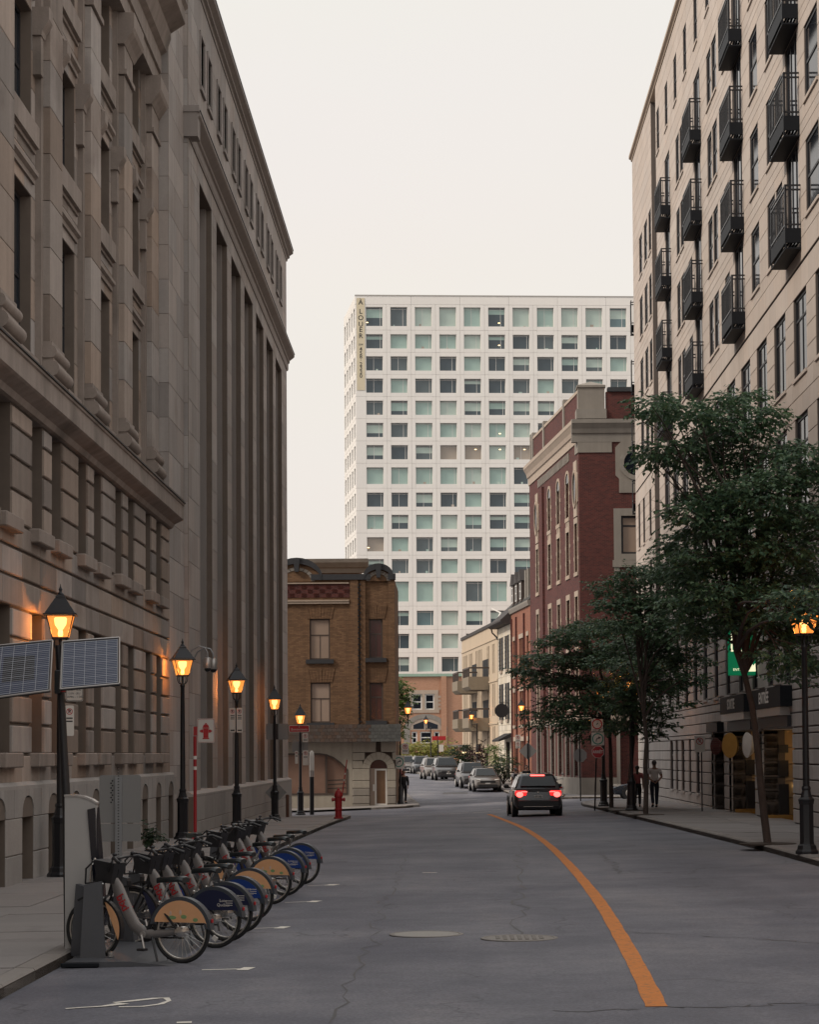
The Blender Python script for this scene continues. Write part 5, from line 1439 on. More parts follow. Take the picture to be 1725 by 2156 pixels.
def brick_base():
    B = thing('arched_brick_building', 'tan brick building with white sash windows and a stone arch below the white tower', 'building', (-3, 280, 0), world=True)
    pc = on_y(800, 1424, 279.0)
    fr = FR(pc.x, pc.y, math.cos(R_(2)), math.sin(R_(2)))
    zt = on_fr(fr, 900, 1424)[1]; LN = 36
    def W(x0, x1, y0, y1):
        a, z1 = on_fr(fr, x0, y0); b, z0 = on_fr(fr, x1, y1); return (a, b, z0, z1)
    up = [W(868, 889, 1461, 1494), W(895, 915, 1461, 1494)]
    lo = [W(867, 879, 1540, 1565), W(885, 909, 1540, 1565), W(914, 926, 1540, 1565)]
    holes = up + lo
    w = MB(); backing(fr, w, 0, LN, vcuts(-1, zt, 99, holes), holes, -.5, 0); w.build('wall', M['brick_base'], B)
    for h in holes: window(fr, B, *h, -.15, M['frame_w'], M['glass'], 1, 2, .16, .12)
    a, b, z0, z1 = up[0][0], up[1][1], up[0][2], up[0][3]
    s = MB(); fr.box(s, a - .5, b + .5, z1, z1 + .5, -.1, .06); fr.box(s, a - .5, a, z0, z1, -.1, .05); fr.box(s, b, b + .5, z0, z1, -.1, .05); fr.box(s, up[0][1], up[1][0], z0, z1, -.1, .05); fr.box(s, a - .6, b + .6, z0 - .4, z0, -.1, .1)
    for k in range(4):
        z = z0 + (z1 - z0) * k / 4; fr.box(s, a - .85, a - .5, z, z + .28, -.05, .04); fr.box(s, b + .5, b + .85, z, z + .28, -.05, .04)
    s.build('surround', M['trim'], B)
    a, b, z0, z1 = lo[0][0] - .3, lo[2][1] + .3, lo[0][2], lo[0][3]
    c, r = (a + b) / 2, (b - a) / 2; n = 16
    m = MB()
    for j in range(n):
        t0, t1 = math.pi * j / n, math.pi * (j + 1) / n
        fr.plate(m, [(c - R * math.cos(t), z1 + .2 + R * .72 * math.sin(t)) for t, R in ((t0, r), (t1, r), (t1, r + .75), (t0, r + .75))], -.1, .08)
    fr.box(m, a - .7, a + .1, z0 - .4, z1 + .2, -.1, .08); fr.box(m, b - .1, b + .7, z0 - .4, z1 + .2, -.1, .08); m.build('arch', M['trim_g'], B)
    g = MB(); fr.plate(g, [(c - r * math.cos(math.pi * j / n), z1 + .2 + r * .72 * math.sin(math.pi * j / n)) for j in range(n + 1)], -.05, .02); g.build('lunette', M['trim'], B)
    for (p, q) in ((-.75, -.1), (.1, .75)):
        g = MB(); fr.plate(g, [(c + p * r, z1 + .35), (c + q * r, z1 + .35), (c + q * r, z1 + .2 + r * .72 * math.sqrt(max(0, 1 - q * q)) - .35), (c + p * r, z1 + .2 + r * .72 * math.sqrt(max(0, 1 - p * p)) - .35)], .02, .05); g.build('lunette_pane', M['glass_b'], B)
    m = MB(); fr.box(m, 0, LN, zt, zt + .35, -.7, .25); m.build('coping', M['copper'], B)
    u = on_fr(fr, 935, 1500)[0]
    m = MB(); fr.box(m, u - .35, u + .35, -1, zt, 0, .3); m.build('buttress', M['brick_base'], B)
    m = MB(); z = on_fr(fr, 900, 1568)[1]; fr.box(m, 0, u - .35, z - .3, z, 0, .15); fr.box(m, u + .35, LN, z - .3, z, 0, .15); m.build('string_course', M['trim_g'], B)
    m = MB(); fr.box(m, 0, LN, -1, zt - .01, -9, -.5); m.build('core', M['brick_base'], B)
brick_base()

# ------------------------------------------------------------------ brown brick corner building
def corner_house():
    Y = 113.6
    B = thing('corner_building', 'brown brick corner building with arched door, shingle skirt and papered windows', 'building', (-6, Y, -.75), world=True)
    fr = FR(0, Y, 1, 0)
    def W(x0, x1, y0, y1):
        a, z1 = on_fr(fr, x0, y0); b, z0 = on_fr(fr, x1, y1); return (a, b, z0, z1)
    uL = -12.0; uR = on_fr(fr, 832, 1400)[0]; uM = on_fr(fr, 746, 1400)[0]; uQ = on_fr(fr, 757, 1400)[0]
    z = lambda y: on_fr(fr, 700, y)[1]
    lw = [W(652, 695, 1303, 1388), W(654, 696, 1437, 1521)]; rw = [W(777, 806, 1303, 1385), W(778, 807, 1437, 1517)]
    zs = z(1527); zp = z(1215)
    holes = lw + rw
    # brick field, recessed panels framed by flat piers
    w = MB(); backing(fr, w, uL, uQ, vcuts(zs, zp, 99, lw), lw, -.5, 0)
    backing(fr, w, uQ, uR, vcuts(zs, zp, 99, rw), rw, -.5, -.08); w.build('wall', M['brick_brown'], B)
    p = MB(); u1 = on_fr(fr, 738, 1400)[0]; fr.box(p, u1, uQ - .05, zs, zp, 0, .09)
    r1 = on_fr(fr, 818, 1400)[0]; fr.box(p, r1, uR, zs, zp, -.3, .05); fr.box(p, uQ + .06, on_fr(fr, 770, 1400)[0], zs, zp, -.3, .05); p.build('pier', M['brick_brown'], B)
    # toothed quoin strip
    q = MB(); k = 0; zz = zs
    while zz < zp - .4:
        fr.box(q, uQ - .045 + (.05 if k % 2 else -.03), uQ + .045 + (.05 if k % 2 else -.03), zz, zz + .075, -.05, .12); zz += .15; k += 1
    q.build('toothed_strip', M['frame_d'], B, kind='stuff')
    for h in lw: window(fr, B, *h, -.10, M['frame_br'], M['glass_warm'], 1, 2, .07, .08, rowfrac=[.6])
    for h in rw: window(fr, B, *h, -.18, M['frame_br'], M['glass_red'], 1, 2, .08, .08, rowfrac=[.62])
    for h in lw + rw:
        m = MB(); c = (h[0] + h[1]) / 2; fr.box(m, c - .012, c + .012, h[2] + .06, h[2] + (h[3] - h[2]) * .6, -.13 if h in lw else -.2, -.105 if h in lw else -.18); m.build('glazing_bar', M['frame_br'], B)
        s = MB(); fr.box(s, h[0] - .2, h[1] + .2, h[2] - .22, h[2], -.2, .12); s.build('sill', M['slate'], B)
        # flat arch of splayed bricks
        for k in range(9):
            a0 = h[0] - .1 + (h[1] - h[0] + .2) * k / 9; a1 = h[0] - .1 + (h[1] - h[0] + .2) * (k + 1) / 9; e = .18 * (2 * (k + .5) / 9 - 1)
            s = MB(); hh = .75 if k in (0, 4, 8) else .62; dd = .0 if h in lw else -.08
            fr.plate(s, [(a0 + .008, h[3] + .01), (a1 - .008, h[3] + .01), (a1 - .008 + e, h[3] + hh), (a0 + .008 + e, h[3] + hh)], dd - .05, dd + (.026 if k in (0, 4, 8) else .012)); s.build('arch_brick', M['brick_brown'], B)
    # frieze: light moulded bands with a checker of red brick
    zb1, zb2 = z(1271), z(1228)
    for za, zc, d in ((z(1271), z(1267.5), .12), (z(1266.5), z(1263), .15), (z(1229), z(1226.5), .10)):
        m = MB(); fr.box(m, uL, u1 - .05, za, zc, 0, d); m.build('moulded_band', M['trim'], B)
    m = MB(); fr.box(m, uL, u1 - .02, z(1258), z(1230), 0, .03); m.build('frieze', M['brick_red'], B)
    nb = 0; un = u1 - .3
    while un > -9.2:
        for r_ in range(3):
            if (nb + r_) % 2: 
                c0 = z(1256) + r_ * (z(1231) - z(1256)) / 3; hh = (z(1231) - z(1256)) / 3 - .03
                for t in range(3):
                    m = MB(); fr.box(m, un + t * .09, un + t * .09 + .045, c0, c0 + hh, .03, .055); m.build('checker_brick', M['glass_red'], B)
        un -= .32; nb += 1
    # parapet: dark coping that rises in two rounded gables
    def gable(c, r, zt, base, name):
        n = 14; prof = []
        for j in range(n + 1):
            t = math.pi * j / n; prof.append((c - r * 1.25 * math.cos(t), base + (zt - base) * math.sin(t) ** 1.1))
        m = MB()
        for (a, b), (c2, d) in zip(prof, prof[1:]): fr.plate(m, [(a, b - .32), (c2, d - .32), (c2, d), (a, b)], -.45, .16)
        m.build('gable_coping', M['slate'], B)
        f = MB()
        for (a, b), (c2, d) in zip(prof, prof[1:]): fr.plate(f, [(a, zp - .1), (c2, zp - .1), (c2, d - .3), (a, b - .3)], -.4, .02)
        f.build('gable', M['brick_brown'], B)
        ri = r * .72; rb = base - .35
        for j in range(11):
            t0, t1 = math.pi * j / 11, math.pi * (j + 1) / 11
            s = MB(); fr.plate(s, [(c - R * math.cos(t + e), rb + (zt - base) * .9 * R / r * math.sin(t + e)) for t, R, e in ((t0, ri, .02), (t1, ri, -.02), (t1, ri + .2, -.02), (t0, ri + .2, .02))], .0, .07); s.build('voussoir', M['trim_g'], B)
        g = MB(); fr.plate(g, [(c - ri * math.cos(math.pi * j / 11), rb + (zt - base) * .9 * ri / r * math.sin(math.pi * j / 11)) for j in range(12)], .0, .04); g.build('tympanum', M['brick_brown'], B)
        kq = MB(); fr.plate(kq, [(c - .1, zt - .75), (c + .1, zt - .75), (c + .17, zt - .02), (c - .17, zt - .02)], .05, .24); kq.build('keystone', M['slate'], B)
    za = z(1210)
    gable(on_fr(fr, 625, 1190)[0], 1.05, z(1174), za, 'a'); gable(on_fr(fr, 797, 1190)[0], .62, z(1187), za, 'b')
    m = MB(); fr.box(m, on_fr(fr, 655, 1200)[0], on_fr(fr, 780, 1200)[0], zp - .15, za + .02, -.45, .14); fr.box(m, on_fr(fr, 817, 1200)[0], uR + .05, zp - .15, za + .04, -.45, .14); m.build('coping', M['slate'], B)
    # rear roof storey with its own cornice
    m = MB(); x1 = on_y(776, 1185, Y + 5).x; zt = on_y(700, 1178, Y + 5).z
    m.box(-14, x1 - .5, Y + 5, Y + 9, zp, zt - .5); m.build('roof_storey', M['brick_brown'], B)
    e = FR(0, Y + 5, 1, 0); m = MB(); e.prof(m, [(-.2, zt - .75), (.1, zt - .75), (.2, zt - .5), (.3, zt - .45), (.5, zt - .2), (.55, zt), (-.2, zt)], -14, x1); m.build('rear_cornice', M['trim_g'], B)
    # shingle skirt over the shopfront
    za, zb = z(1525), z(1561)
    rows = 5
    for r_ in range(rows):
        f0, f1 = r_ / rows, (r_ + 1) / rows
        zz1, zz0 = za + (zb - za) * f0, za + (zb - za) * f1
        d1, d0 = .08 + .5 * f0, .08 + .5 * f1
        u = uL + (.12 if r_ % 2 else 0); 
        lim = uR + .3
        m = {0: MB(), 1: MB()}
        while u < lim:
            a = 1 if u > on_fr(fr, 775, 1540)[0] else 0
            b = min(u + .24, lim)
            P = fr.P
            m[a].hexa([P(u + .006, zz0 - .02, d0 + .05), P(b - .006, zz0 - .02, d0 + .05), P(b - .006, zz0 - .02, d0), P(u + .006, zz0 - .02, d0), P(u + .006, zz1, d1 + .025), P(b - .006, zz1, d1 + .025), P(b - .006, zz1, d1), P(u + .006, zz1, d1)])
            u += .24
        m[0].build('shingle_row', M['shingle'], B, kind='stuff'); m[1].build('shingle_row', M['shingle_g'], B, kind='stuff')
    m = MB(); fr.prof(m, [(-.2, zb), (.56, zb), (.05, za), (-.2, za)], uL, uR + .28); m.build('skirt_bed', M['frame_br'], B)
    # shopfront with low-arched display window
    zg = -1.6; h0, h1 = on_fr(fr, 606, 1680)[0], on_fr(fr, 733, 1680)[0]
    zw0, zw1, zw2 = z(1673), z(1620), z(1585)
    uS = on_fr(fr, 742, 1600)[0]
    m = MB(); fr.box(m, uL, uS, zg, zw0, -.4, 0); fr.box(m, h1, uS, zw0, zb, -.4, 0); fr.box(m, uL, h0 - 1.2, zw0, zb, -.4, 0)
    n = 12
    def arcz(u): 
        t = max(0, min(1, (u - (h0 + 1.6)) / (h1 - h0 - 1.6))); return zw2 - (zw2 - zw1) * t ** 2.2
    us = [h0 - 1.2 + (h1 - h0 + 1.2) * k / n for k in range(n + 1)]
    for a, b in zip(us, us[1:]): fr.plate(m, [(a, arcz(a)), (b, arcz(b)), (b, zb), (a, zb)], -.4, 0)
    m.build('stucco_wall', M['stucco'], B)
    m = MB(); fr.plate(m, [(h0 - 1.2, zw0)] + [(h1, zw0)] + [(u, arcz(u)) for u in us[::-1]], -.2, -.14); m.build('display_panel', pm('faded_mural', (.24, .145, .105), .6, [(.6, .18, 4), (3, .08, 4)], tint=((.20, .105, .075), .7, .55)), B)
    m = MB()
    for a, b in zip(us, us[1:]): fr.plate(m, [(a, arcz(a) - .09), (b, arcz(b) - .09), (b, arcz(b)), (a, arcz(a))], -.14, .03)
    fr.box(m, h0 - 1.2, h1, zw0, zw0 + .09, -.14, .03); fr.box(m, h1 - .09, h1, zw0 + .09, zw1 - .02, -.14, .03)
    um = on_fr(fr, 687, 1650)[0]; fr.box(m, um - .05, um + .05, zw0 + .09, arcz(um) - .09, -.14, .03); m.build('window_frame', M['frame_br'], B)
    m = MB()
    for (x0, y0, x1, y1) in ((690, 1643, 728, 1641), (690, 1652, 728, 1649), (690, 1660, 728, 1658)):
        a, b = on_fr(fr, x0, y0), on_fr(fr, x1, y1); fr.plate(m, [(a[0], a[1] - .03), (b[0], b[1] - .03), (b[0], b[1] + .03), (a[0], a[1] + .03)], -.14, -.13)
    m.build('mural_stripe', M['frame_br'], B)
    # rusticated stone corner with arched doorway
    du0, du1 = on_fr(fr, 779, 1650)[0], on_fr(fr, 816, 1650)[0]; dc = (du0 + du1) / 2; dr = (du1 - du0) / 2
    zd0, zd1 = z(1696), z(1618)
    m = MB(); dh = [(du0, du1, zd0 - .1, zd1)]
    backing(fr, m, uS, uR + .02, [zg, zd0 - .1, zd1], dh, -.5, -.03); m.build('stone_core', M['mortar_l'], B)
    cv = [zg, zd0 - .35, zd0 + .08, zd0 + .5, zd0 + .9, zd0 + 1.3, zd1]
    rs = []
    for k, (va, vb) in enumerate(zip(cv, cv[1:])):
        for a, b in spans(uS, uR + .02, va, vb, dh):
            nn = max(1, round((b - a) / .9)); st = (b - a) / nn
            for j in range(nn): rs.append((a + st * j + .01, a + st * (j + 1) - .01, va + .01, vb - .015, vb < zd0 + 1.0))
    add_blocks(fr, B, [r[:4] for r in rs if r[4]], M['trim_g'], .03, .1, 'rock_faced_stone', .04)
    add_blocks(fr, B, [r[:4] for r in rs if not r[4]], M['stucco'], .02, .08, 'stone_block', .02)
    nv = 9; ztop = zb
    for j in range(nv):                         # voussoirs fanning to the top of the storey
        t0, t1 = math.pi * j / nv + .012, math.pi * (j + 1) / nv - .012
        def outp(t):
            c, s = math.cos(t), math.sin(t)
            lim = min(dr * 1.85, (uR + .02 - dc) / abs(c) if c < 0 else (dc - uS) / max(c, 1e-6), (ztop - zd1) / max(s, 1e-6)) if abs(c) > 1e-6 else min(dr * 1.85, ztop - zd1)
            return (dc - c * lim, zd1 + s * lim)
        s = MB(); mid = (t0 + t1) / 2
        pts = [(dc - dr * math.cos(t0), zd1 + dr * math.sin(t0)), (dc - dr * math.cos(mid), zd1 + dr * math.sin(mid)), (dc - dr * math.cos(t1), zd1 + dr * math.sin(t1)), outp(t1), outp(mid), outp(t0)]
        P = fr.P
        fr.plate(s, [pts[0], pts[1], pts[4], pts[5]], -.1, .02); fr.plate(s, [pts[1], pts[2], pts[3], pts[4]], -.1, .02); s.build('voussoir', M['stucco'], B)
    bk = MB(); fr.box(bk, uS, uR, zd1, ztop, -.6, -.3); bk.build('arch_backing', M['mortar_l'], B)
    ac = [zd1, zd1 + .42, zd1 + .84, ztop]; rb = []
    for va, vb in zip(ac, ac[1:]):
        hx = dr * 1.8 * math.sqrt(max(0, 1 - (max(0, va - zd1) / (dr * 1.85)) ** 2))
        rb += [(uS + .01, dc - hx, va + .01, vb - .01), (dc + hx, uR + .01, va + .01, vb - .01)]
    add_blocks(fr, B, [r for r in rb if r[1] - r[0] > .1], M['stucco'], .0, .3, 'stone_block', .02)
    g = MB(); fr.plate(g, [(dc - dr * math.cos(math.pi * j / 14), zd1 + dr * math.sin(math.pi * j / 14)) for j in range(15)], -.25, -.22); g.build('fanlight', M['glass_red'], B)
    d = window(fr, B, dc - dr * .45, du1 - .02, zd0, zd1 - .02, -.2, M['frame_w'], pm('shop_door_glass', (.17, .10, .06), .12, [(2, .25, 3)]), 1, 1, .09, .08, name='door')
    m = MB(); m.box(-.42, -.34, -.08, .0, .75, 1.1); m.build('door_handle', M['frame_w'], d)
    s = MB(); fr.box(s, du0, dc - dr * .45, zd0, zd1, -.3, -.2); s.build('side_light', M['glass_warm'], B)
    s = MB(); fr.box(s, du0 - .1, du1 + .3, zg, zd0, -.3, .35); s.build('door_step', M['kerb'], B)
    m = MB(); m.box(uL, uR - .02, Y + .5, Y + 9, -1.6, zp - .1); m.build('core', M['brick_brown'], B)
    sr = FR(uR, Y + .0, 0, 1)
    flush_blocks(B)
corner_house()
# ------------------------------------------------------------------ street lamps
LM = {}
def lantern_meshes():
    if LM: return
    fr = MB()
    z0, z1, b, t = 0.0, .40, .135, .235
    def corner(s, q, z, w): return (s * w, q * w, z)
    for s in (-1, 1):
        for q in (-1, 1): fr.tube([corner(s, q, z0, b), corner(s, q, z1, t)], .012, 5)
    for z, w, r in ((z0, b, .016), (z1, t, .016)):
        for (a, c) in (((-1, -1), (1, -1)), ((1, -1), (1, 1)), ((1, 1), (-1, 1)), ((-1, 1), (-1, -1))): fr.tube([corner(*a, z, w), corner(*c, z, w)], r, 5)
    fr.box(-b, b, -b, b, -.025, -.012)
    LM['lantern_frame'] = fr.mesh('lantern_frame', M['metal_b'])
    for k in range(4):
        p = MB(); R = Matrix.Rotation(math.pi / 2 * k, 3, 'Z')
        q = [R @ Vector(v) for v in ((-b, -b, z0 + .01), (b, -b, z0 + .01), (t, -t, z1 - .01), (-t, -t, z1 - .01))]
        p.poly(q); LM['pane%d' % k] = p.mesh('pane', M['lamp_glass'])
    rf = MB()
    ring = [(.295, .40), (.295, .425), (.262, .44), (.10, .70), (.085, .71), (.085, .74), (.05, .78)]
    for (w, z), (w2, z2) in zip(ring, ring[1:]):
        i = len(rf.v)
        rf.v += [(-w, -w, z), (w, -w, z), (w, w, z), (-w, w, z), (-w2, -w2, z2), (w2, -w2, z2), (w2, w2, z2), (-w2, w2, z2)]
        for a in range(4): rf.face(i + a, i + (a + 1) % 4, i + 4 + (a + 1) % 4, i + 4 + a)
    rf.poly([(-.295, -.295, .40), (-.295, .295, .40), (.295, .295, .40), (.295, -.295, .40)])
    LM['roof'] = rf.mesh('roof', M['metal_b'])
    fi = MB(); fi.lathe([(.05, .77), (.06, .79), (.03, .82), (.025, .84), (.036, .87), (.02, .90), (.012, .92), (.003, .97)], 10); LM['finial'] = fi.mesh('finial', M['metal_b'], 40)
    bu = MB(); bu.lathe([(.04, .03), (.045, .10), (.035, .14), (.10, .24), (.115, .34), (.10, .37)], 12); LM['bulb'] = bu.mesh('bulb', M['bulb'], 40)
    cr = MB()
    for k in range(4):
        R = Matrix.Rotation(math.pi / 2 * k + math.pi / 4, 3, 'Z')
        cr.tube([R @ Vector(v) for v in ((.035, 0, -.22), (.11, 0, -.20), (.15, 0, -.14), (.16, 0, -.06), (.14, 0, -.01))], .011, 6)
    cr.lathe([(.04, -.27), (.055, -.25), (.04, -.22), (.03, -.20), (.028, -.02)], 10); LM['cradle'] = cr.mesh('cradle', M['metal_b'], 40)
    ps = MB()
    ps.lathe([(.235, 0), (.235, .05), (.20, .09), (.185, .16), (.15, .19), (.142, .24), (.142, .95), (.155, .97), (.155, 1.0), (.165, 1.02), (.165, 1.05), (.12, 1.09), (.10, 1.16), (.085, 1.22), (.095, 1.26), (.085, 1.30)], 8)
    LM['pedestal'] = ps.mesh('pedestal', M['metal_b'], 25)
    po = MB(); po.lathe([(.068, 1.29), (.063, 2.6), (.052, 3.93), (.065, 3.96), (.065, 4.0), (.045, 4.03)], 12); LM['pole'] = po.mesh('pole', M['metal_b'], 40)
lantern_meshes()
def put_lantern(root, loc, scale=1.0, power=16, rot=0.0):
    e = link('lantern', LM['lantern_frame'], root, loc); e.scale = (scale,) * 3; e.rotation_euler = (0, 0, rot)
    for k in ('pane0', 'pane1', 'pane2', 'pane3', 'roof', 'finial', 'bulb', 'cradle'): link(k.rstrip('0123'), LM[k], e)
    l = bpy.data.lights.new('lamp_light', 'POINT'); l.energy = power; l.color = (1.0, .36, .08); l.shadow_soft_size = .14
    lo = bpy.data.objects.new('lamp_light', l); COL.objects.link(lo); lo.parent = e; lo.location = (0, 0, .22)
def lamp(xd, yd, label, X=None, rot=0.12, up=.13, power=240, lean=0):
    p = on_ground(xd, yd, up)
    if X is not None: p = on_x(xd, yd, X)
    t = thing('street_lamp', label, 'street lamp', (p.x, p.y, gnd(p.x, p.y) + up), rot, group='lantern street lamps')
    link('pedestal', LM['pedestal'], t); link('pole', LM['pole'], t)
    put_lantern(t, (0, 0, 4.24), 1.0, power, 0)
    return t
L1 = lamp(127, 1845, 'black lantern lamp post behind the solar panels, nearest on the left', X=-6.92)
L2 = lamp(385, 1764, 'black lantern lamp post beside the red hydrant sign pole', X=-6.92, rot=.3)
L3 = lamp(499, 1735, 'black lantern lamp post carrying two narrow no-parking signs', X=-6.72, rot=.25)
L4 = lamp(579, 1727, 'black lantern lamp post with a bare grey sign plate and diamond plate', X=-6.78, rot=.1)
L5 = lamp(633, 1722, 'black lantern lamp post carrying the red street-name sign at the corner', X=-6.95, rot=.1)
L6 = lamp(1700, 1797, 'black lantern lamp post half hidden in leaves at the right edge', rot=.2)
L7 = lamp(1331, 1706, 'black lantern lamp post rising between two tree trunks by the walkers', rot=.1)
L8 = lamp(1272, 1697, 'black lamp post beside the stop sign, its lantern lost in the tree', rot=.1)
def bracket_lamp(px, Y, X, ztop, side, label, scale=.82, base=True):
    z = gnd(X, Y) + .13
    t = thing('bracket_lamp', label, 'street lamp', (X, Y, z), 0, group='bracket street lamps')
    H = ztop - z
    m = MB(); m.lathe([(.16, 0), (.16, .1), (.11, .2), (.10, .9), (.06, 1.0), (.05, 1.05), (.045, H - .1), (.06, H - .08), (.02, H)], 10); m.build('pole', M['metal_b'], t, smooth=40)
    m = MB(); m.tube([(0, 0, H - .12), (side * .42, 0, H - .12)], .02, 6); m.tube([(0, 0, H - .42), (side * .2, 0, H - .32), (side * .4, 0, H - .14)], .015, 6); m.tube([(side * .42, 0, H - .36), (side * .42, 0, H + .1)], [.02, .03], 8); m.build('arm', M['metal_b'], t)
    put_lantern(t, (side * .42, 0, H + .3), scale, 60)
bracket_lamp(843, 114.6, -2.58, 3.98, 1, 'bracket lantern lamp at the corner of the brown brick building')
bracket_lamp(1112, 128.5, 4.72, 4.35, -1, 'bracket lantern lamp with a diamond sign in front of the brick houses')
bracket_lamp(1004, 166.0, 2.15, 4.5, -1, 'bracket lantern lamp in front of the beige balcony flats')
bracket_lamp(909, 195.0, -1.65, 4.6, -1, 'bracket lantern lamp farthest down the street, before the stone arch')

# ------------------------------------------------------------------ signs
def rrect(w, h, r=.03, n=4, cx=0, cz=0):
    pts = []
    for (sx, sz, a0) in ((1, -1, -90), (1, 1, 0), (-1, 1, 90), (-1, -1, 180)):
        for k in range(n + 1):
            a = R_(a0 + 90 * k / n); pts.append((cx + sx * (w / 2 - r) + r * math.cos(a), cz + sz * (h / 2 - r) + r * math.sin(a)))
    return pts
def plate(w, h, mat, y0=-.006, y1=0, r=.03, cx=0, cz=0):
    m = MB(); m.prism(rrect(w, h, r, cx=cx, cz=cz), y0, y1); return m
def ring_mesh(m, R0, R1, y0, y1, cx=0, cz=0, n=24):
    for j in range(n):
        t0, t1 = 2 * math.pi * j / n, 2 * math.pi * (j + 1) / n
        m.prism([(cx + r * math.cos(t), cz + r * math.sin(t)) for t, r in ((t0, R0), (t1, R0), (t1, R1), (t0, R1))], y0, y1)
def no_parking(name, label, loc, w=.30, h=.46, rz=0, lines=2, group='no-parking signs', twin=False):
    t = thing(name, label, 'sign', loc, rz, group)
    plate(w, h, None, cz=0).build('plate', M['sign_w'], t)
    R = w * .34; cz = h / 2 - R - .05
    m = MB(); ring_mesh(m, R * .8, R, -.010, -.0065, 0, cz); 
    c, s = math.cos(R_(45)), math.sin(R_(45)); b = R * .09
    m.prism([(-R * .8 * c - b * s, cz + R * .8 * s - b * c), (R * .8 * c - b * s, cz - R * .8 * s - b * c), (R * .8 * c + b * s, cz - R * .8 * s + b * c), (-R * .8 * c + b * s, cz + R * .8 * s + b * c)], -.0105, -.0065)
    m.build('prohibition_ring', M['sign_red'], t)
    put_text('P', R * 1.5, M['sign_black'], t, (0, -.0072, cz), bold=.004)
    for k in range(lines):
        z = cz - R - .06 - k * .055
        m = MB(); m.box(-w * .34, w * .34, -.0085, -.0065, z - .012, z + .012); m.build('text_line', M['sign_black'], t)
    if h > .7:
        m = MB(); z = -h / 2 + .07; m.box(-w * .32, w * .2, -.009, -.0065, z - .02, z + .02); m.prism([(w * .2, z - .045), (w * .38, z), (w * .2, z + .045)], -.009, -.0065); m.build('arrow', M['sign_black'], t)
    return t
def at(x, y, Y): return on_y(x, y, Y)
# schedule and no-parking plates on the first lamp
p = at(157, 1456, L1.location.y - .12)
t = thing('schedule_sign', 'white sign with parking hours just below the right solar panel', 'sign', (p.x, p.y, p.z))
plate(.30, .34, None).build('plate', M['sign_w'], t)
m = MB(); m.prism(rrect(.285, .325, .028), -.0075, -.006); m.build('rim', M['sign_black'], t); plate(.27, .31, None, -.009, -.0076, .025).build('face', M['sign_w'], t)
for k, s in enumerate(('8h30 - 7h30', 'LUN - JEU', '1 AVRIL - 1 DEC')): put_text(s, .048, M['sign_black'], t, (0, -.0105, .03 - k * .062))
m = MB(); m.box(-.24, -.1, .0, .03, -.02, .02); m.build('clamp', M['metal_b'], t)
p = at(146, 1517, L1.location.y - .12); no_parking('no_parking_sign', 'narrow dark-edged no-parking sign under the hours sign, left foreground', (p.x, p.y, p.z), .17, .54, rz=.5)
for (x, lb) in ((489.5, 'left of two no-parking signs on the third lamp post from the left'), (504.5, 'right of two no-parking signs on the third lamp post from the left')):
    p = at(x, 1516, L3.location.y - .1); no_parking('no_parking_sign', lb, (p.x, p.y, p.z), .19, .78, lines=3)
p = at(583.5, 1540, L4.location.y + .1); t = thing('sign_plate', 'bare grey back of a square sign on the fourth lamp post', 'sign', (p.x, p.y, p.z)); plate(.86, .62, None, r=.04).build('plate', M['sign_back'], t); m = MB(); m.box(-.05, .05, -.06, 0, -.3, .3); m.build('clamp', M['metal_b'], t)
p = at(581, 1668, L4.location.y + .1); t = thing('diamond_sign', 'faded diamond sign low on the fourth lamp post', 'sign', (p.x, p.y, p.z)); m = MB(); m.prism([(0, -.42), (.42, 0), (0, .42), (-.42, 0)], -.006, 0); m.build('plate', M['sign_back'], t)
Y5 = L5.location.y
p = at(630, 1534, Y5 - .1); t = thing('street_name_sign', 'red street-name sign with white lettering on the corner lamp post', 'sign', (p.x, p.y, p.z)); plate(.94, .32, None, r=.04).build('plate', M['sign_w'], t); plate(.90, .28, None, -.009, -.0062, .035).build('face', M['sign_red'], t); put_text('de', .07, M['sign_w'], t, (0, -.0115, .09)); put_text('Bonsecours', .16, M['sign_w'], t, (0, -.0115, -.03))
for (x, y, w, h, lb) in ((643, 1552.5, .26, .42, 'upper no-parking sign beneath the red street-name sign'), (643.5, 1595, .26, .7, 'lower right no-parking sign on the corner lamp post'), (624.5, 1594, .14, .6, 'narrow lower left no-parking sign on the corner lamp post')):
    p = at(x, y, Y5 - .12); no_parking('no_parking_sign', lb, (p.x, p.y, p.z), w, h, lines=2)
p = at(632, 1572, Y5 + .15); t = thing('sign_plate', 'plain grey sign back on the corner lamp post', 'sign', (p.x, p.y, p.z)); plate(.75, .5, None).build('plate', M['sign_back'], t)
# hydrant sign on its red pole
p = on_ground(411, 1776, .13); t = thing('hydrant_sign', 'red pole with white bands and a fire-hydrant sign', 'sign', (p.x, p.y, gnd(p.x, p.y) + .13)); sc = 4565 / p.y
z = lambda y: 2.15 + (1587 - y) / sc - t.location.z
m = MB(); m.tube([(0, 0, 0), (0, 0, z(1546))], .042, 10); m.build('pole', M['red'], t, smooth=40)
for y in (1591, 1613):
    m = MB(); m.lathe([(.0435, z(y) - .04), (.0435, z(y) + .04)], 12); m.build('band', M['white'], t)
w, h = 36 / sc, 51 / sc; cx, cz = 23.5 / sc, z(1534.5)
m = plate(w, h, None, -.05, -.044, .03, cx, cz); m.build('plate', M['sign_w'], t)
m = MB()
for a, b in zip(rrect(w * .94, h * .95, .025, cx=cx, cz=cz), rrect(w * .94, h * .95, .025, cx=cx, cz=cz)[1:] + rrect(w * .94, h * .95, .025, cx=cx, cz=cz)[:1]): m.tube([(a[0], -.0515, a[1]), (b[0], -.0515, b[1])], .004, 4)
m.build('rim', M['sign_red'], t)
m = MB(); y0, y1 = -.056, -.0505; s = h / .55
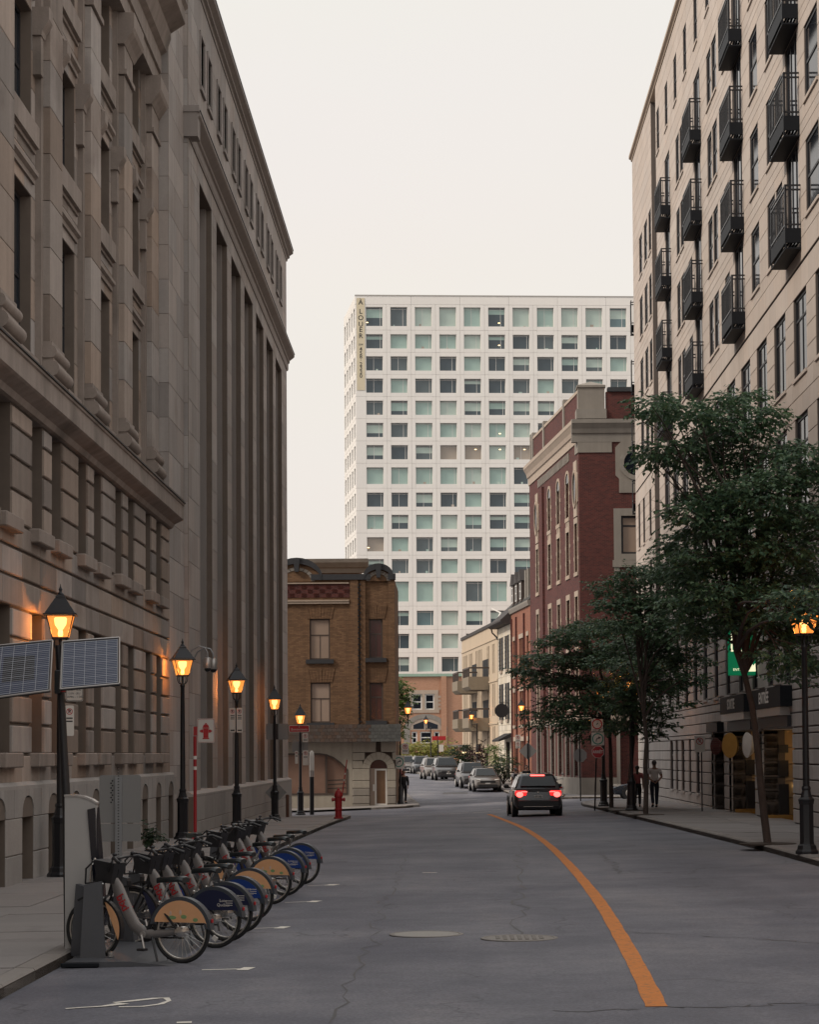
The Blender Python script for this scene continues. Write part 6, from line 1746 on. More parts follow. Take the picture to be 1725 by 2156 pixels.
for q in ([(-.075, -.19), (.075, -.19), (.075, -.165), (-.075, -.165)], [(-.058, -.162), (.058, -.162), (.058, .045), (-.058, .045)], [(-.08, .05), (.08, .05), (.08, .068), (-.08, .068)], [(-.07, .073), (.07, .073), (.06, .115), (.03, .145), (-.03, .145), (-.06, .115)], [(-.02, .15), (.02, .15), (.02, .17), (-.02, .17)],
          [(-.115, -.04), (-.062, -.05), (-.062, .03), (-.115, .02)], [(.062, -.05), (.115, -.04), (.115, .02), (.062, .03)], [(-.14, -.03), (-.12, -.03), (-.12, .01), (-.14, .01)], [(.12, -.03), (.14, -.03), (.14, .01), (.12, .01)]): m.prism([(cx + a * s, cz + b * s) for a, b in q], y0, y1)
m.build('hydrant_symbol', M['sign_red'], t)
m = MB(); m.box(-.03, cx - w * .4, -.043, -.02, cz - .12, cz + .1); m.build('clamp', M['red'], t)
# sign seen from behind on a perforated post
p = Vector((-4.85, 31.6, 0)); t = thing('traffic_sign', 'back of two stacked grey signs on a perforated steel post by the kiosk', 'sign', (p.x, p.y, gnd(p.x, p.y) + .13)); sc = 4565 / p.y
z = lambda y: 2.15 + (1587 - y) / sc - t.location.z
x = lambda q: (q - 946) / sc - p.x
for (y0, y1) in ((1626, 1727), (1728, 1766)):
    m = plate((297 - 210) / sc, (y1 - y0) / sc - .006, None, 0, .006, .035, x(253.5), (z(y0) + z(y1)) / 2); m.build('plate', M['sign_back'], t)
m = MB(); m.box(x(244), x(258), -.045, 0, 0, z(1630)); m.build('post', M['galv'], t)
m = MB()
for k in range(40): m.box(x(249.5), x(252.5), -.047, -.0455, .3 + k * .042, .3 + k * .042 + .014)
m.build('post_holes', M['frame_d'], t, kind='stuff')
m = MB()
for k in range(10): m.box(x(236 - (k % 2) * 3), x(239 - (k % 2) * 3), -.002, 0, z(1640 + k * 5), z(1637 + k * 5))
m.build('maker_mark', M['metal_g'], t, kind='stuff')
# short rusty post, pillar light, hydrant
p = on_ground(483, 1722, .13); t = thing('bollard', 'short rusty steel post against the limestone plinth', 'bollard', (-6.75, p.y, gnd(-6.75, p.y) + .13)); m = MB(); m.lathe([(.07, 0), (.07, .93), (.06, .95)], 10); m.build('post', pm('rusty_steel', (.10, .05, .035), .8, [(8, .3, 3)]), t, smooth=40); m = MB(); m.lathe([(.1, 0), (.1, .02)], 12); m.build('base_plate', M['metal_b'], t)
p = on_ground(657, 1715, .13); Yp = p.y; t = thing('pillar_light', 'slim dark pillar with an unlit white tube light on top, at the corner', 'pillar light', (p.x, p.y, gnd(p.x, p.y) + .13)); sc = 4565 / Yp; z = lambda y: 2.15 + (1587 - y) / sc - t.location.z
m = MB(); m.lathe([(.10, 0), (.10, z(1633))], 12); m.build('post', M['metal_b'], t, smooth=40)
m = MB(); m.lathe([(.11, z(1632.8)), (.11, z(1620))], 14); m.build('collar', M['alu'], t, smooth=40)
m = MB(); m.lathe([(.11, z(1619.8)), (.115, z(1590)), (.10, z(1582)), (.04, z(1578))], 14); m.build('tube', M['white'], t, smooth=40)
p = on_ground(713, 1723, .13); t = thing('fire_hydrant', 'red fire hydrant with a tilted red marker rod at the kerb corner', 'hydrant', (p.x, p.y, gnd(p.x, p.y) + .13)); s = 1.02
m = MB(); m.lathe([(.17, 0), (.17, .05), (.125, .06), (.12, .30), (.15, .31), (.15, .36), (.125, .37), (.135, .78), (.155, .80), (.155, .85), (.14, .90), (.10, 1.0), (.04, 1.06), (.04, 1.1), (.01, 1.12)], 16); m.build('barrel', M['red'], t, smooth=40)
for a in (0, 90, 180):
    m = MB(); m.lathe([(.055, .10), (.055, .19), (.075, .19), (.075, .24), (.03, .25)], 10, M=Matrix.Rotation(R_(a), 3, 'Z') @ Matrix.Rotation(math.pi / 2, 3, 'Y'), c=(0, 0, .70)); m.build('outlet', M['red'], t, smooth=40)
m = MB(); m.tube([(.13, 0, .8), (.32, 0, 2.15)], .022, 6); m.build('marker_rod', M['red'], t)
for q in (.45, .62):
    c = Vector((.13, 0, .8)).lerp(Vector((.32, 0, 2.15)), q); d = Vector((.19, 0, 1.35)).normalized() * .035; m = MB(); m.tube([c - d, c + d], .025, 6); m.build('rod_band', M['white'], t)
# stop sign cluster on the right
p = on_ground(1253, 1706, .13); YS = p.y
t = thing('stop_sign', 'red octagonal stop sign with turn sign above, beside the lamp post', 'sign', (p.x, p.y, gnd(p.x, p.y) + .13)); sc = 4565 / YS; z = lambda y: 2.15 + (1587 - y) / sc - t.location.z; x = lambda q: (q - 946) / sc - p.x
m = MB(); m.tube([(0, 0, 0), (x(1258), .03, z(1530))], .03, 8); m.build('post', M['metal_b'], t)
c = (x(1259), z(1585)); R = 13.6 / sc
m = MB(); m.prism([(c[0] + R * math.cos(R_(22.5 + 45 * k)), c[1] + R * math.sin(R_(22.5 + 45 * k))) for k in range(8)], -.05, -.042); m.build('octagon', M['sign_w'], t)
m = MB(); m.prism([(c[0] + R * .93 * math.cos(R_(22.5 + 45 * k)), c[1] + R * .93 * math.sin(R_(22.5 + 45 * k))) for k in range(8)], -.054, -.0505); m.build('face', M['sign_red'], t)
put_text('ARRÊT', R * .62, M['sign_w'], t, (c[0], -.0565, c[1]), bold=.004, sx=.86)
w = 27 / sc; c = (x(1259), z(1557.5)); m = plate(w, w, None, -.05, -.044, .02, c[0], c[1]); m.build('turn_plate', M['sign_w'], t)
def turn_symbol(c, w, t, y):
    m = MB(); ring_mesh(m, w * .36, w * .45, y - .004, y, c[0], c[1]); m.build('green_ring', M['sign_green'], t)
    m = MB(); pts = [(-.13, -.22), (-.11, -.05), (-.03, .05), (.08, .08)]
    for a, b in zip(pts, pts[1:]): m.tube([(c[0] + a[0] * w, y - .003, c[1] + a[1] * w), (c[0] + b[0] * w, y - .003, c[1] + b[1] * w)], w * .035, 5)
    m.prism([(c[0] + .06 * w, c[1] - .02 * w), (c[0] + .06 * w, c[1] + .2 * w), (c[0] + .24 * w, c[1] + .09 * w)], y - .006, y); m.build('turn_arrow', M['sign_black'], t)
turn_symbol(c, w, t, -.0505)
w2, h2 = 25 / sc, 26 / sc; c = (x(1258), z(1529)); m = plate(w2, h2, None, -.05, -.044, .02, c[0], c[1]); m.build('hours_plate', M['sign_w'], t)
m = MB(); ring_mesh(m, w2 * .34, w2 * .44, -.054, -.0505, c[0], c[1] + w2 * .1); m.build('ban_ring', M['sign_red'], t); put_text('23h - 7h', w2 * .22, M['sign_black'], t, (c[0], -.0515, c[1] - h2 * .40))
# turn sign and no-parking sign on the corner bracket lamp
p = at(840, 1604, 114.35); t = thing('turn_sign', 'white turn-right sign with green ring on the corner bracket lamp', 'sign', (p.x, p.y, p.z)); plate(.58, .70, None, -.05, -.044).build('plate', M['sign_w'], t); turn_symbol((0, 0), .58, t, -.0505)
p = at(853.5, 1576, 114.35); no_parking('no_parking_sign', 'no-parking sign on the corner bracket lamp, above the turn sign', (p.x, p.y, p.z), .38, .56)
# signs farther on
p = at(1112, 1581, 128.3); t = thing('diamond_sign', 'grey back of a diamond sign on the bracket lamp past the crossing', 'sign', (p.x, p.y, p.z)); m = MB(); m.prism([(0, -.52), (.54, 0), (0, .52), (-.54, 0)], -.01, 0); m.build('plate', M['sign_back'], t)
m = MB(); m.box(-.05, .05, -.05, -.01, -.45, .45); m.build('strap', M['metal_b'], t)
for y, lb in ((1554, 'upper of two stacked no-parking signs by the row house'), (1568, 'lower of two stacked no-parking signs by the row house')):
    p = at(1091, y, 128.8); no_parking('no_parking_sign', lb, (p.x, p.y, p.z), .30, .40)
p = on_ground(1223, 1686, .13); t = thing('traffic_sign', 'grey back of an octagonal sign on a pole at the red brick hall', 'sign', (p.x, p.y, gnd(p.x, p.y) + .13)); sc = 4565 / p.y; z = lambda y: 2.15 + (1587 - y) / sc - t.location.z
m = MB(); m.tube([(0, 0, 0), (-.02, 0, z(1545))], .03, 8); m.build('post', M['metal_b'], t)
R = .33; m = MB(); m.prism([(R * math.cos(R_(22.5 + 45 * k)), z(1592) + R * math.sin(R_(22.5 + 45 * k))) for k in range(8)], .032, .04); m.build('octagon', M['sign_back'], t)
p = on_ground(1444, 1724, .13); t = thing('no_parking_sign', 'no-parking sign on a dark post in front of the stone block windows', 'sign', (8.9, 76.5, gnd(8.9, 76.5) + .13), 0, 'no-parking signs')
Yq = 76.5; sc = 4565 / Yq; z = lambda y: 2.15 + (1587 - y) / sc - t.location.z
m = MB(); m.tube([(0, 0, 0), (0, 0, z(1553))], .025, 8); m.build('post', M['metal_b'], t)
w, h = .37, .56; cz = z(1570); m = plate(w, h, None, -.035, -.027, .03, -.06, cz); m.build('plate', M['sign_w'], t)
m = MB(); ring_mesh(m, .10, .125, -.039, -.0355, -.06, cz + .1); m.prism([(-.15, cz + .18), (-.13, cz + .2), (.03, cz + .03), (.01, cz + .01)], -.0395, -.0355); m.build('prohibition_ring', M['sign_red'], t); put_text('P', .18, M['sign_black'], t, (-.06, -.0362, cz + .1))
p = on_ground(922, 1628, .1); t = thing('street_name_sign', 'small red street-name sign on a thin pole far down the street', 'sign', (on_y(922, 1550, 190).x, 190, gnd(-1, 190) + .1)); m = MB(); m.tube([(0, 0, 0), (0, 0, 3.4)], .04, 6); m.build('post', M['metal_b'], t); m = MB(); m.box(-.5, .7, -.03, 0, 3.0, 3.35); m.build('plate', M['sign_red'], t); m = MB(); m.box(.1, .5, -.03, 0, 2.0, 2.6); m.build('parking_plate', M['sign_w'], t)
p = on_y(970, 1630, 172); t = thing('marker_post', 'thin yellow marker post on the far pavement near the shrubs', 'post', (p.x, 172, gnd(p.x, 172) + .13)); m = MB(); m.tube([(0, 0, 0), (.03, 0, 1.15)], .06, 8); m.build('post', M['yellow'], t); m = MB(); m.lathe([(.07, 1.15), (.07, 1.3), (.02, 1.34)], 8); m.build('cap', M['white'], t)
# ------------------------------------------------------------------ rental bicycles, docks, kiosk, solar mast
def wheel_meshes():
    t = MB(); t.torus((0, 0, 0), .318, .022, 36, 8); tm = t.mesh('tyre', M['rubber'], 60)
    r = MB(); r.torus((0, 0, 0), .289, .011, 36, 6); rm = r.mesh('rim', M['rim'], 60)
    s = MB()
    for k in range(28):
        a = 2 * math.pi * k / 28; sd = .03 if k % 2 else -.03; b = a + (.35 if (k // 2) % 2 else -.35)
        s.tube([(.03 * math.cos(b), sd, .03 * math.sin(b)), (.285 * math.cos(a), 0, .285 * math.sin(a))], .0016, 3, caps=False)
    sm = s.mesh('spokes', M['chrome'])
    h = MB(); h.lathe([(.018, -.06), (.03, -.045), (.022, -.03), (.022, .03), (.03, .045), (.018, .06)], 12, M=Matrix.Rotation(math.pi / 2, 3, 'X')); hm = h.mesh('hub', M['chrome'], 40)
    rf = MB(); rf.box(.16, .21, -.012, .012, -.16, -.10); rfm = rf.mesh('reflector', M['white'])
    return tm, rm, sm, hm, rfm
WMS = wheel_meshes()
def wheel(parent, loc, rot):
    o = link('wheel', WMS[0], parent, loc); o.rotation_euler = (0, rot, 0)
    for n, me in zip(('rim', 'spokes', 'hub', 'reflector'), WMS[1:]):
        c = link(n, me, o)
        if n == 'spokes': c['kind'] = 'stuff'
def arc_panel(cx, cz, r0, r1, a0, a1, y0, y1, mb, n=12):
    for k in range(n):
        t0, t1 = R_(a0 + (a1 - a0) * k / n), R_(a0 + (a1 - a0) * (k + 1) / n)
        mb.prism([(cx + r * math.cos(t), cz + r * math.sin(t)) for t, r in ((t0, r0), (t0, r1), (t1, r1), (t1, r0))], y0, y1)
BM = {}
def bike_part(name, mat, fn, smooth=None):
    key = (name, mat.name, fn.__name__)
    if key not in BM:
        m = MB(); fn(m); BM[key] = m.mesh(name, mat, smooth)
    return BM[key]
RH, FH = (-.55, 0, .34), (.54, 0, .34)
def f_frame(m):      # wide curved aluminium beam from head tube down and back to the rear hub
    path = [(.30, .90), (.24, .80), (.10, .52), (.02, .39), (-.08, .315), (-.20, .30), (-.36, .32), (-.55, .345)]
    hw = [.045, .062, .062, .062, .058, .046, .038, .03]; th = [.03, .034, .036, .036, .036, .034, .03, .05]
    rings = []
    for k, (x, z) in enumerate(path):
        a = path[max(k - 1, 0)]; b = path[min(k + 1, len(path) - 1)]
        d = Vector((b[0] - a[0], 0, b[1] - a[1])).normalized(); nrm = Vector((-d.z, 0, d.x))
        c = Vector((x, 0, z)); i = len(m.v)
        for (u, v) in ((1, .5), (1, -.5), (.5, -1), (-.5, -1), (-1, -.5), (-1, .5), (-.5, 1), (.5, 1)): m.v.append(tuple(c + nrm * hw[k] * u + Vector((0, th[k] * v, 0))))
        rings.append(i)
    for a, b in zip(rings, rings[1:]):
        for j in range(8): m.face(a + j, a + (j + 1) % 8, b + (j + 1) % 8, b + j)
    m.face(*range(rings[0], rings[0] + 8)); m.face(*range(rings[-1], rings[-1] + 8))
def f_seat(m):
    m.tube([(-.13, 0, .33), (-.22, 0, .52), (-.30, 0, .64)], .026, 8); m.tube([(-.27, 0, .60), (-.40, .05, .50), (-.55, .07, .34)], .014, 6); m.tube([(-.27, 0, .60), (-.40, -.05, .50), (-.55, -.07, .34)], .014, 6)
def f_post(m): m.tube([(-.29, 0, .62), (-.385, 0, .85)], .015, 8); m.tube([(-.29, 0, .62), (-.30, 0, .65)], .03, 8)
def f_saddle(m):
    prof = [(-.20, .085, .0), (-.16, .10, .012), (-.06, .092, .004), (.02, .055, .0), (.10, .030, -.004), (.15, .018, -.012)]
    i0 = len(m.v)
    for x, w, z in prof:
        for (u, v) in ((-1, -.3), (-.8, .5), (0, .75), (.8, .5), (1, -.3), (.6, -1), (-.6, -1)): m.v.append((-.40 + x, w * u, .895 + z + .035 * v))
    for k in range(len(prof) - 1):
        for j in range(7): a = i0 + k * 7 + j; b = i0 + k * 7 + (j + 1) % 7; m.face(a, b, b + 7, a + 7)
    m.face(*range(i0, i0 + 7)); m.face(*range(i0 + 35, i0 + 42))
def f_fork(m):
    m.tube([(.24, 0, 1.0), (.33, 0, .72)], .03, 10)
    for s in (-1, 1): m.tube([(.325, .0, .73), (.35, s * .06, .69), (.46, s * .065, .48), (.54, s * .06, .34)], .014, 6)
def f_bar(m):
    m.tube([(.25, 0, .98), (.22, 0, 1.10)], .022, 8); m.tube([(.08, -.30, 1.10), (.14, -.25, 1.13), (.21, -.12, 1.12), (.22, 0, 1.11), (.21, .12, 1.12), (.14, .25, 1.13), (.08, .30, 1.10)], .014, 8)
    for s in (-1, 1): m.tube([(.14, s * .25, 1.13), (.03, s * .33, 1.08)], .019, 8); m.tube([(.16, s * .25, 1.12), (.10, s * .33, 1.06)], .008, 5); m.ball((.16, s * .19, 1.16), (.03, .03, .02), 8, 5)
    m.tube([(.17, .2, 1.11), (.27, .16, 1.02), (.31, .05, .88)], .006, 5); m.tube([(.17, -.2, 1.11), (.26, -.17, 1.00), (.30, -.05, .86)], .006, 5)
def f_console(m):      # black front rack that slopes into the dock
    m.hexa([(.26, -.11, .84), (.44, -.10, .86), (.44, .10, .86), (.26, .11, .84), (.20, -.13, 1.06), (.46, -.13, 1.10), (.46, .13, 1.10), (.20, .13, 1.06)])
    m.tube([(.46, -.13, 1.08), (.56, -.12, 1.0), (.58, -.10, .84)], .010, 6); m.tube([(.46, .13, 1.08), (.56, .12, 1.0), (.58, .10, .84)], .010, 6); m.tube([(.58, -.10, .84), (.58, .10, .84)], .010, 6); m.tube([(.44, -.1, .85), (.58, -.1, .84)], .01, 6); m.tube([(.44, .1, .85), (.58, .1, .84)], .01, 6)
def f_rguard(m):
    arc_panel(RH[0], RH[2], .345, .372, 12, 176, -.045, .045, m, 18)
    for s in (-1, 1): y0, y1 = (.036, .044) if s > 0 else (-.044, -.036); arc_panel(RH[0], RH[2], .30, .350, 14, 174, y0, y1, m, 18)
def f_rpanel(m):       # skirt with a flat lower edge
    n = 18
    for s in (-1, 1):
        y0, y1 = (.040, .0475) if s > 0 else (-.0475, -.040)
        top = [(RH[0] + .332 * math.cos(R_(a)), RH[2] + .332 * math.sin(R_(a))) for a in [24 + (172 - 24) * k / n for k in range(n + 1)]]
        zb = RH[2] + .10
        for (a, b) in zip(top, top[1:]):
            la, lb = min(a[1], zb), min(b[1], zb); m.prism([(b[0], lb), (a[0], la), (a[0], a[1]), (b[0], b[1])], y0, y1)
def f_fguard(m): arc_panel(FH[0], FH[2], .345, .368, 60, 196, -.035, .035, m, 14)
def f_fpanel(m):
    for s in (-1, 1):
        y0, y1 = (.036, .042) if s > 0 else (-.042, -.036)
        pts = [(FH[0] + .345 * math.cos(R_(a)), FH[2] + .345 * math.sin(R_(a))) for a in range(118, 200, 8)]
        m.prism(pts, y0, y1)
def f_crank(m):
    m.lathe([(.035, -.055), (.035, .055)], 12, M=Matrix.Rotation(math.pi / 2, 3, 'X'), c=(-.10, 0, .30)); m.tube([(-.10, -.075, .30), (-.06, -.085, .45)], .012, 6); m.tube([(-.10, .075, .30), (-.14, .085, .15)], .012, 6)
def f_pedal(m): m.cbox(-.11, -.01, -.17, -.09, .44, .465, .006)
def f_pedal2(m): m.cbox(-.19, -.09, .09, .17, .135, .16, .006)
def f_gear(m): m.lathe([(.02, -.085), (.05, -.075), (.055, -.03), (.055, .03), (.05, .075), (.02, .085)], 16, M=Matrix.Rotation(math.pi / 2, 3, 'X'), c=RH)
def f_ring(m): m.lathe([(.085, -.012), (.085, .0)], 20, M=Matrix.Rotation(math.pi / 2, 3, 'X'), c=(-.10, -.05, .30))
def f_chain(m): m.cbox(-.55, -.10, -.07, -.055, .255, .275, .004); m.cbox(-.55, -.10, -.07, -.055, .365, .38, .004)
def f_stand(m): m.tube([(-.22, .06, .28), (-.32, .12, .03)], .012, 6); m.tube([(-.22, -.06, .28), (-.32, -.12, .03)], .012, 6)
def f_light(m): m.cbox(-.925, -.908, -.018, .018, .44, .48, .005)
def f_art(m):          # painted shapes on the orange skirt
    for (x, z, rx, rz_) in ((-.60, .50, .035, .022), (-.46, .49, .05, .02), (-.74, .47, .03, .02)):
        for s in (-1, 1): m.prism([(x + rx * math.cos(2 * math.pi * k / 10), z + rz_ * math.sin(2 * math.pi * k / 10)) for k in range(10)], s * .0485 - .001, s * .0485 + .001)
def f_art2(m):
    for (x, z, rx, rz_) in ((-.56, .545, .014, .03), (-.44, .535, .014, .025)):
        for s in (-1, 1): m.prism([(x + rx * math.cos(2 * math.pi * k / 8), z + rz_ * math.sin(2 * math.pi * k / 8)) for k in range(8)], s * .0487 - .001, s * .0487 + .001)
M['art_g'] = pm('printed_green', (.22, .36, .16), .5); M['art_w'] = pm('printed_white', (.70, .50, .40), .5)
def bicycle(x, y, rz, panel, label, fpanel=None, red=False):
    t = thing('bicycle', label, 'bicycle', (x, y, gnd(x, y) + .002), rz, 'rental bicycles in the docks')
    P = lambda n, mt, fn, sm=None: link(n, bike_part(n, mt, fn, sm), t)
    wheel(t, RH, random.uniform(0, 6)); wheel(t, (FH[0], 0, FH[2] + .0), random.uniform(0, 6))
    fo = P('frame', M['frame_s'], f_frame, 50)
    P('seat_tube', M['plastic'], f_seat, 40); P('seat_post', M['chrome'], f_post, 40); P('saddle', M['saddle'], f_saddle, 60)
    P('fork', M['plastic'], f_fork, 40); P('handlebar', M['plastic'], f_bar, 40); P('front_rack', M['plastic'], f_console)
    g = P('rear_guard', M['guard'], f_rguard); pn = link('guard_panel', bike_part('guard_panel', panel, f_rpanel), g)
    f = P('front_guard', M['plastic'], f_fguard); link('guard_panel', bike_part('guard_panel', fpanel or panel, f_fpanel), f)
    P('crank', M['alu'], f_crank, 40); P('pedal', M['plastic'], f_pedal); P('pedal', M['plastic'], f_pedal2); P('chainring', M['plastic'], f_ring, 40); P('gear_hub', M['chrome'], f_gear, 40); P('chain_guard', M['plastic'], f_chain); P('kickstand', M['plastic'], f_stand); P('rear_light', M['sign_red'], f_light)
    for s in (1, -1):       # logo down the beam
        o = link('lettering', text_mesh('bixi', .13, M['logo'], bold=.003), fo, (.155, s * .0375, .635)); o.rotation_euler = (math.pi / 2, R_(61 * s), math.pi if s > 0 else 0)
    if panel is M['orange']:
        link('painted_shapes', bike_part('painted_shapes', M['art_g'], f_art), pn); link('painted_shapes', bike_part('painted_shapes', M['art_w'], f_art2), pn)
    else:
        for s in (1, -1):
            for k, (tx, dx, dz, sz) in enumerate((('Loto', .06, .02, .05), ('Québec', .06, -.03, .05))):
                o = link('lettering', text_mesh(tx, sz, M['sign_w']), pn, (-.62 + dx * -s if s > 0 else -.62, s * .0485, .53 + dz)); o.rotation_euler = (math.pi / 2, 0, 0 if s < 0 else math.pi)
            for k in range(3):
                m = MB(); xx = -.47 if s < 0 else -.80; m.box(xx, xx + .09, s * .048 - .001, s * .048 + .001, .545 - k * .025, .553 - k * .025); m.build('text_line', M['sign_w'], pn)
    if red:
        m = MB(); m.cbox(-.85, -.81, -.05, -.035, .22, .30, .005); m.build('tag', M['sign_red'], t)
    return t
BK = [(383, 2027, 'orange', 'rental bicycle with orange rear guard, nearest the camera beside the kiosk', 0), (453, 1995, 'navy', 'rental bicycle with navy rear guard and white lettering, second from the kiosk', 1), (478, 1981, 'navy', 'rental bicycle with plain dark rear guard, third from the kiosk', 0),
      (506, 1963, 'blue', 'rental bicycle with blue rear guard, fourth from the kiosk', 1), (528, 1938, 'orange', 'rental bicycle with orange rear guard, fifth from the kiosk', 1), (571, 1903, 'orange', 'rental bicycle with orange rear guard, farthest orange one from the kiosk', 0),
      (600, 1885, 'blue', 'rental bicycle with blue rear guard, third from the far end of the docks', 0), (611, 1876, 'blue', 'rental bicycle with blue rear guard, second from the far end of the docks', 0), (637, 1861, 'blue', 'rental bicycle with blue rear guard at the far end of the docks', 0)]
BRZ = R_(158)
docks = []
for k, (xd, yd, pn, lb, rd) in enumerate(BK):
    p = on_ground(xd, yd)
    rz = BRZ + R_(random.uniform(-3, 3))
    # the rear tyre touches the road at the measured point
    cx, cy = p.x + .55 * math.cos(rz), p.y + .55 * math.sin(rz)
    bicycle(cx, cy, rz, M[pn], lb, M['orange'] if k in (0, 4, 5) else None, rd)
    docks.append((cx + .62 * math.cos(rz), cy + .62 * math.sin(rz)))
# dock platform with one wedge post per place
y0, y1 = docks[0][1] - .75, docks[-1][1] + .8
n = 5
for k in range(n):
    a, b = y0 + (y1 - y0) * k / n, y0 + (y1 - y0) * (k + 1) / n - .02
    t = thing('dock_plate', ['steel dock platform nearest the camera, under the kiosk', 'second steel dock platform from the kiosk', 'middle steel dock platform under the bicycles', 'fourth steel dock platform from the kiosk', 'steel dock platform at the far end of the bicycles'][k], 'dock', ((-3.6), (a + b) / 2, gnd(-3.6, (a + b) / 2) + .003), 0, 'dock platforms')
    w = (b - a) / 2
    m = MB(); m.prism([(-.46, 0), (.72, 0), (.30, .045), (.22, .055), (-.46, .055)], -w, w); m.build('plate', M['dock'], t)
    m = MB(); m.cbox(-.50, -.10, -w - .06, -w, 0, .05, .01); m.build('end_cap', M['metal_g'], t)
for k, (x, y) in enumerate(docks + [((docks[4][0] + docks[5][0]) / 2, (docks[4][1] + docks[5][1]) / 2)]):
    t = thing('dock_post', ('tall grey dock post at the front of the first bicycle' if k == 0 else ('empty dark dock post between the fifth and sixth bicycles' if k == len(docks) else 'dark dock post holding the front wheel of the %s bicycle from the kiosk' % ['first', 'second', 'third', 'fourth', 'fifth', 'sixth', 'seventh', 'eighth', 'ninth'][k])), 'dock', (x - .02, y + .02, gnd(x, y) + .056), BRZ - R_(90), 'dock posts')
    m = MB(); h = .74
    m.hexa([(-.05, -.16, 0), (.05, -.16, 0), (.05, .16, 0), (-.05, .16, 0), (-.04, -.06, h), (.04, -.06, h), (.04, .10, h + .04), (-.04, .10, h + .04)]); m.build('body', M['dock'], t)
    m = MB(); m.cbox(-.042, .042, -.075, -.05, h - .2, h - .03, .006); m.build('lock_face', M['frame_d'], t)
# grey shield beside the first wheel
p = on_ground(188, 2030); t = thing('dock_shield', 'grey tapered steel shield in front of the nearest front wheel', 'dock', (p.x + .02, p.y + .12, gnd(p.x, p.y) + .05))
m = MB(); m.hexa([(-.135, -.03, 0), (.135, -.03, 0), (.135, .03, 0), (-.135, .03, 0), (-.10, .02, .79), (.09, .02, .83), (.09, .06, .83), (-.10, .06, .79)]); m.build('shield', M['dock'], t)
m = MB(); m.lathe([(.03, 0), (.03, .05), (.015, .06)], 10, c=(.19, -.01, .02)); m.build('bolt', M['chrome'], t); m = MB(); m.box(.13, .22, -.03, .03, 0, .025); m.build('foot', M['dock'], t)
# kiosk
YK = 23.9; p = on_y(176, 1900, YK); sc = 4565 / YK; g0 = gnd(p.x, YK) + .02
t = thing('rental_kiosk', 'tall pale rental kiosk with curved top and dark screen', 'kiosk', (p.x, YK, g0)); z = lambda y: 2.15 + (1587 - y) / sc - g0; x = lambda q: (q - 946) / sc - p.x
pts = [(x(140), 0), (x(206), 0), (x(205), z(1684)), (x(194), z(1676)), (x(178), z(1670)), (x(160), z(1667)), (x(139), z(1667))]
m = MB(); m.prism(pts, -.06, .08); m.build('body', M['kiosk'], t)
m = MB(); m.prism([(x(138), z(1666.5)), (x(160), z(1666.5)), (x(179), z(1669.5)), (x(196), z(1676)), (x(206.5), z(1683)), (x(206.5), z(1687)), (x(194), z(1679.5)), (x(178), z(1673.5)), (x(160), z(1670.5)), (x(138), z(1670.5))], -.07, .10); m.build('top_trim', M['alu'], t)
m = MB(); m.hexa([(x(206.5), -.062, .35), (x(223), -.03, .35), (x(224), .16, .35), (x(207), .16, .35), (x(187), -.085, z(1698)), (x(203), -.062, z(1694)), (x(207), .10, z(1694)), (x(190), .085, z(1698))]); m.build('screen_housing', M['screen'], t)
m = MB(); m.box(x(203), x(206), -.04, -.025, z(1757), z(1754)); m.build('green_led', M['led'], t)
m = MB(); m.tube([(x(203), -.06, z(1800)), (x(198), -.14, z(1812)), (x(196), -.16, z(1850)), (x(206), -.14, z(1856)), (x(220), -.08, z(1853))], .012, 6); m.build('cradle_hoop', M['chrome'], t)
# solar mast
YM = 24.1; sc = 4565 / YM; pb = on_y(147, 1900, YM); g0 = gnd(pb.x, YM)
t = thing('solar_mast', 'dark mast with two tilted solar panels above the kiosk', 'solar mast', (pb.x, YM, g0)); z = lambda y: 2.15 + (1587 - y) / sc - g0; x = lambda q: (q - 946) / sc - pb.x
m = MB(); m.tube([(x(147), 0, 0), (x(141), .02, z(1700)), (x(133), .04, z(1560)), (x(122), .06, z(1352))], [.055, .05, .045, .04], 10); m.build('mast', M['metal_b'], t, smooth=40)
m = MB(); m.cbox(x(117), x(129), -.06, .06, z(1455), z(1405), .01); m.build('head_clamp', M['metal_b'], t)
m = MB(); m.lathe([(.052, z(1451)), (.052, z(1443))], 12, c=(x(127), .05, 0)); m.build('red_band', M['red'], t)
def solar_mat():
    mt = bpy.data.materials.new('solar_cells'); mt.use_nodes = True; tr = mt.node_tree; b = tr.nodes['Principled BSDF']
    b.inputs['Base Color'].default_value = (.055, .07, .125, 1); b.inputs['Roughness'].default_value = .3; return mt
M['solar'] = solar_mat()
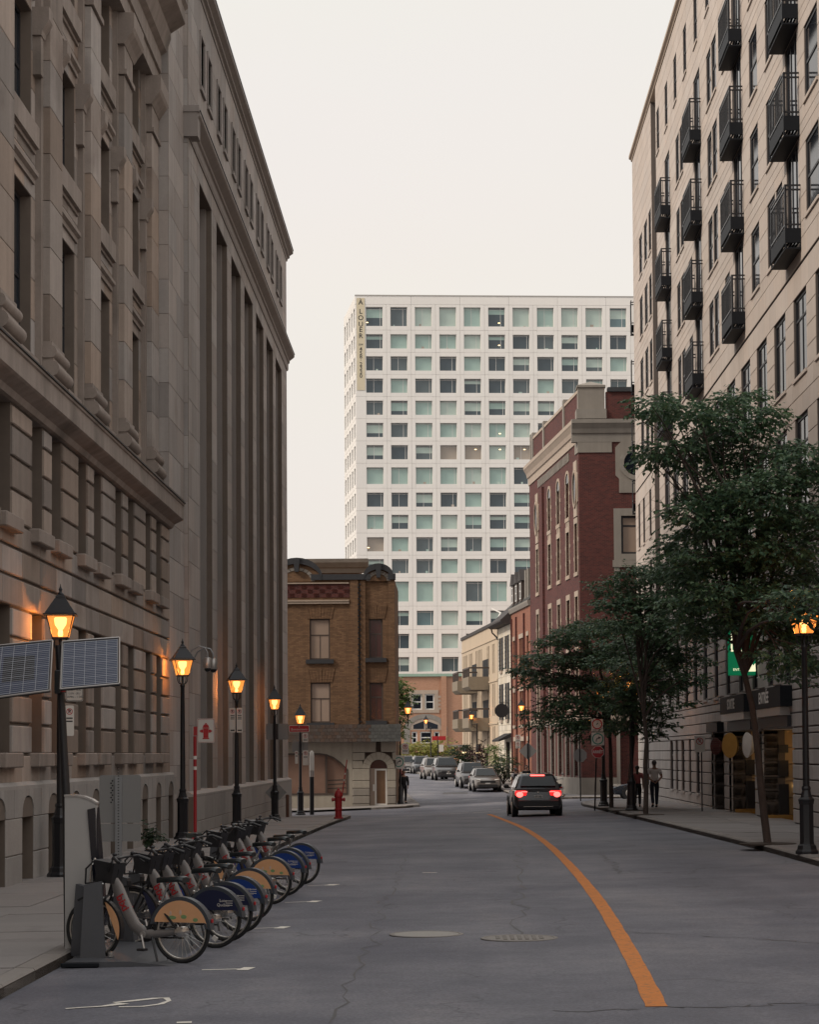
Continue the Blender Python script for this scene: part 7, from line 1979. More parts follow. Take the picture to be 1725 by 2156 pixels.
def panel(c4, nm):
    A, Bq, C, D = [Vector((x(q[0]), q[2], z(q[1]))) for q in c4]     # tl, tr, br, bl
    nrm = (Bq - A).cross(D - A).normalized()
    if nrm.y > 0: nrm = -nrm
    back = -nrm * .035
    fr_ = MB(); fr_.hexa([D + back, C + back, C, D, A + back, Bq + back, Bq, A])
    o = fr_.build('solar_panel', M['frame_d'], t)
    L_ = lambda u, v, d: A.lerp(Bq, u).lerp(D.lerp(C, u), v) + nrm * d
    g = MB(); g.poly([L_(.03, .97, .003), L_(.97, .97, .003), L_(.97, .03, .003), L_(.03, .03, .003)]); g.build('cells', M['solar'], o)
    ln = MB()
    for k in range(25):
        v = .045 + .91 * k / 24; th_ = .003 if k % 4 else .005; ln.poly([L_(.03, v + th_, .006), L_(.97, v + th_, .006), L_(.97, v - th_, .006), L_(.03, v - th_, .006)])
    for k in range(6):
        u = .03 + .94 * k / 5; ln.poly([L_(u - .004, .97, .007), L_(u + .004, .97, .007), L_(u + .004, .03, .007), L_(u - .004, .03, .007)])
    ln.build('cell_lines', pm('silver_lines', (.42, .44, .48), .4), o)
    ed = MB()
    for a, b in ((A, Bq), (Bq, C), (C, D), (D, A)): ed.tube([a + nrm * .004, b + nrm * .004], .010, 4)
    ed.build('panel_edge', M['alu'], o)
panel([(131, 1345, .03), (251, 1337, .03), (262, 1437, -.36), (140, 1447, -.36)], 'r')
panel([(-24, 1354, .03), (110, 1342, .03), (118, 1450, -.36), (-22, 1467, -.36)], 'l')
# red pay terminal behind the docks
p = on_y(410, 1778, 37.0); t = thing('pay_terminal', 'dark box with a red round lamp on a red base behind the bicycles', 'terminal', (p.x, 37.0, gnd(p.x, 37) + .0)); sc = 4565 / 37.0; z = lambda y: 2.15 + (1587 - y) / sc - t.location.z
w = 17 / sc; m = MB(); m.cbox(-w, w, -.1, .1, z(1780), z(1748), .02); m.build('box', pm('dark_green_box', (.03, .035, .03), .5), t); m = MB(); m.lathe([(.06, 0), (.05, .03), (.01, .04)], 14, M=Matrix.Rotation(math.pi / 2, 3, 'X'), c=(0, -.1, z(1765))); m.build('red_lens', M['sign_red'], t, smooth=40); m = MB(); m.cbox(-w * .8, w * .8, -.08, .08, 0, z(1781), .01); m.build('base', M['red'], t)
# ------------------------------------------------------------------ vehicles (length along y, front at +y)
def loft(m, secs):
    n = len(secs[0]); i0 = len(m.v)
    for s in secs: m.v += [tuple(p) for p in s]
    for k in range(len(secs) - 1):
        for j in range(n):
            a = i0 + k * n + j; b = i0 + k * n + (j + 1) % n; m.face(a, b, b + n, a + n)
    m.face(*range(i0, i0 + n)); e = i0 + (len(secs) - 1) * n; m.face(*range(e + n - 1, e - 1, -1))
def car(label, x, y, rz, paint, L=4.3, W=1.8, H=1.6, belt=.98, hood=.95, rear='suv', group='parked cars', brake=False, roofbox=None, rails=True, detail=None, name='car', z=None):
    t = thing(name, label, 'car', (x, y, gnd(x, y) if z is None else z), rz, group)
    hw = W / 2; f = L / 2
    st = [(-f, .42, .62, .86), (-f + .06, .30, belt * .93, .92), (-f + .35, .24, belt, .985), (-f + 1.0, .22, belt, 1.0), (0, .22, belt - .01, 1.0), (f - 1.55, .22, belt - .02, 1.0), (f - 1.1, .22, hood - .01, .985), (f - .5, .23, hood - .09, .95), (f - .12, .28, hood - .20, .88), (f, .40, .62, .80)]
    if rear == 'sedan': st[2] = (-f + .35, .24, belt, .97)
    secs = []
    for (yy, z0, z1, k) in st:
        w = hw * k; zm = z0 + (z1 - z0) * .45
        secs.append([(-w * .90, yy, z0), (-w, yy, zm * .8), (-w, yy, zm), (-w * .97, yy, z1 - .04), (-w * .90, yy, z1), (w * .90, yy, z1), (w * .97, yy, z1 - .04), (w, yy, zm), (w, yy, zm * .8), (w * .90, yy, z0)])
    m = MB(); loft(m, secs); m.build('body', paint, t, smooth=35)
    # cabin
    yb0, yr0 = {'suv': (-f + .10, -f + .48), 'hatch': (-f + .15, -f + .75), 'sedan': (-f + .75, -f + 1.45)}[rear]
    yw0, yw1 = f - 1.15, f - 1.95
    cw0, cw1 = hw * .90, hw * .70
    cs = []
    for (yy, w0, w1, zt) in ((yb0, cw0, cw0 * .985, belt + .05), (yb0 + (yr0 - yb0) * .6, cw0, cw1 * 1.06, belt + (H - belt) * .72), (yr0, cw0, cw1, H - .03), (yr0 + .5, cw0, cw1, H), (yw1 - .4, cw0, cw1, H), (yw1, cw0, cw1 * .98, H - .04), (yw1 + (yw0 - yw1) * .5, cw0, cw1 * 1.08, belt + (H - belt) * .53), (yw0, cw0, cw0 * .97, belt + .02)):
        cs.append([(-w0, yy, belt - .05), (-w1, yy, zt - .05 if zt > belt + .2 else zt - .02), (-w1 * .86, yy, zt), (w1 * .86, yy, zt), (w1, yy, zt - .05 if zt > belt + .2 else zt - .02), (w0, yy, belt - .05)])
    m = MB(); loft(m, cs); m.build('cabin', paint, t, smooth=35)
    # glass set a little proud of the cabin skin
    def gl(a, b, c, d, nm, e=.012):
        A = [Vector(p) for p in (a, b, c, d)]; n_ = (A[1] - A[0]).cross(A[3] - A[0]).normalized()
        cen = sum(A, Vector()) / 4
        if n_.dot(cen - Vector((0, 0, belt * .8))) < 0: n_ = -n_
        m = MB(); m.hexa([p - n_ * .01 for p in A] + [p + n_ * e for p in A]); m.build(nm, M['car_glass'], t)
    def lerp3(p, q, s): return tuple(p[i] + (q[i] - p[i]) * s for i in range(3))
    zb = belt + .08
    gl((-cw0 * .82, yw0 - .06, zb - .02), (cw0 * .82, yw0 - .06, zb - .02), (cw1 * .84, yw1 + .06, H - .08), (-cw1 * .84, yw1 + .06, H - .08), 'windscreen', .03)
    gl((-cw0 * .80, yb0 + .02, zb + .04), (cw0 * .80, yb0 + .02, zb + .04), (cw1 * .86, yr0 - .05, H - .12), (-cw1 * .86, yr0 - .05, H - .12), 'rear_window', .05)
    for s in (-1, 1):
        ym = (yr0 + yw1) / 2 + .1
        gl((s * cw0 * .985, yb0 + .55, zb), (s * cw0 * .985, ym - .04, zb), (s * (cw1 + .02), ym - .04, H - .11), (s * (cw1 + .02), yr0 + .2, H - .11), 'side_window')
        gl((s * cw0 * .985, ym + .04, zb), (s * cw0 * .985, yw0 - .25, zb), (s * (cw1 + .02), yw1 + .02, H - .11), (s * (cw1 + .02), ym + .04, H - .11), 'side_window')
        mr = MB(); mr.ball((s * (hw + .09), yw0 - .22, belt + .1), (.11, .06, .075), 10, 6); mr.box(min(s * hw * .92, s * (hw + .06)), max(s * hw * .92, s * (hw + .06)), yw0 - .24, yw0 - .19, belt + .03, belt + .08); mr.build('mirror', M['car_trim'] if detail == 'suv' else paint, t, smooth=40)
    R = .34
    for yy in (f - .85, -f + .82):
        for s in (-1, 1):
            a = MB(); a.lathe([(R + .06, -.03), (R + .06, .012)], 20, M=Matrix.Rotation(math.pi / 2, 3, 'Y'), c=(s * (hw - .005), yy, R)); a.build('wheel_arch', M['car_trim'], t)
            w = MB(); w.lathe([(R * .62, -.11), (R * .95, -.11), (R, -.08), (R, .08), (R * .95, .11), (R * .62, .11)], 22, M=Matrix.Rotation(math.pi / 2, 3, 'Y'), c=(s * (hw - .09), yy, R)); wo = w.build('wheel', M['rubber'], t, smooth=40)
            r = MB()
            r.lathe([(.21, -.005), (.21, .01), (.19, .02), (.05, .02), (.02, .03)], 16, M=Matrix.Rotation(s * math.pi / 2, 3, 'Y'), c=(s * (hw + .018), yy, R)); r.build('rim', M['rim'], wo, smooth=30)
    # front
    m = MB(); m.cbox(-hw * .55, hw * .55, f - .06, f + .015, .55, .70, .02); m.build('grille', M['car_trim'], t)
    m = MB(); m.cbox(-hw * .7, hw * .7, f - .08, f + .02, .28, .46, .02); m.build('air_intake', M['car_trim'], t)
    for s in (-1, 1):
        x0, x1 = sorted((s * hw * .52, s * hw * .84)); m = MB(); m.hexa([(x0, f - .14, .64), (x1, f - .22, .64), (x1, f - .4, .66), (x0, f - .3, .66), (x0, f - .03, .72), (x1, f - .14, .76), (x1, f - .4, .80), (x0, f - .3, .78)]) if s > 0 else m.hexa([(x0, f - .22, .64), (x1, f - .14, .64), (x1, f - .3, .66), (x0, f - .4, .66), (x0, f - .14, .76), (x1, f - .03, .72), (x1, f - .3, .78), (x0, f - .4, .80)])
        m.build('headlight', M['head'], t)
    m = MB(); m.box(-.16, .16, f + .016, f + .024, .48, .56) if detail != 'suv' else m.box(-.155, .155, -f - .012, -f - .004, .70, .80); m.build('number_plate', M['plate'], t)
    m = MB(); m.cbox(-hw * .86, hw * .86, -f - .03, -f + .1, .36, .62, .03); m.build('rear_bumper', M['car_trim'], t)
    for s in (-1, 1):
        x0, x1 = sorted((s * hw * .48, s * hw * .94)); m = MB(); m.cbox(x0, x1, -f - .012, -f + .12, .78, .96, .03); lo = m.build('tail_lamp', M['tail'] if brake else M['sign_red'], t)
        if brake:
            c = MB(); c.ball((s * hw * .76, -f - .02, .82), (.13, .035, .10), 12, 8); c.build('brake_core', M['tail_core'], lo, smooth=60)
            c = MB(); c.cbox(min(s * hw * .45, s * hw * .7), max(s * hw * .45, s * hw * .7), -f - .025, -f - .012, .905, .935, .004); c.build('light_bar', M['tail_core'], lo)
    if brake:
        m = MB(); m.cbox(-.26, .26, yr0 - .13, yr0 - .06, H - .085, H - .035, .012); m.build('high_brake_light', M['tail_core'], t)
        m = MB(); m.tube([(.0, yb0 - .005, belt + .16), (.30, yb0 + .0, belt + .13)], .012, 5); m.build('wiper', M['car_trim'], t)
        m = MB(); m.box(-hw * .6, hw * .6, -f - .038, -f - .031, .375, .39); m.build('bumper_strip', M['chrome'], t)
        m = MB(); m.lathe([(.035, 0), (.03, .012)], 14, M=Matrix.Rotation(math.pi / 2, 3, 'X'), c=(0, -f + .03, .90)); m.build('badge', M['chrome'], t)
        m = MB()
        for k in range(7):
            if k != 3: m.box(-.125 + k * .037, -.105 + k * .037, -f - .0145, -f - .0125, .72, .78)
        m.build('plate_characters', M['car_trim'], t, kind='stuff')
    if rails:
        for s in (-1, 1):
            m = MB(); m.tube([(s * cw1 * .86, yr0 + .1, H - .02), (s * cw1 * .86, yr0 + .2, H + .05), (s * cw1 * .86, yw1 - .3, H + .05), (s * cw1 * .86, yw1 - .15, H - .02)], .015, 6); m.build('roof_rail', M['alu'], t)
    if roofbox:
        for yy in (yr0 + .6, yw1 - .5):
            m = MB(); m.box(-hw * .82, hw * .82, yy - .03, yy + .03, H + .05, H + .085); m.build('roof_bar', M['alu'], t)
    if detail == 'badge':
        m = MB(); m.lathe([(.15, 0), (.13, .02)], 3, M=Matrix.Rotation(math.pi / 2, 3, 'X') @ Matrix.Rotation(math.pi / 6, 3, 'Z'), c=(0, f + .035, .64)); m.build('grille_badge', M['chrome'], t)
    return t
p = on_ground(1130, 1719)
car('dark grey compact SUV braking in the lane, red tail lights lit', p.x, p.y + 2.15, R_(2), M['car_dark'], 4.3, 1.79, 1.57, .98, .96, 'suv', None, True, detail='suv')
p = on_ground(1022, 1668)
car('silver hatchback parked nearest on the far street, facing the camera', p.x, p.y + 2.0, R_(180 + 5), M['car_silver'], 4.05, 1.74, 1.48, .94, .92, 'hatch', roofbox=True, rails=False)
car('grey SUV parked just behind the silver hatchback', p.x - .75, p.y + 8.0, R_(180 + 6), M['car_grey'], 4.5, 1.85, 1.68, 1.02, 1.0, 'suv')
p = on_ground(939, 1643)
car('dark van-like SUV with a triangular grille badge, facing the camera', p.x, p.y + 2.3, R_(180 + 5), M['car_grey'], 4.8, 1.9, 1.70, 1.05, 1.0, 'suv', roofbox=True, rails=False, detail='badge')
car('silver estate parked behind the dark van-like SUV', p.x - .95, p.y + 8.4, R_(180 + 6), M['car_silver'], 4.6, 1.8, 1.66, 1.0, .97, 'suv')
p = on_ground(887, 1629)
car('black SUV parked farther along, below the bracket lamp', p.x, p.y + 2.3, R_(180 + 6), M['car_dark'], 4.6, 1.88, 1.70, 1.04, 1.0, 'suv')
car('pale estate car last in the parked row', p.x - 1.6, p.y + 9, R_(180 + 6), M['car_silver'], 4.6, 1.82, 1.72, 1.03, 1.0, 'suv')
p = on_y(833, 1640, 178.0); car('small red car glimpsed behind the corner turn sign', p.x - .3, 178.0, R_(180 + 4), M['car_red'], 4.1, 1.75, 1.5, .95, .92, 'hatch', rails=False)
p = on_y(1291, 1670, 113.2); car('dark blue saloon nosing out of the side street on the right', p.x + 2.25, 113.2, R_(90), M['car_blue'], 4.6, 1.84, 1.45, .92, .86, 'sedan', None, rails=False)

# parked motorcycle seen from behind
p = on_ground(1177, 1691, .13)
t = thing('motorcycle', 'parked motorcycle with chrome and white fairing beside the red brick hall', 'motorcycle', (p.x, p.y + .2, gnd(p.x, p.y) + .13), R_(8))
for yy, nm in ((0, 'rear'), (1.35, 'front')):
    m = MB(); m.torus((0, yy, .31), .24, .075, 24, 8, 'x'); w = m.build('wheel', M['rubber'], t, smooth=60); m = MB(); m.lathe([(.17, -.03), (.17, .03)], 14, M=Matrix.Rotation(math.pi / 2, 3, 'Y'), c=(0, yy, .31)); m.build('rim', M['chrome'], w)
m = MB(); m.cbox(-.14, .14, .35, .95, .25, .62, .05); m.build('engine', M['chrome'], t)
m = MB(); loft(m, [[(a * w, yy, zc + b * h) for a, b in ((-1, -.6), (-.9, .5), (-.4, 1), (.4, 1), (.9, .5), (1, -.6))] for yy, w, zc, h in ((.55, .10, .80, .08), (.75, .17, .84, .13), (1.0, .17, .86, .14), (1.18, .09, .86, .08))]); m.build('tank', M['car_dark'], t, smooth=50)
m = MB(); loft(m, [[(a * w, yy, zc + b * h) for a, b in ((-1, -1), (-1, .4), (-.5, 1), (.5, 1), (1, .4), (1, -1))] for yy, w, zc, h in ((-.32, .10, .84, .05), (-.1, .16, .80, .06), (.25, .17, .74, .06), (.55, .12, .76, .06))]); m.build('seat', M['saddle'], t, smooth=50)
m = MB(); m.tube([(0, 1.35, .31), (0, 1.1, .95), (0, 1.05, 1.05)], .04, 8); m.build('fork', M['chrome'], t); m = MB(); m.tube([(-.42, .92, 1.10), (-.2, 1.05, 1.08), (.2, 1.05, 1.08), (.42, .92, 1.10)], .018, 8); m.build('handlebar', M['chrome'], t)
for s in (-1, 1):
    m = MB(); m.tube([(s * .3, 1.0, 1.1), (s * .38, .98, 1.28)], .008, 5); m.ball((s * .40, .97, 1.32), (.075, .015, .05), 10, 6); m.build('mirror', M['chrome'], t); m = MB(); m.tube([(s * .17, .5, .3), (s * .2, -.2, .33), (s * .2, -.4, .38)], [.035, .045, .05], 8); m.build('exhaust', M['chrome'], t, smooth=40)
m = MB(); m.cbox(-.18, .18, -.38, -.25, .62, .80, .03); m.build('tail_unit', M['white'], t); m = MB(); m.cbox(-.10, .10, -.40, -.38, .68, .75, .006); m.build('tail_lamp', M['sign_red'], t); m = MB(); m.box(-.12, .12, -.42, -.405, .45, .58); m.build('number_plate', M['plate'], t)
m = MB(); loft(m, [[(a * w, yy, zc + b * h) for a, b in ((-1, -1), (-.8, .6), (0, 1), (.8, .6), (1, -1))] for yy, w, zc, h in ((1.05, .10, 1.1, .04), (1.16, .2, 1.12, .12), (1.28, .12, 1.1, .08))]); m.build('windshield', M['white'], t)
m = MB(); m.torus((0, 0, .31), .33, .05, 14, 6, 'x', (R_(20), R_(170)), False); m.build('rear_mudguard', M['car_dark'], t, smooth=60)
# ------------------------------------------------------------------ people: one skinned body each, clothes and hair as children
def skin_mesh(name, verts, edges, mat, parent, sub=2, root=0):
    me = bpy.data.meshes.new(name); me.from_pydata([v[:3] for v in verts], edges, []); me.materials.append(mat)
    o = link(name, me, parent)
    md = o.modifiers.new('skin', 'SKIN'); md.use_smooth_shade = True; md.branch_smoothing = .3
    for k, v in enumerate(verts):
        r = v[3]; me.skin_vertices[0].data[k].radius = (r, r) if not isinstance(r, tuple) else r
        me.skin_vertices[0].data[k].use_root = (k == root)
    sb = o.modifiers.new('sub', 'SUBSURF'); sb.levels = sub; sb.render_levels = sub
    for p in me.polygons: p.use_smooth = True
    return o
def person(label, x, y, rz, H, top, legs, hair, pose='walk', sleeves='short', z=None, bag=False, up=.13, long_hair=False):
    s = H / 1.75
    t = thing('person', label, 'person', (x, y, (gnd(x, y) + up) if z is None else z), rz, None)
    V = []; E = []
    def v(x_, y_, z_, r): V.append((x_ * s, y_ * s, z_ * s, tuple(q * s for q in r) if isinstance(r, tuple) else r * s)); return len(V) - 1
    def chain(*ids):
        for a, b in zip(ids, ids[1:]): E.append((a, b))
    pel = v(0, 0, .95, (.13, .11)); wa = v(0, 0, 1.10, (.125, .10)); chs = v(0, .01, 1.28, (.145, .11)); sh = v(0, 0, 1.42, (.10, .085)); nk = v(0, .01, 1.50, .055)
    h1 = v(0, .025, 1.575, (.068, .075)); h2 = v(0, .025, 1.66, (.080, .092)); h3 = v(0, .015, 1.725, (.055, .065))
    chain(pel, wa, chs, sh, nk, h1, h2, h3)
    nose = v(0, .125, 1.62, .014); chain(h2, nose)
    for q in (-1, 1):
        e = v(q * .088, .01, 1.625, .016); chain(h2, e)
    arms = {}
    for q in (-1, 1):
        a0 = v(q * .185, 0, 1.40, .058)
        if pose == 'behind':      # hands clasped behind the back
            a1 = v(q * .27, -.05, 1.14, .045); a2 = v(q * .10, -.19, .98, .032); hx = (q * .03, -.205, .95); fd = (-q * .6, -.1, -.35)
        elif pose == 'stand':
            a1 = v(q * .23, .02, 1.13, .042); a2 = v(q * .20, .10, .92, .032); hx = (q * .18, .13, .86); fd = (0, .3, -.9)
        else:
            sw = .10 * q; a1 = v(q * .235, -.02 + sw * .3, 1.13, .042); a2 = v(q * .245, .04 + sw, .90, .032); hx = (q * .245, .06 + sw, .83); fd = (0, .25, -.95)
        h = v(hx[0], hx[1], hx[2], (.040, .024)); chain(sh, a0, a1, a2, h); arms[q] = (a0, a1, a2)
        for k in range(4):        # fingers of unequal length, slightly curled
            ln = (.07, .082, .077, .06)[k]; oy = (k - 1.5) * .019
            f1 = v(hx[0] + fd[0] * ln * .55, hx[1] + oy + fd[1] * ln * .55, hx[2] + fd[2] * ln * .55 - .03, .0095); f2 = v(hx[0] + fd[0] * ln - q * .008, hx[1] + oy + fd[1] * ln, hx[2] + fd[2] * ln - .035, .008); chain(h, f1, f2)
        th = v(hx[0] - q * .01, hx[1] + .045, hx[2] - .015, .011); th2 = v(hx[0] - q * .012, hx[1] + .06, hx[2] - .05, .009); chain(h, th, th2)
    st = .0 if pose in ('stand',) else .17
    legv = {}
    for q in (-1, 1):
        f = st * q
        l0 = v(q * .095, 0, .88, .088); l1 = v(q * .10, f * .55 + .02, .49, .058); l2 = v(q * .10, f - .02 - (.05 if f < 0 else 0), .10 + (.05 if f < 0 else 0), .042); ft = v(q * .105, f + .12 - (.03 if f < 0 else 0), .035 + (.02 if f < 0 else 0), .036); chain(pel, l0, l1, l2, ft); legv[q] = (l0, l1, l2, ft)
    skin_mesh('body', V, E, M['skin'], t)
    def sub(name, ids, edges, grow, mat, root=0):
        vv = []
        for i in ids:
            r = V[i][3]; g = grow * s
            vv.append(V[i][:3] + ((tuple(q + g for q in r)) if isinstance(r, tuple) else r + g,))
        mp = {i: k for k, i in enumerate(ids)}
        return skin_mesh(name, vv, [(mp[a], mp[b]) for a, b in edges], mat, t)
    # trousers, shirt, shoes
    ids = [pel, wa] + [i for q in (-1, 1) for i in legv[q][:3]]
    sub('trousers', ids, [(pel, wa)] + [e for q in (-1, 1) for e in ((pel, legv[q][0]), (legv[q][0], legv[q][1]), (legv[q][1], legv[q][2]))], .018, legs)
    for q in (-1, 1):
        a, b = V[legv[q][2]], V[legv[q][3]]
        skin_mesh('shoe', [(a[0], a[1] - .03, a[2] * .6, .045 * s), (b[0], b[1], b[2], .042 * s), (b[0], b[1] + .05 * s, b[2] - .003, .034 * s)], [(0, 1), (1, 2)], M['black_cloth'], t)
    ids = [pel, wa, chs, sh]; ed = [(pel, wa), (wa, chs), (chs, sh)]
    for q in (-1, 1):
        a0, a1, a2 = arms[q]
        if sleeves == 'short':
            mid = Vector(V[a0][:3]).lerp(Vector(V[a1][:3]), .72); V.append((*mid, .052 * s)); mi = len(V) - 1; ids += [a0, mi]; ed += [(sh, a0), (a0, mi)]
        else: ids += [a0, a1, a2]; ed += [(sh, a0), (a0, a1), (a1, a2)]
    sub('shirt', ids, ed, .028, top)
    hm = MB(); c = Vector((0, .0, 1.665)) * s; hm.ball((c.x, c.y, c.z), (.094 * s, .108 * s, .098 * s), 14, 9)
    hm.v = [(p[0], p[1] - (.0), p[2]) for p in hm.v]
    for k, p in enumerate(hm.v):        # open the face side of the hair cap
        if p[1] > .045 * s and p[2] < 1.70 * s: hm.v[k] = (p[0] * .8, .045 * s, max(p[2], 1.60 * s))
    if long_hair: hm.lathe([(.03 * s, 0), (.045 * s, .08 * s), (.05 * s, .2 * s), (.03 * s, .26 * s)], 10, c=(0, -.085 * s, 1.38 * s))
    hm.build('hair', hair, t, smooth=60)
    for q in (-1, 1):
        e = MB(); e.ball((q * .032 * s, .112 * s, 1.645 * s), (.014 * s, .008 * s, .010 * s), 8, 5); e.build('eye', M['frame_d'], t)
    mo = MB(); mo.cbox(-.025 * s, .025 * s, .088 * s, .100 * s, 1.572 * s, 1.580 * s, .003); mo.build('mouth', M['logo'], t)
    if bag:
        b = MB(); b.cbox(-.16 * s, .16 * s, -.34 * s, -.15 * s, 1.02 * s, 1.42 * s, .06); b.build('backpack', M['black_cloth'], t, smooth=40)
        for q in (-1, 1):
            b = MB(); b.tube([(q * .11 * s, -.15 * s, 1.40 * s), (q * .12 * s, 0, 1.53 * s), (q * .13 * s, .14 * s, 1.36 * s), (q * .14 * s, .10 * s, 1.12 * s)], .022 * s, 6); b.build('backpack_strap', M['black_cloth'], t)
    return t
p = on_ground(1379, 1700, .13)
person('man in a white short-sleeved shirt walking away, hands behind his back', p.x, p.y, R_(4), 1.80, M['shirt_w'], M['jeans'], M['hair_g'], 'behind')
p = on_ground(1343, 1699, .13)
person('person in a rose top and dark trousers walking behind the lamp post', p.x, p.y, R_(-3), 1.60, M['shirt_r'], M['black_cloth'], M['hair_d'], 'walk', long_hair=True)
p = on_ground(850, 1692, .13)
person('person in black standing at the corner lamp of the brown brick building', p.x, p.y + .8, R_(200), 1.76, M['black_cloth'], M['black_cloth'], M['hair_d'], 'stand', 'long')
p = on_y(1090, 1630, 118.0)
person('person in a white shirt with a black backpack beyond the braking SUV', p.x, 121.0, R_(10), 1.75, M['shirt_w'], M['black_cloth'], M['hair_g'], 'walk', bag=True, up=.0)
p = on_y(1113, 1630, 124.0)
person('person in dark clothes half hidden behind the braking SUV', p.x, 127.0, R_(180), 1.7, M['black_cloth'], M['black_cloth'], M['hair_d'], 'walk', 'long')
# ------------------------------------------------------------------ trees and shrubs
def add_leaf(m, p, d, up, ln, w):
    """a folded leaf blade: two triangles each side of the midrib"""
    s = d.cross(up)
    if s.length < 1e-3: s = Vector((1, 0, 0))
    s.normalize(); n = s.cross(d).normalized()
    i = len(m.v)
    mid = p + d * ln * .45 - n * ln * .04
    m.v += [tuple(p), tuple(mid + s * w + n * w * .25), tuple(p + d * ln - n * ln * .12), tuple(mid - s * w + n * w * .25), tuple(mid)]
    m.f += [(i, i + 1, i + 4), (i + 1, i + 2, i + 4), (i + 4, i + 2, i + 3), (i, i + 4, i + 3)]; m.m += [0] * 4
def spray(m, rg, c, r, n, ln=.11, flat=True, twigs=None):
    """a clump of leaves set along short drooping twigs inside an ellipsoid"""
    c = Vector(c); rx, ry, rz = r
    k = 0
    while k < n:
        while True:
            q = Vector((rg.uniform(-1, 1), rg.uniform(-1, 1), rg.uniform(-1, 1)))
            if .25 < q.length < 1: break
        base = c + Vector((q.x * rx, q.y * ry, q.z * rz))
        td = Vector((q.x + rg.gauss(0, .4), q.y + rg.gauss(0, .4), rg.uniform(-.45, .25))).normalized()
        tl = rg.uniform(.2, .45) * (ln / .11)
        if twigs is not None and rg.random() < .35: twigs.tube([base, base + td * tl], [.006, .003], 3, caps=False)
        for j in range(rg.randint(5, 8)):
            f = (j + .5) / 7; side = 1 if j % 2 else -1
            pos = base + td * tl * f
            d = (td * rg.uniform(.3, .9) + td.cross(Vector((0, 0, 1))) * side * rg.uniform(.5, 1.0) + Vector((0, 0, rg.uniform(-.65, .15)))).normalized()
            up = Vector((rg.gauss(0, .35), rg.gauss(0, .35), 1)).normalized()
            l = ln * rg.uniform(.7, 1.2); add_leaf(m, pos, d, up, l, l * rg.uniform(.28, .36)); k += 1
def tree(label, trunk, clumps, seed, leafmat, n_per=380, ln=.11, r0=.11, group='street trees', name='street_tree', fork=None, depth=1.6, pit=True):
    """trunk: list of world points; clumps: (x, y, rx, rz[, dy]) with the centre given on the picture at the trunk's depth"""
    rg = random.Random(seed)
    b = Vector(trunk[0]); t = thing(name, label, 'tree', tuple(b), 0, group, world=True)
    m = MB(); n = len(trunk)
    m.tube([trunk[0] + Vector((0, 0, -.05))] + trunk, [r0 * 1.5] + [r0 * (1.05 - .55 * k / (n - 1)) for k in range(n)], 10); m.build('trunk', M['bark'], t, smooth=50)
    cr = MB(); br = MB(); tw = MB()
    top = trunk[-1]
    for c in clumps:
        x, y, rx, rz = c[:4]; Yd = b.y + (c[4] if len(c) > 4 else rg.uniform(-depth, depth))
        p = on_y(x, y, Yd); 
        # limb: leaves the trunk below the clump and bends out
        k = min(n - 1, max(1, int(n * rg.uniform(.55, 1.0)))); s = Vector(trunk[k]) if trunk[k].z < p.z + .3 else Vector(trunk[max(1, n - 3)])
        mid = s.lerp(p, .5) + Vector((rg.gauss(0, .15), rg.gauss(0, .15), .25)); br.tube([s, s.lerp(mid, .5) + Vector((0, 0, .12)), mid, mid.lerp(p, .6) + Vector((0, 0, .08)), p], [.045, .036, .026, .018, .008], 6)
        for q in range(3): e = p + Vector((rg.uniform(-rx, rx), rg.uniform(-rx, rx), rg.uniform(-rz, rz) * .7)); br.tube([mid.lerp(p, .5), mid.lerp(e, .75), e], [.014, .009, .004], 4)
        spray(cr, rg, p, (rx, rx * 1.05, rz), int(n_per * rx * rx / .6), ln, True, tw)
    br.build('branches', M['bark'], t, smooth=50, kind='stuff'); tw.build('twigs', M['bark'], t, kind='stuff')
    cr.build('crown', leafmat, t, kind='stuff')
    if pit:
        s = MB(); s.lathe([(.62, -.02), (.62, .012), (.2, .03), (.01, .035)], 18, c=tuple(b)); s.build('tree_pit', M['soil'], t, smooth=60)
    return t
def pts(Y, *xy): return [on_y(x, y, Y) for x, y in xy]
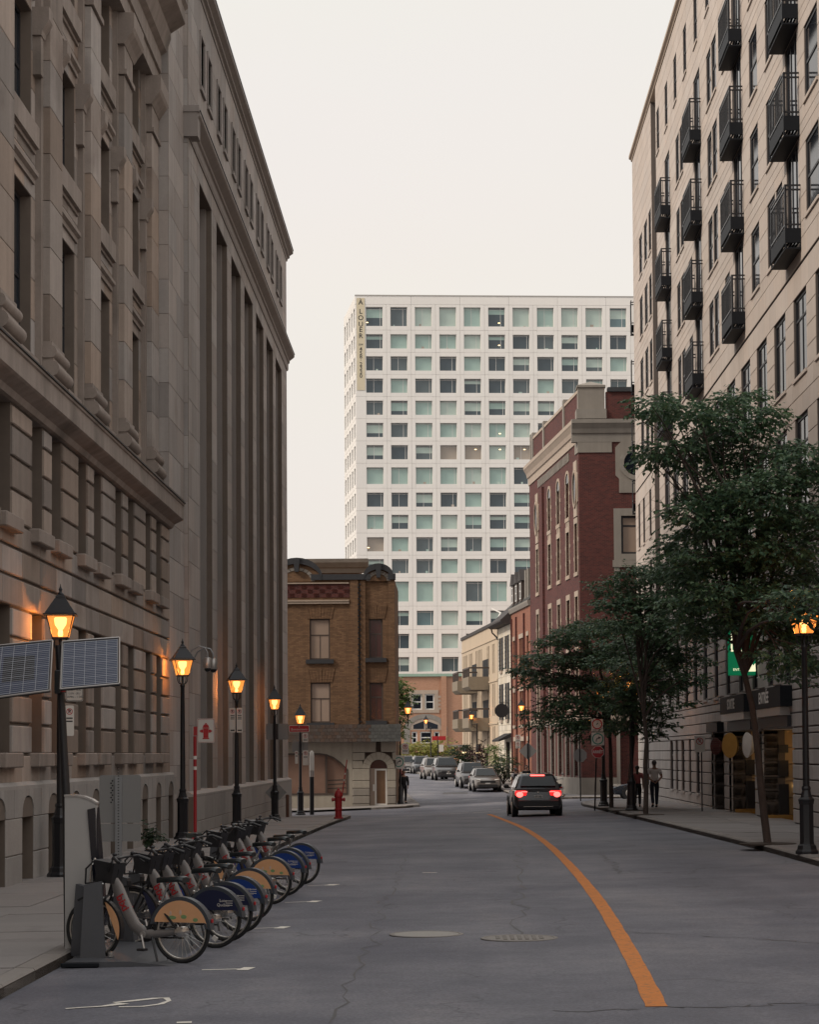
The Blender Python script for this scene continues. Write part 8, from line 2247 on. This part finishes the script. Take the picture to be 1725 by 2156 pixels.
# near tree on the right
b = on_ground(1617, 1776, .13); YA = b.y
trk = pts(YA, (1617, 1776), (1610, 1720), (1603, 1660), (1597, 1590), (1590, 1530), (1583, 1480), (1568, 1420), (1550, 1370), (1548, 1300), (1560, 1210), (1565, 1120))
A = [(1372, 852, .55, .22), (1420, 868, .6, .25), (1470, 872, .55, .22), (1520, 850, .5, .25), (1560, 838, .45, .2), (1600, 880, .6, .25), (1560, 905, .6, .25), (1510, 920, .6, .25), (1400, 945, .55, .2), (1450, 960, .65, .25), (1380, 965, .4, .16),
     (1520, 985, .7, .3), (1580, 960, .6, .3), (1640, 940, .5, .2), (1690, 960, .6, .25), (1660, 1000, .7, .3), (1720, 1010, .6, .3), (1600, 1030, .8, .35), (1540, 1050, .7, .3), (1490, 1040, .6, .25), (1450, 1075, .55, .22), (1500, 1110, .7, .3), (1570, 1110, .8, .35), (1640, 1080, .8, .35), (1710, 1080, .7, .35),
     (1440, 1140, .55, .22), (1490, 1175, .7, .3), (1550, 1180, .8, .35), (1620, 1160, .8, .35), (1690, 1160, .8, .35), (1420, 1200, .55, .22), (1470, 1235, .7, .3), (1540, 1250, .8, .35), (1610, 1240, .8, .35), (1680, 1240, .8, .35), (1740, 1200, .7, .4), (1440, 1275, .6, .25), (1500, 1300, .7, .3), (1640, 1310, .7, .3), (1700, 1320, .7, .3),
     (1640, 1375, .5, .2), (1700, 1395, .5, .25), (1670, 1420, .35, .18), (1740, 1300, .7, .4), (1665, 1345, .5, .2), (1740, 1110, .6, .3), (1560, 1300, .6, .22), (1566, 1345, .3, .12), (1490, 1335, .4, .16), (1675, 1285, .32, .14, -7.5), (1700, 1300, .3, .12, -7.2), (1655, 1255, .4, .16, -7), (1700, 1250, .45, .18, -7), (1730, 1275, .4, .2, -7)]
tree('large dark green street tree by the right-hand lamp post, nearest of the trees', trk, A, 21, M['leaf'], 1000, .125, .085, depth=1.5)
# middle trees
b = on_ground(1360, 1715, .13)
tree('slim street tree standing in front of the walking man', pts(b.y, (1360, 1715), (1361, 1660), (1359, 1610), (1362, 1560), (1357, 1510), (1352, 1450), (1345, 1390), (1340, 1320)),
     [(1300, 1235, .9, .3), (1345, 1215, .9, .35), (1390, 1200, .9, .35), (1430, 1215, .9, .35), (1320, 1275, 1.0, .35), (1370, 1265, 1.1, .4), (1420, 1265, 1.0, .4), (1290, 1270, .5, .2), (1340, 1310, 1.0, .35), (1395, 1320, 1.0, .35), (1440, 1330, .9, .35), (1410, 1370, .9, .3), (1450, 1390, .7, .3), (1360, 1365, .8, .3), (1440, 1440, .5, .2), (1395, 1420, .7, .3), (1460, 1425, .45, .2), (1430, 1480, .35, .15), (1410, 1170, .6, .25)], 22, M['leaf'], 640, .14, .085, depth=1.6)
b = on_ground(1324, 1706, .13)
tree('forked street tree beside the lamp post near the walkers', pts(b.y, (1324, 1706), (1326, 1650), (1330, 1600), (1334, 1560), (1332, 1520), (1325, 1470), (1320, 1400)),
     [(1320, 1350, 1.0, .35), (1360, 1350, 1.0, .35), (1290, 1390, 1.0, .35), (1340, 1400, 1.1, .4), (1385, 1395, .9, .35), (1310, 1440, 1.0, .35), (1360, 1450, 1.0, .35), (1330, 1490, .9, .3), (1370, 1500, .8, .3), (1390, 1450, .7, .3), (1320, 1530, .6, .25), (1365, 1540, .5, .22), (1385, 1525, .45, .2), (1316, 1458, .5, .16, -1.8), (1342, 1480, .45, .15, -1.9), (1332, 1444, .55, .18, -1.7), (1312, 1486, .4, .15, -1.8)], 23, M['leaf'], 640, .145, .08, depth=1.5)
b = on_ground(1288, 1701, .13)
tree('street tree next to the stop sign, reaching out over the road', pts(b.y, (1288, 1701), (1287, 1640), (1286, 1580), (1283, 1520), (1275, 1460), (1262, 1400)),
     [(1180, 1350, .9, .3), (1220, 1335, 1.0, .35), (1260, 1320, 1.1, .35), (1300, 1320, .9, .35), (1140, 1385, .8, .28), (1185, 1390, 1.0, .35), (1235, 1385, 1.1, .4), (1280, 1375, 1.0, .35), (1110, 1410, .6, .22), (1150, 1425, .8, .28), (1200, 1435, 1.0, .35), (1250, 1435, 1.1, .35), (1180, 1475, .8, .28), (1230, 1480, 1.0, .35), (1280, 1470, .9, .35), (1140, 1505, .7, .25), (1175, 1515, .6, .22), (1210, 1525, .8, .28), (1255, 1525, .9, .3), (1290, 1525, .6, .3), (1115, 1440, .4, .16), (1130, 1525, .4, .16), (1240, 1555, .5, .2), (1100, 1412, .35, .15)], 24, M['leaf'], 640, .145, .085, depth=1.6)
# fresh green tree behind the brown corner building
b = Vector((-4.6, 136.0, gnd(-4.6, 136)))
tree('fresh green tree rising behind the brown corner building', [b, b + Vector((.1, 0, 1.5)), b + Vector((.25, 0, 3)), b + Vector((.4, 0, 4.6))],
     [(828, 1440, .8, .7), (838, 1460, .8, .7), (832, 1485, .9, .7), (824, 1510, .8, .6), (845, 1475, .5, .5), (846, 1448, .4, .4), (828, 1540, .6, .5)], 25, M['leaf_l'], 500, .2, .12, None, 'garden_tree', depth=.8, pit=False)
def shrub(label, x, y, Y, clumps, mat, seed, ln=.16, n=200, group='shrubs along the far street', nm='shrub'):
    rg = random.Random(seed); p = on_y(x, y, Y); g = gnd(p.x, Y) + .1
    t = thing(nm, label, 'shrub', (p.x, Y, g), 0, group, world=True)
    m = MB(); st = MB()
    for (cx, cy, rx, rz) in clumps:
        q = on_y(cx, cy, Y + rg.uniform(-.6, .6)); spray(m, rg, q, (rx, rx, rz), int(2.6 * n * max(.3, rx * rz)), ln); st.tube([(p.x, Y, g), tuple(Vector((p.x, Y, g)).lerp(q, .6) + Vector((0, 0, .1))), tuple(q)], [.04, .03, .015], 5)
    m.build('foliage', mat, t, kind='stuff'); st.build('stems', M['bark'], t, kind='stuff')
shrub('yellow-green bush behind the farthest parked cars', 880, 1600, 262, [(860, 1585, 1.6, 1.1), (885, 1580, 1.8, 1.2), (915, 1582, 1.6, 1.2), (935, 1575, 1.4, 1.3), (850, 1597, 1.3, 1.0), (900, 1595, 1.7, 1.0)], M['leaf_y'], 31, .34, 130)
shrub('dark yew hedge beside the van-like SUV, below the flats', 985, 1610, 178, [(965, 1605, 1.0, .8), (980, 1590, 1.1, .9), (995, 1600, 1.1, .9), (985, 1612, 1.2, .8), (1008, 1592, 1.0, .8), (950, 1612, .8, .6), (970, 1580, .7, .6)], M['leaf_d'], 32, .2, 260)
shrub('purple-leaved shrub in front of the beige flats', 1025, 1605, 168, [(1010, 1585, .9, .8), (1025, 1598, 1.0, .9), (1032, 1575, .8, .8), (1018, 1612, .9, .6)], M['leaf_r'], 33, .18, 260)
shrub('bright green shrub before the whitewashed house', 1050, 1600, 150, [(1042, 1585, .5, .4), (1057, 1596, .7, .5), (1048, 1600, .6, .5), (1040, 1572, .35, .3)], M['leaf_l'], 34, .15, 260)
shrub('dark low shrub at the foot of the houses beside the silver hatchback', 1060, 1625, 146, [(1048, 1618, .8, .5), (1062, 1622, .8, .5), (1072, 1612, .6, .5), (1068, 1600, .5, .5), (1040, 1612, .6, .5), (1074, 1635, .5, .3)], M['leaf_d'], 35, .16, 260)
# weeds at the foot of the sandstone plinth
shrub('small weed growing at the foot of the arched plinth', 318, 1765, 47.5, [(318, 1760, .10, .10), (321, 1754, .07, .09)], M['leaf_d'], 36, .12, 130, None, 'weed_plant')
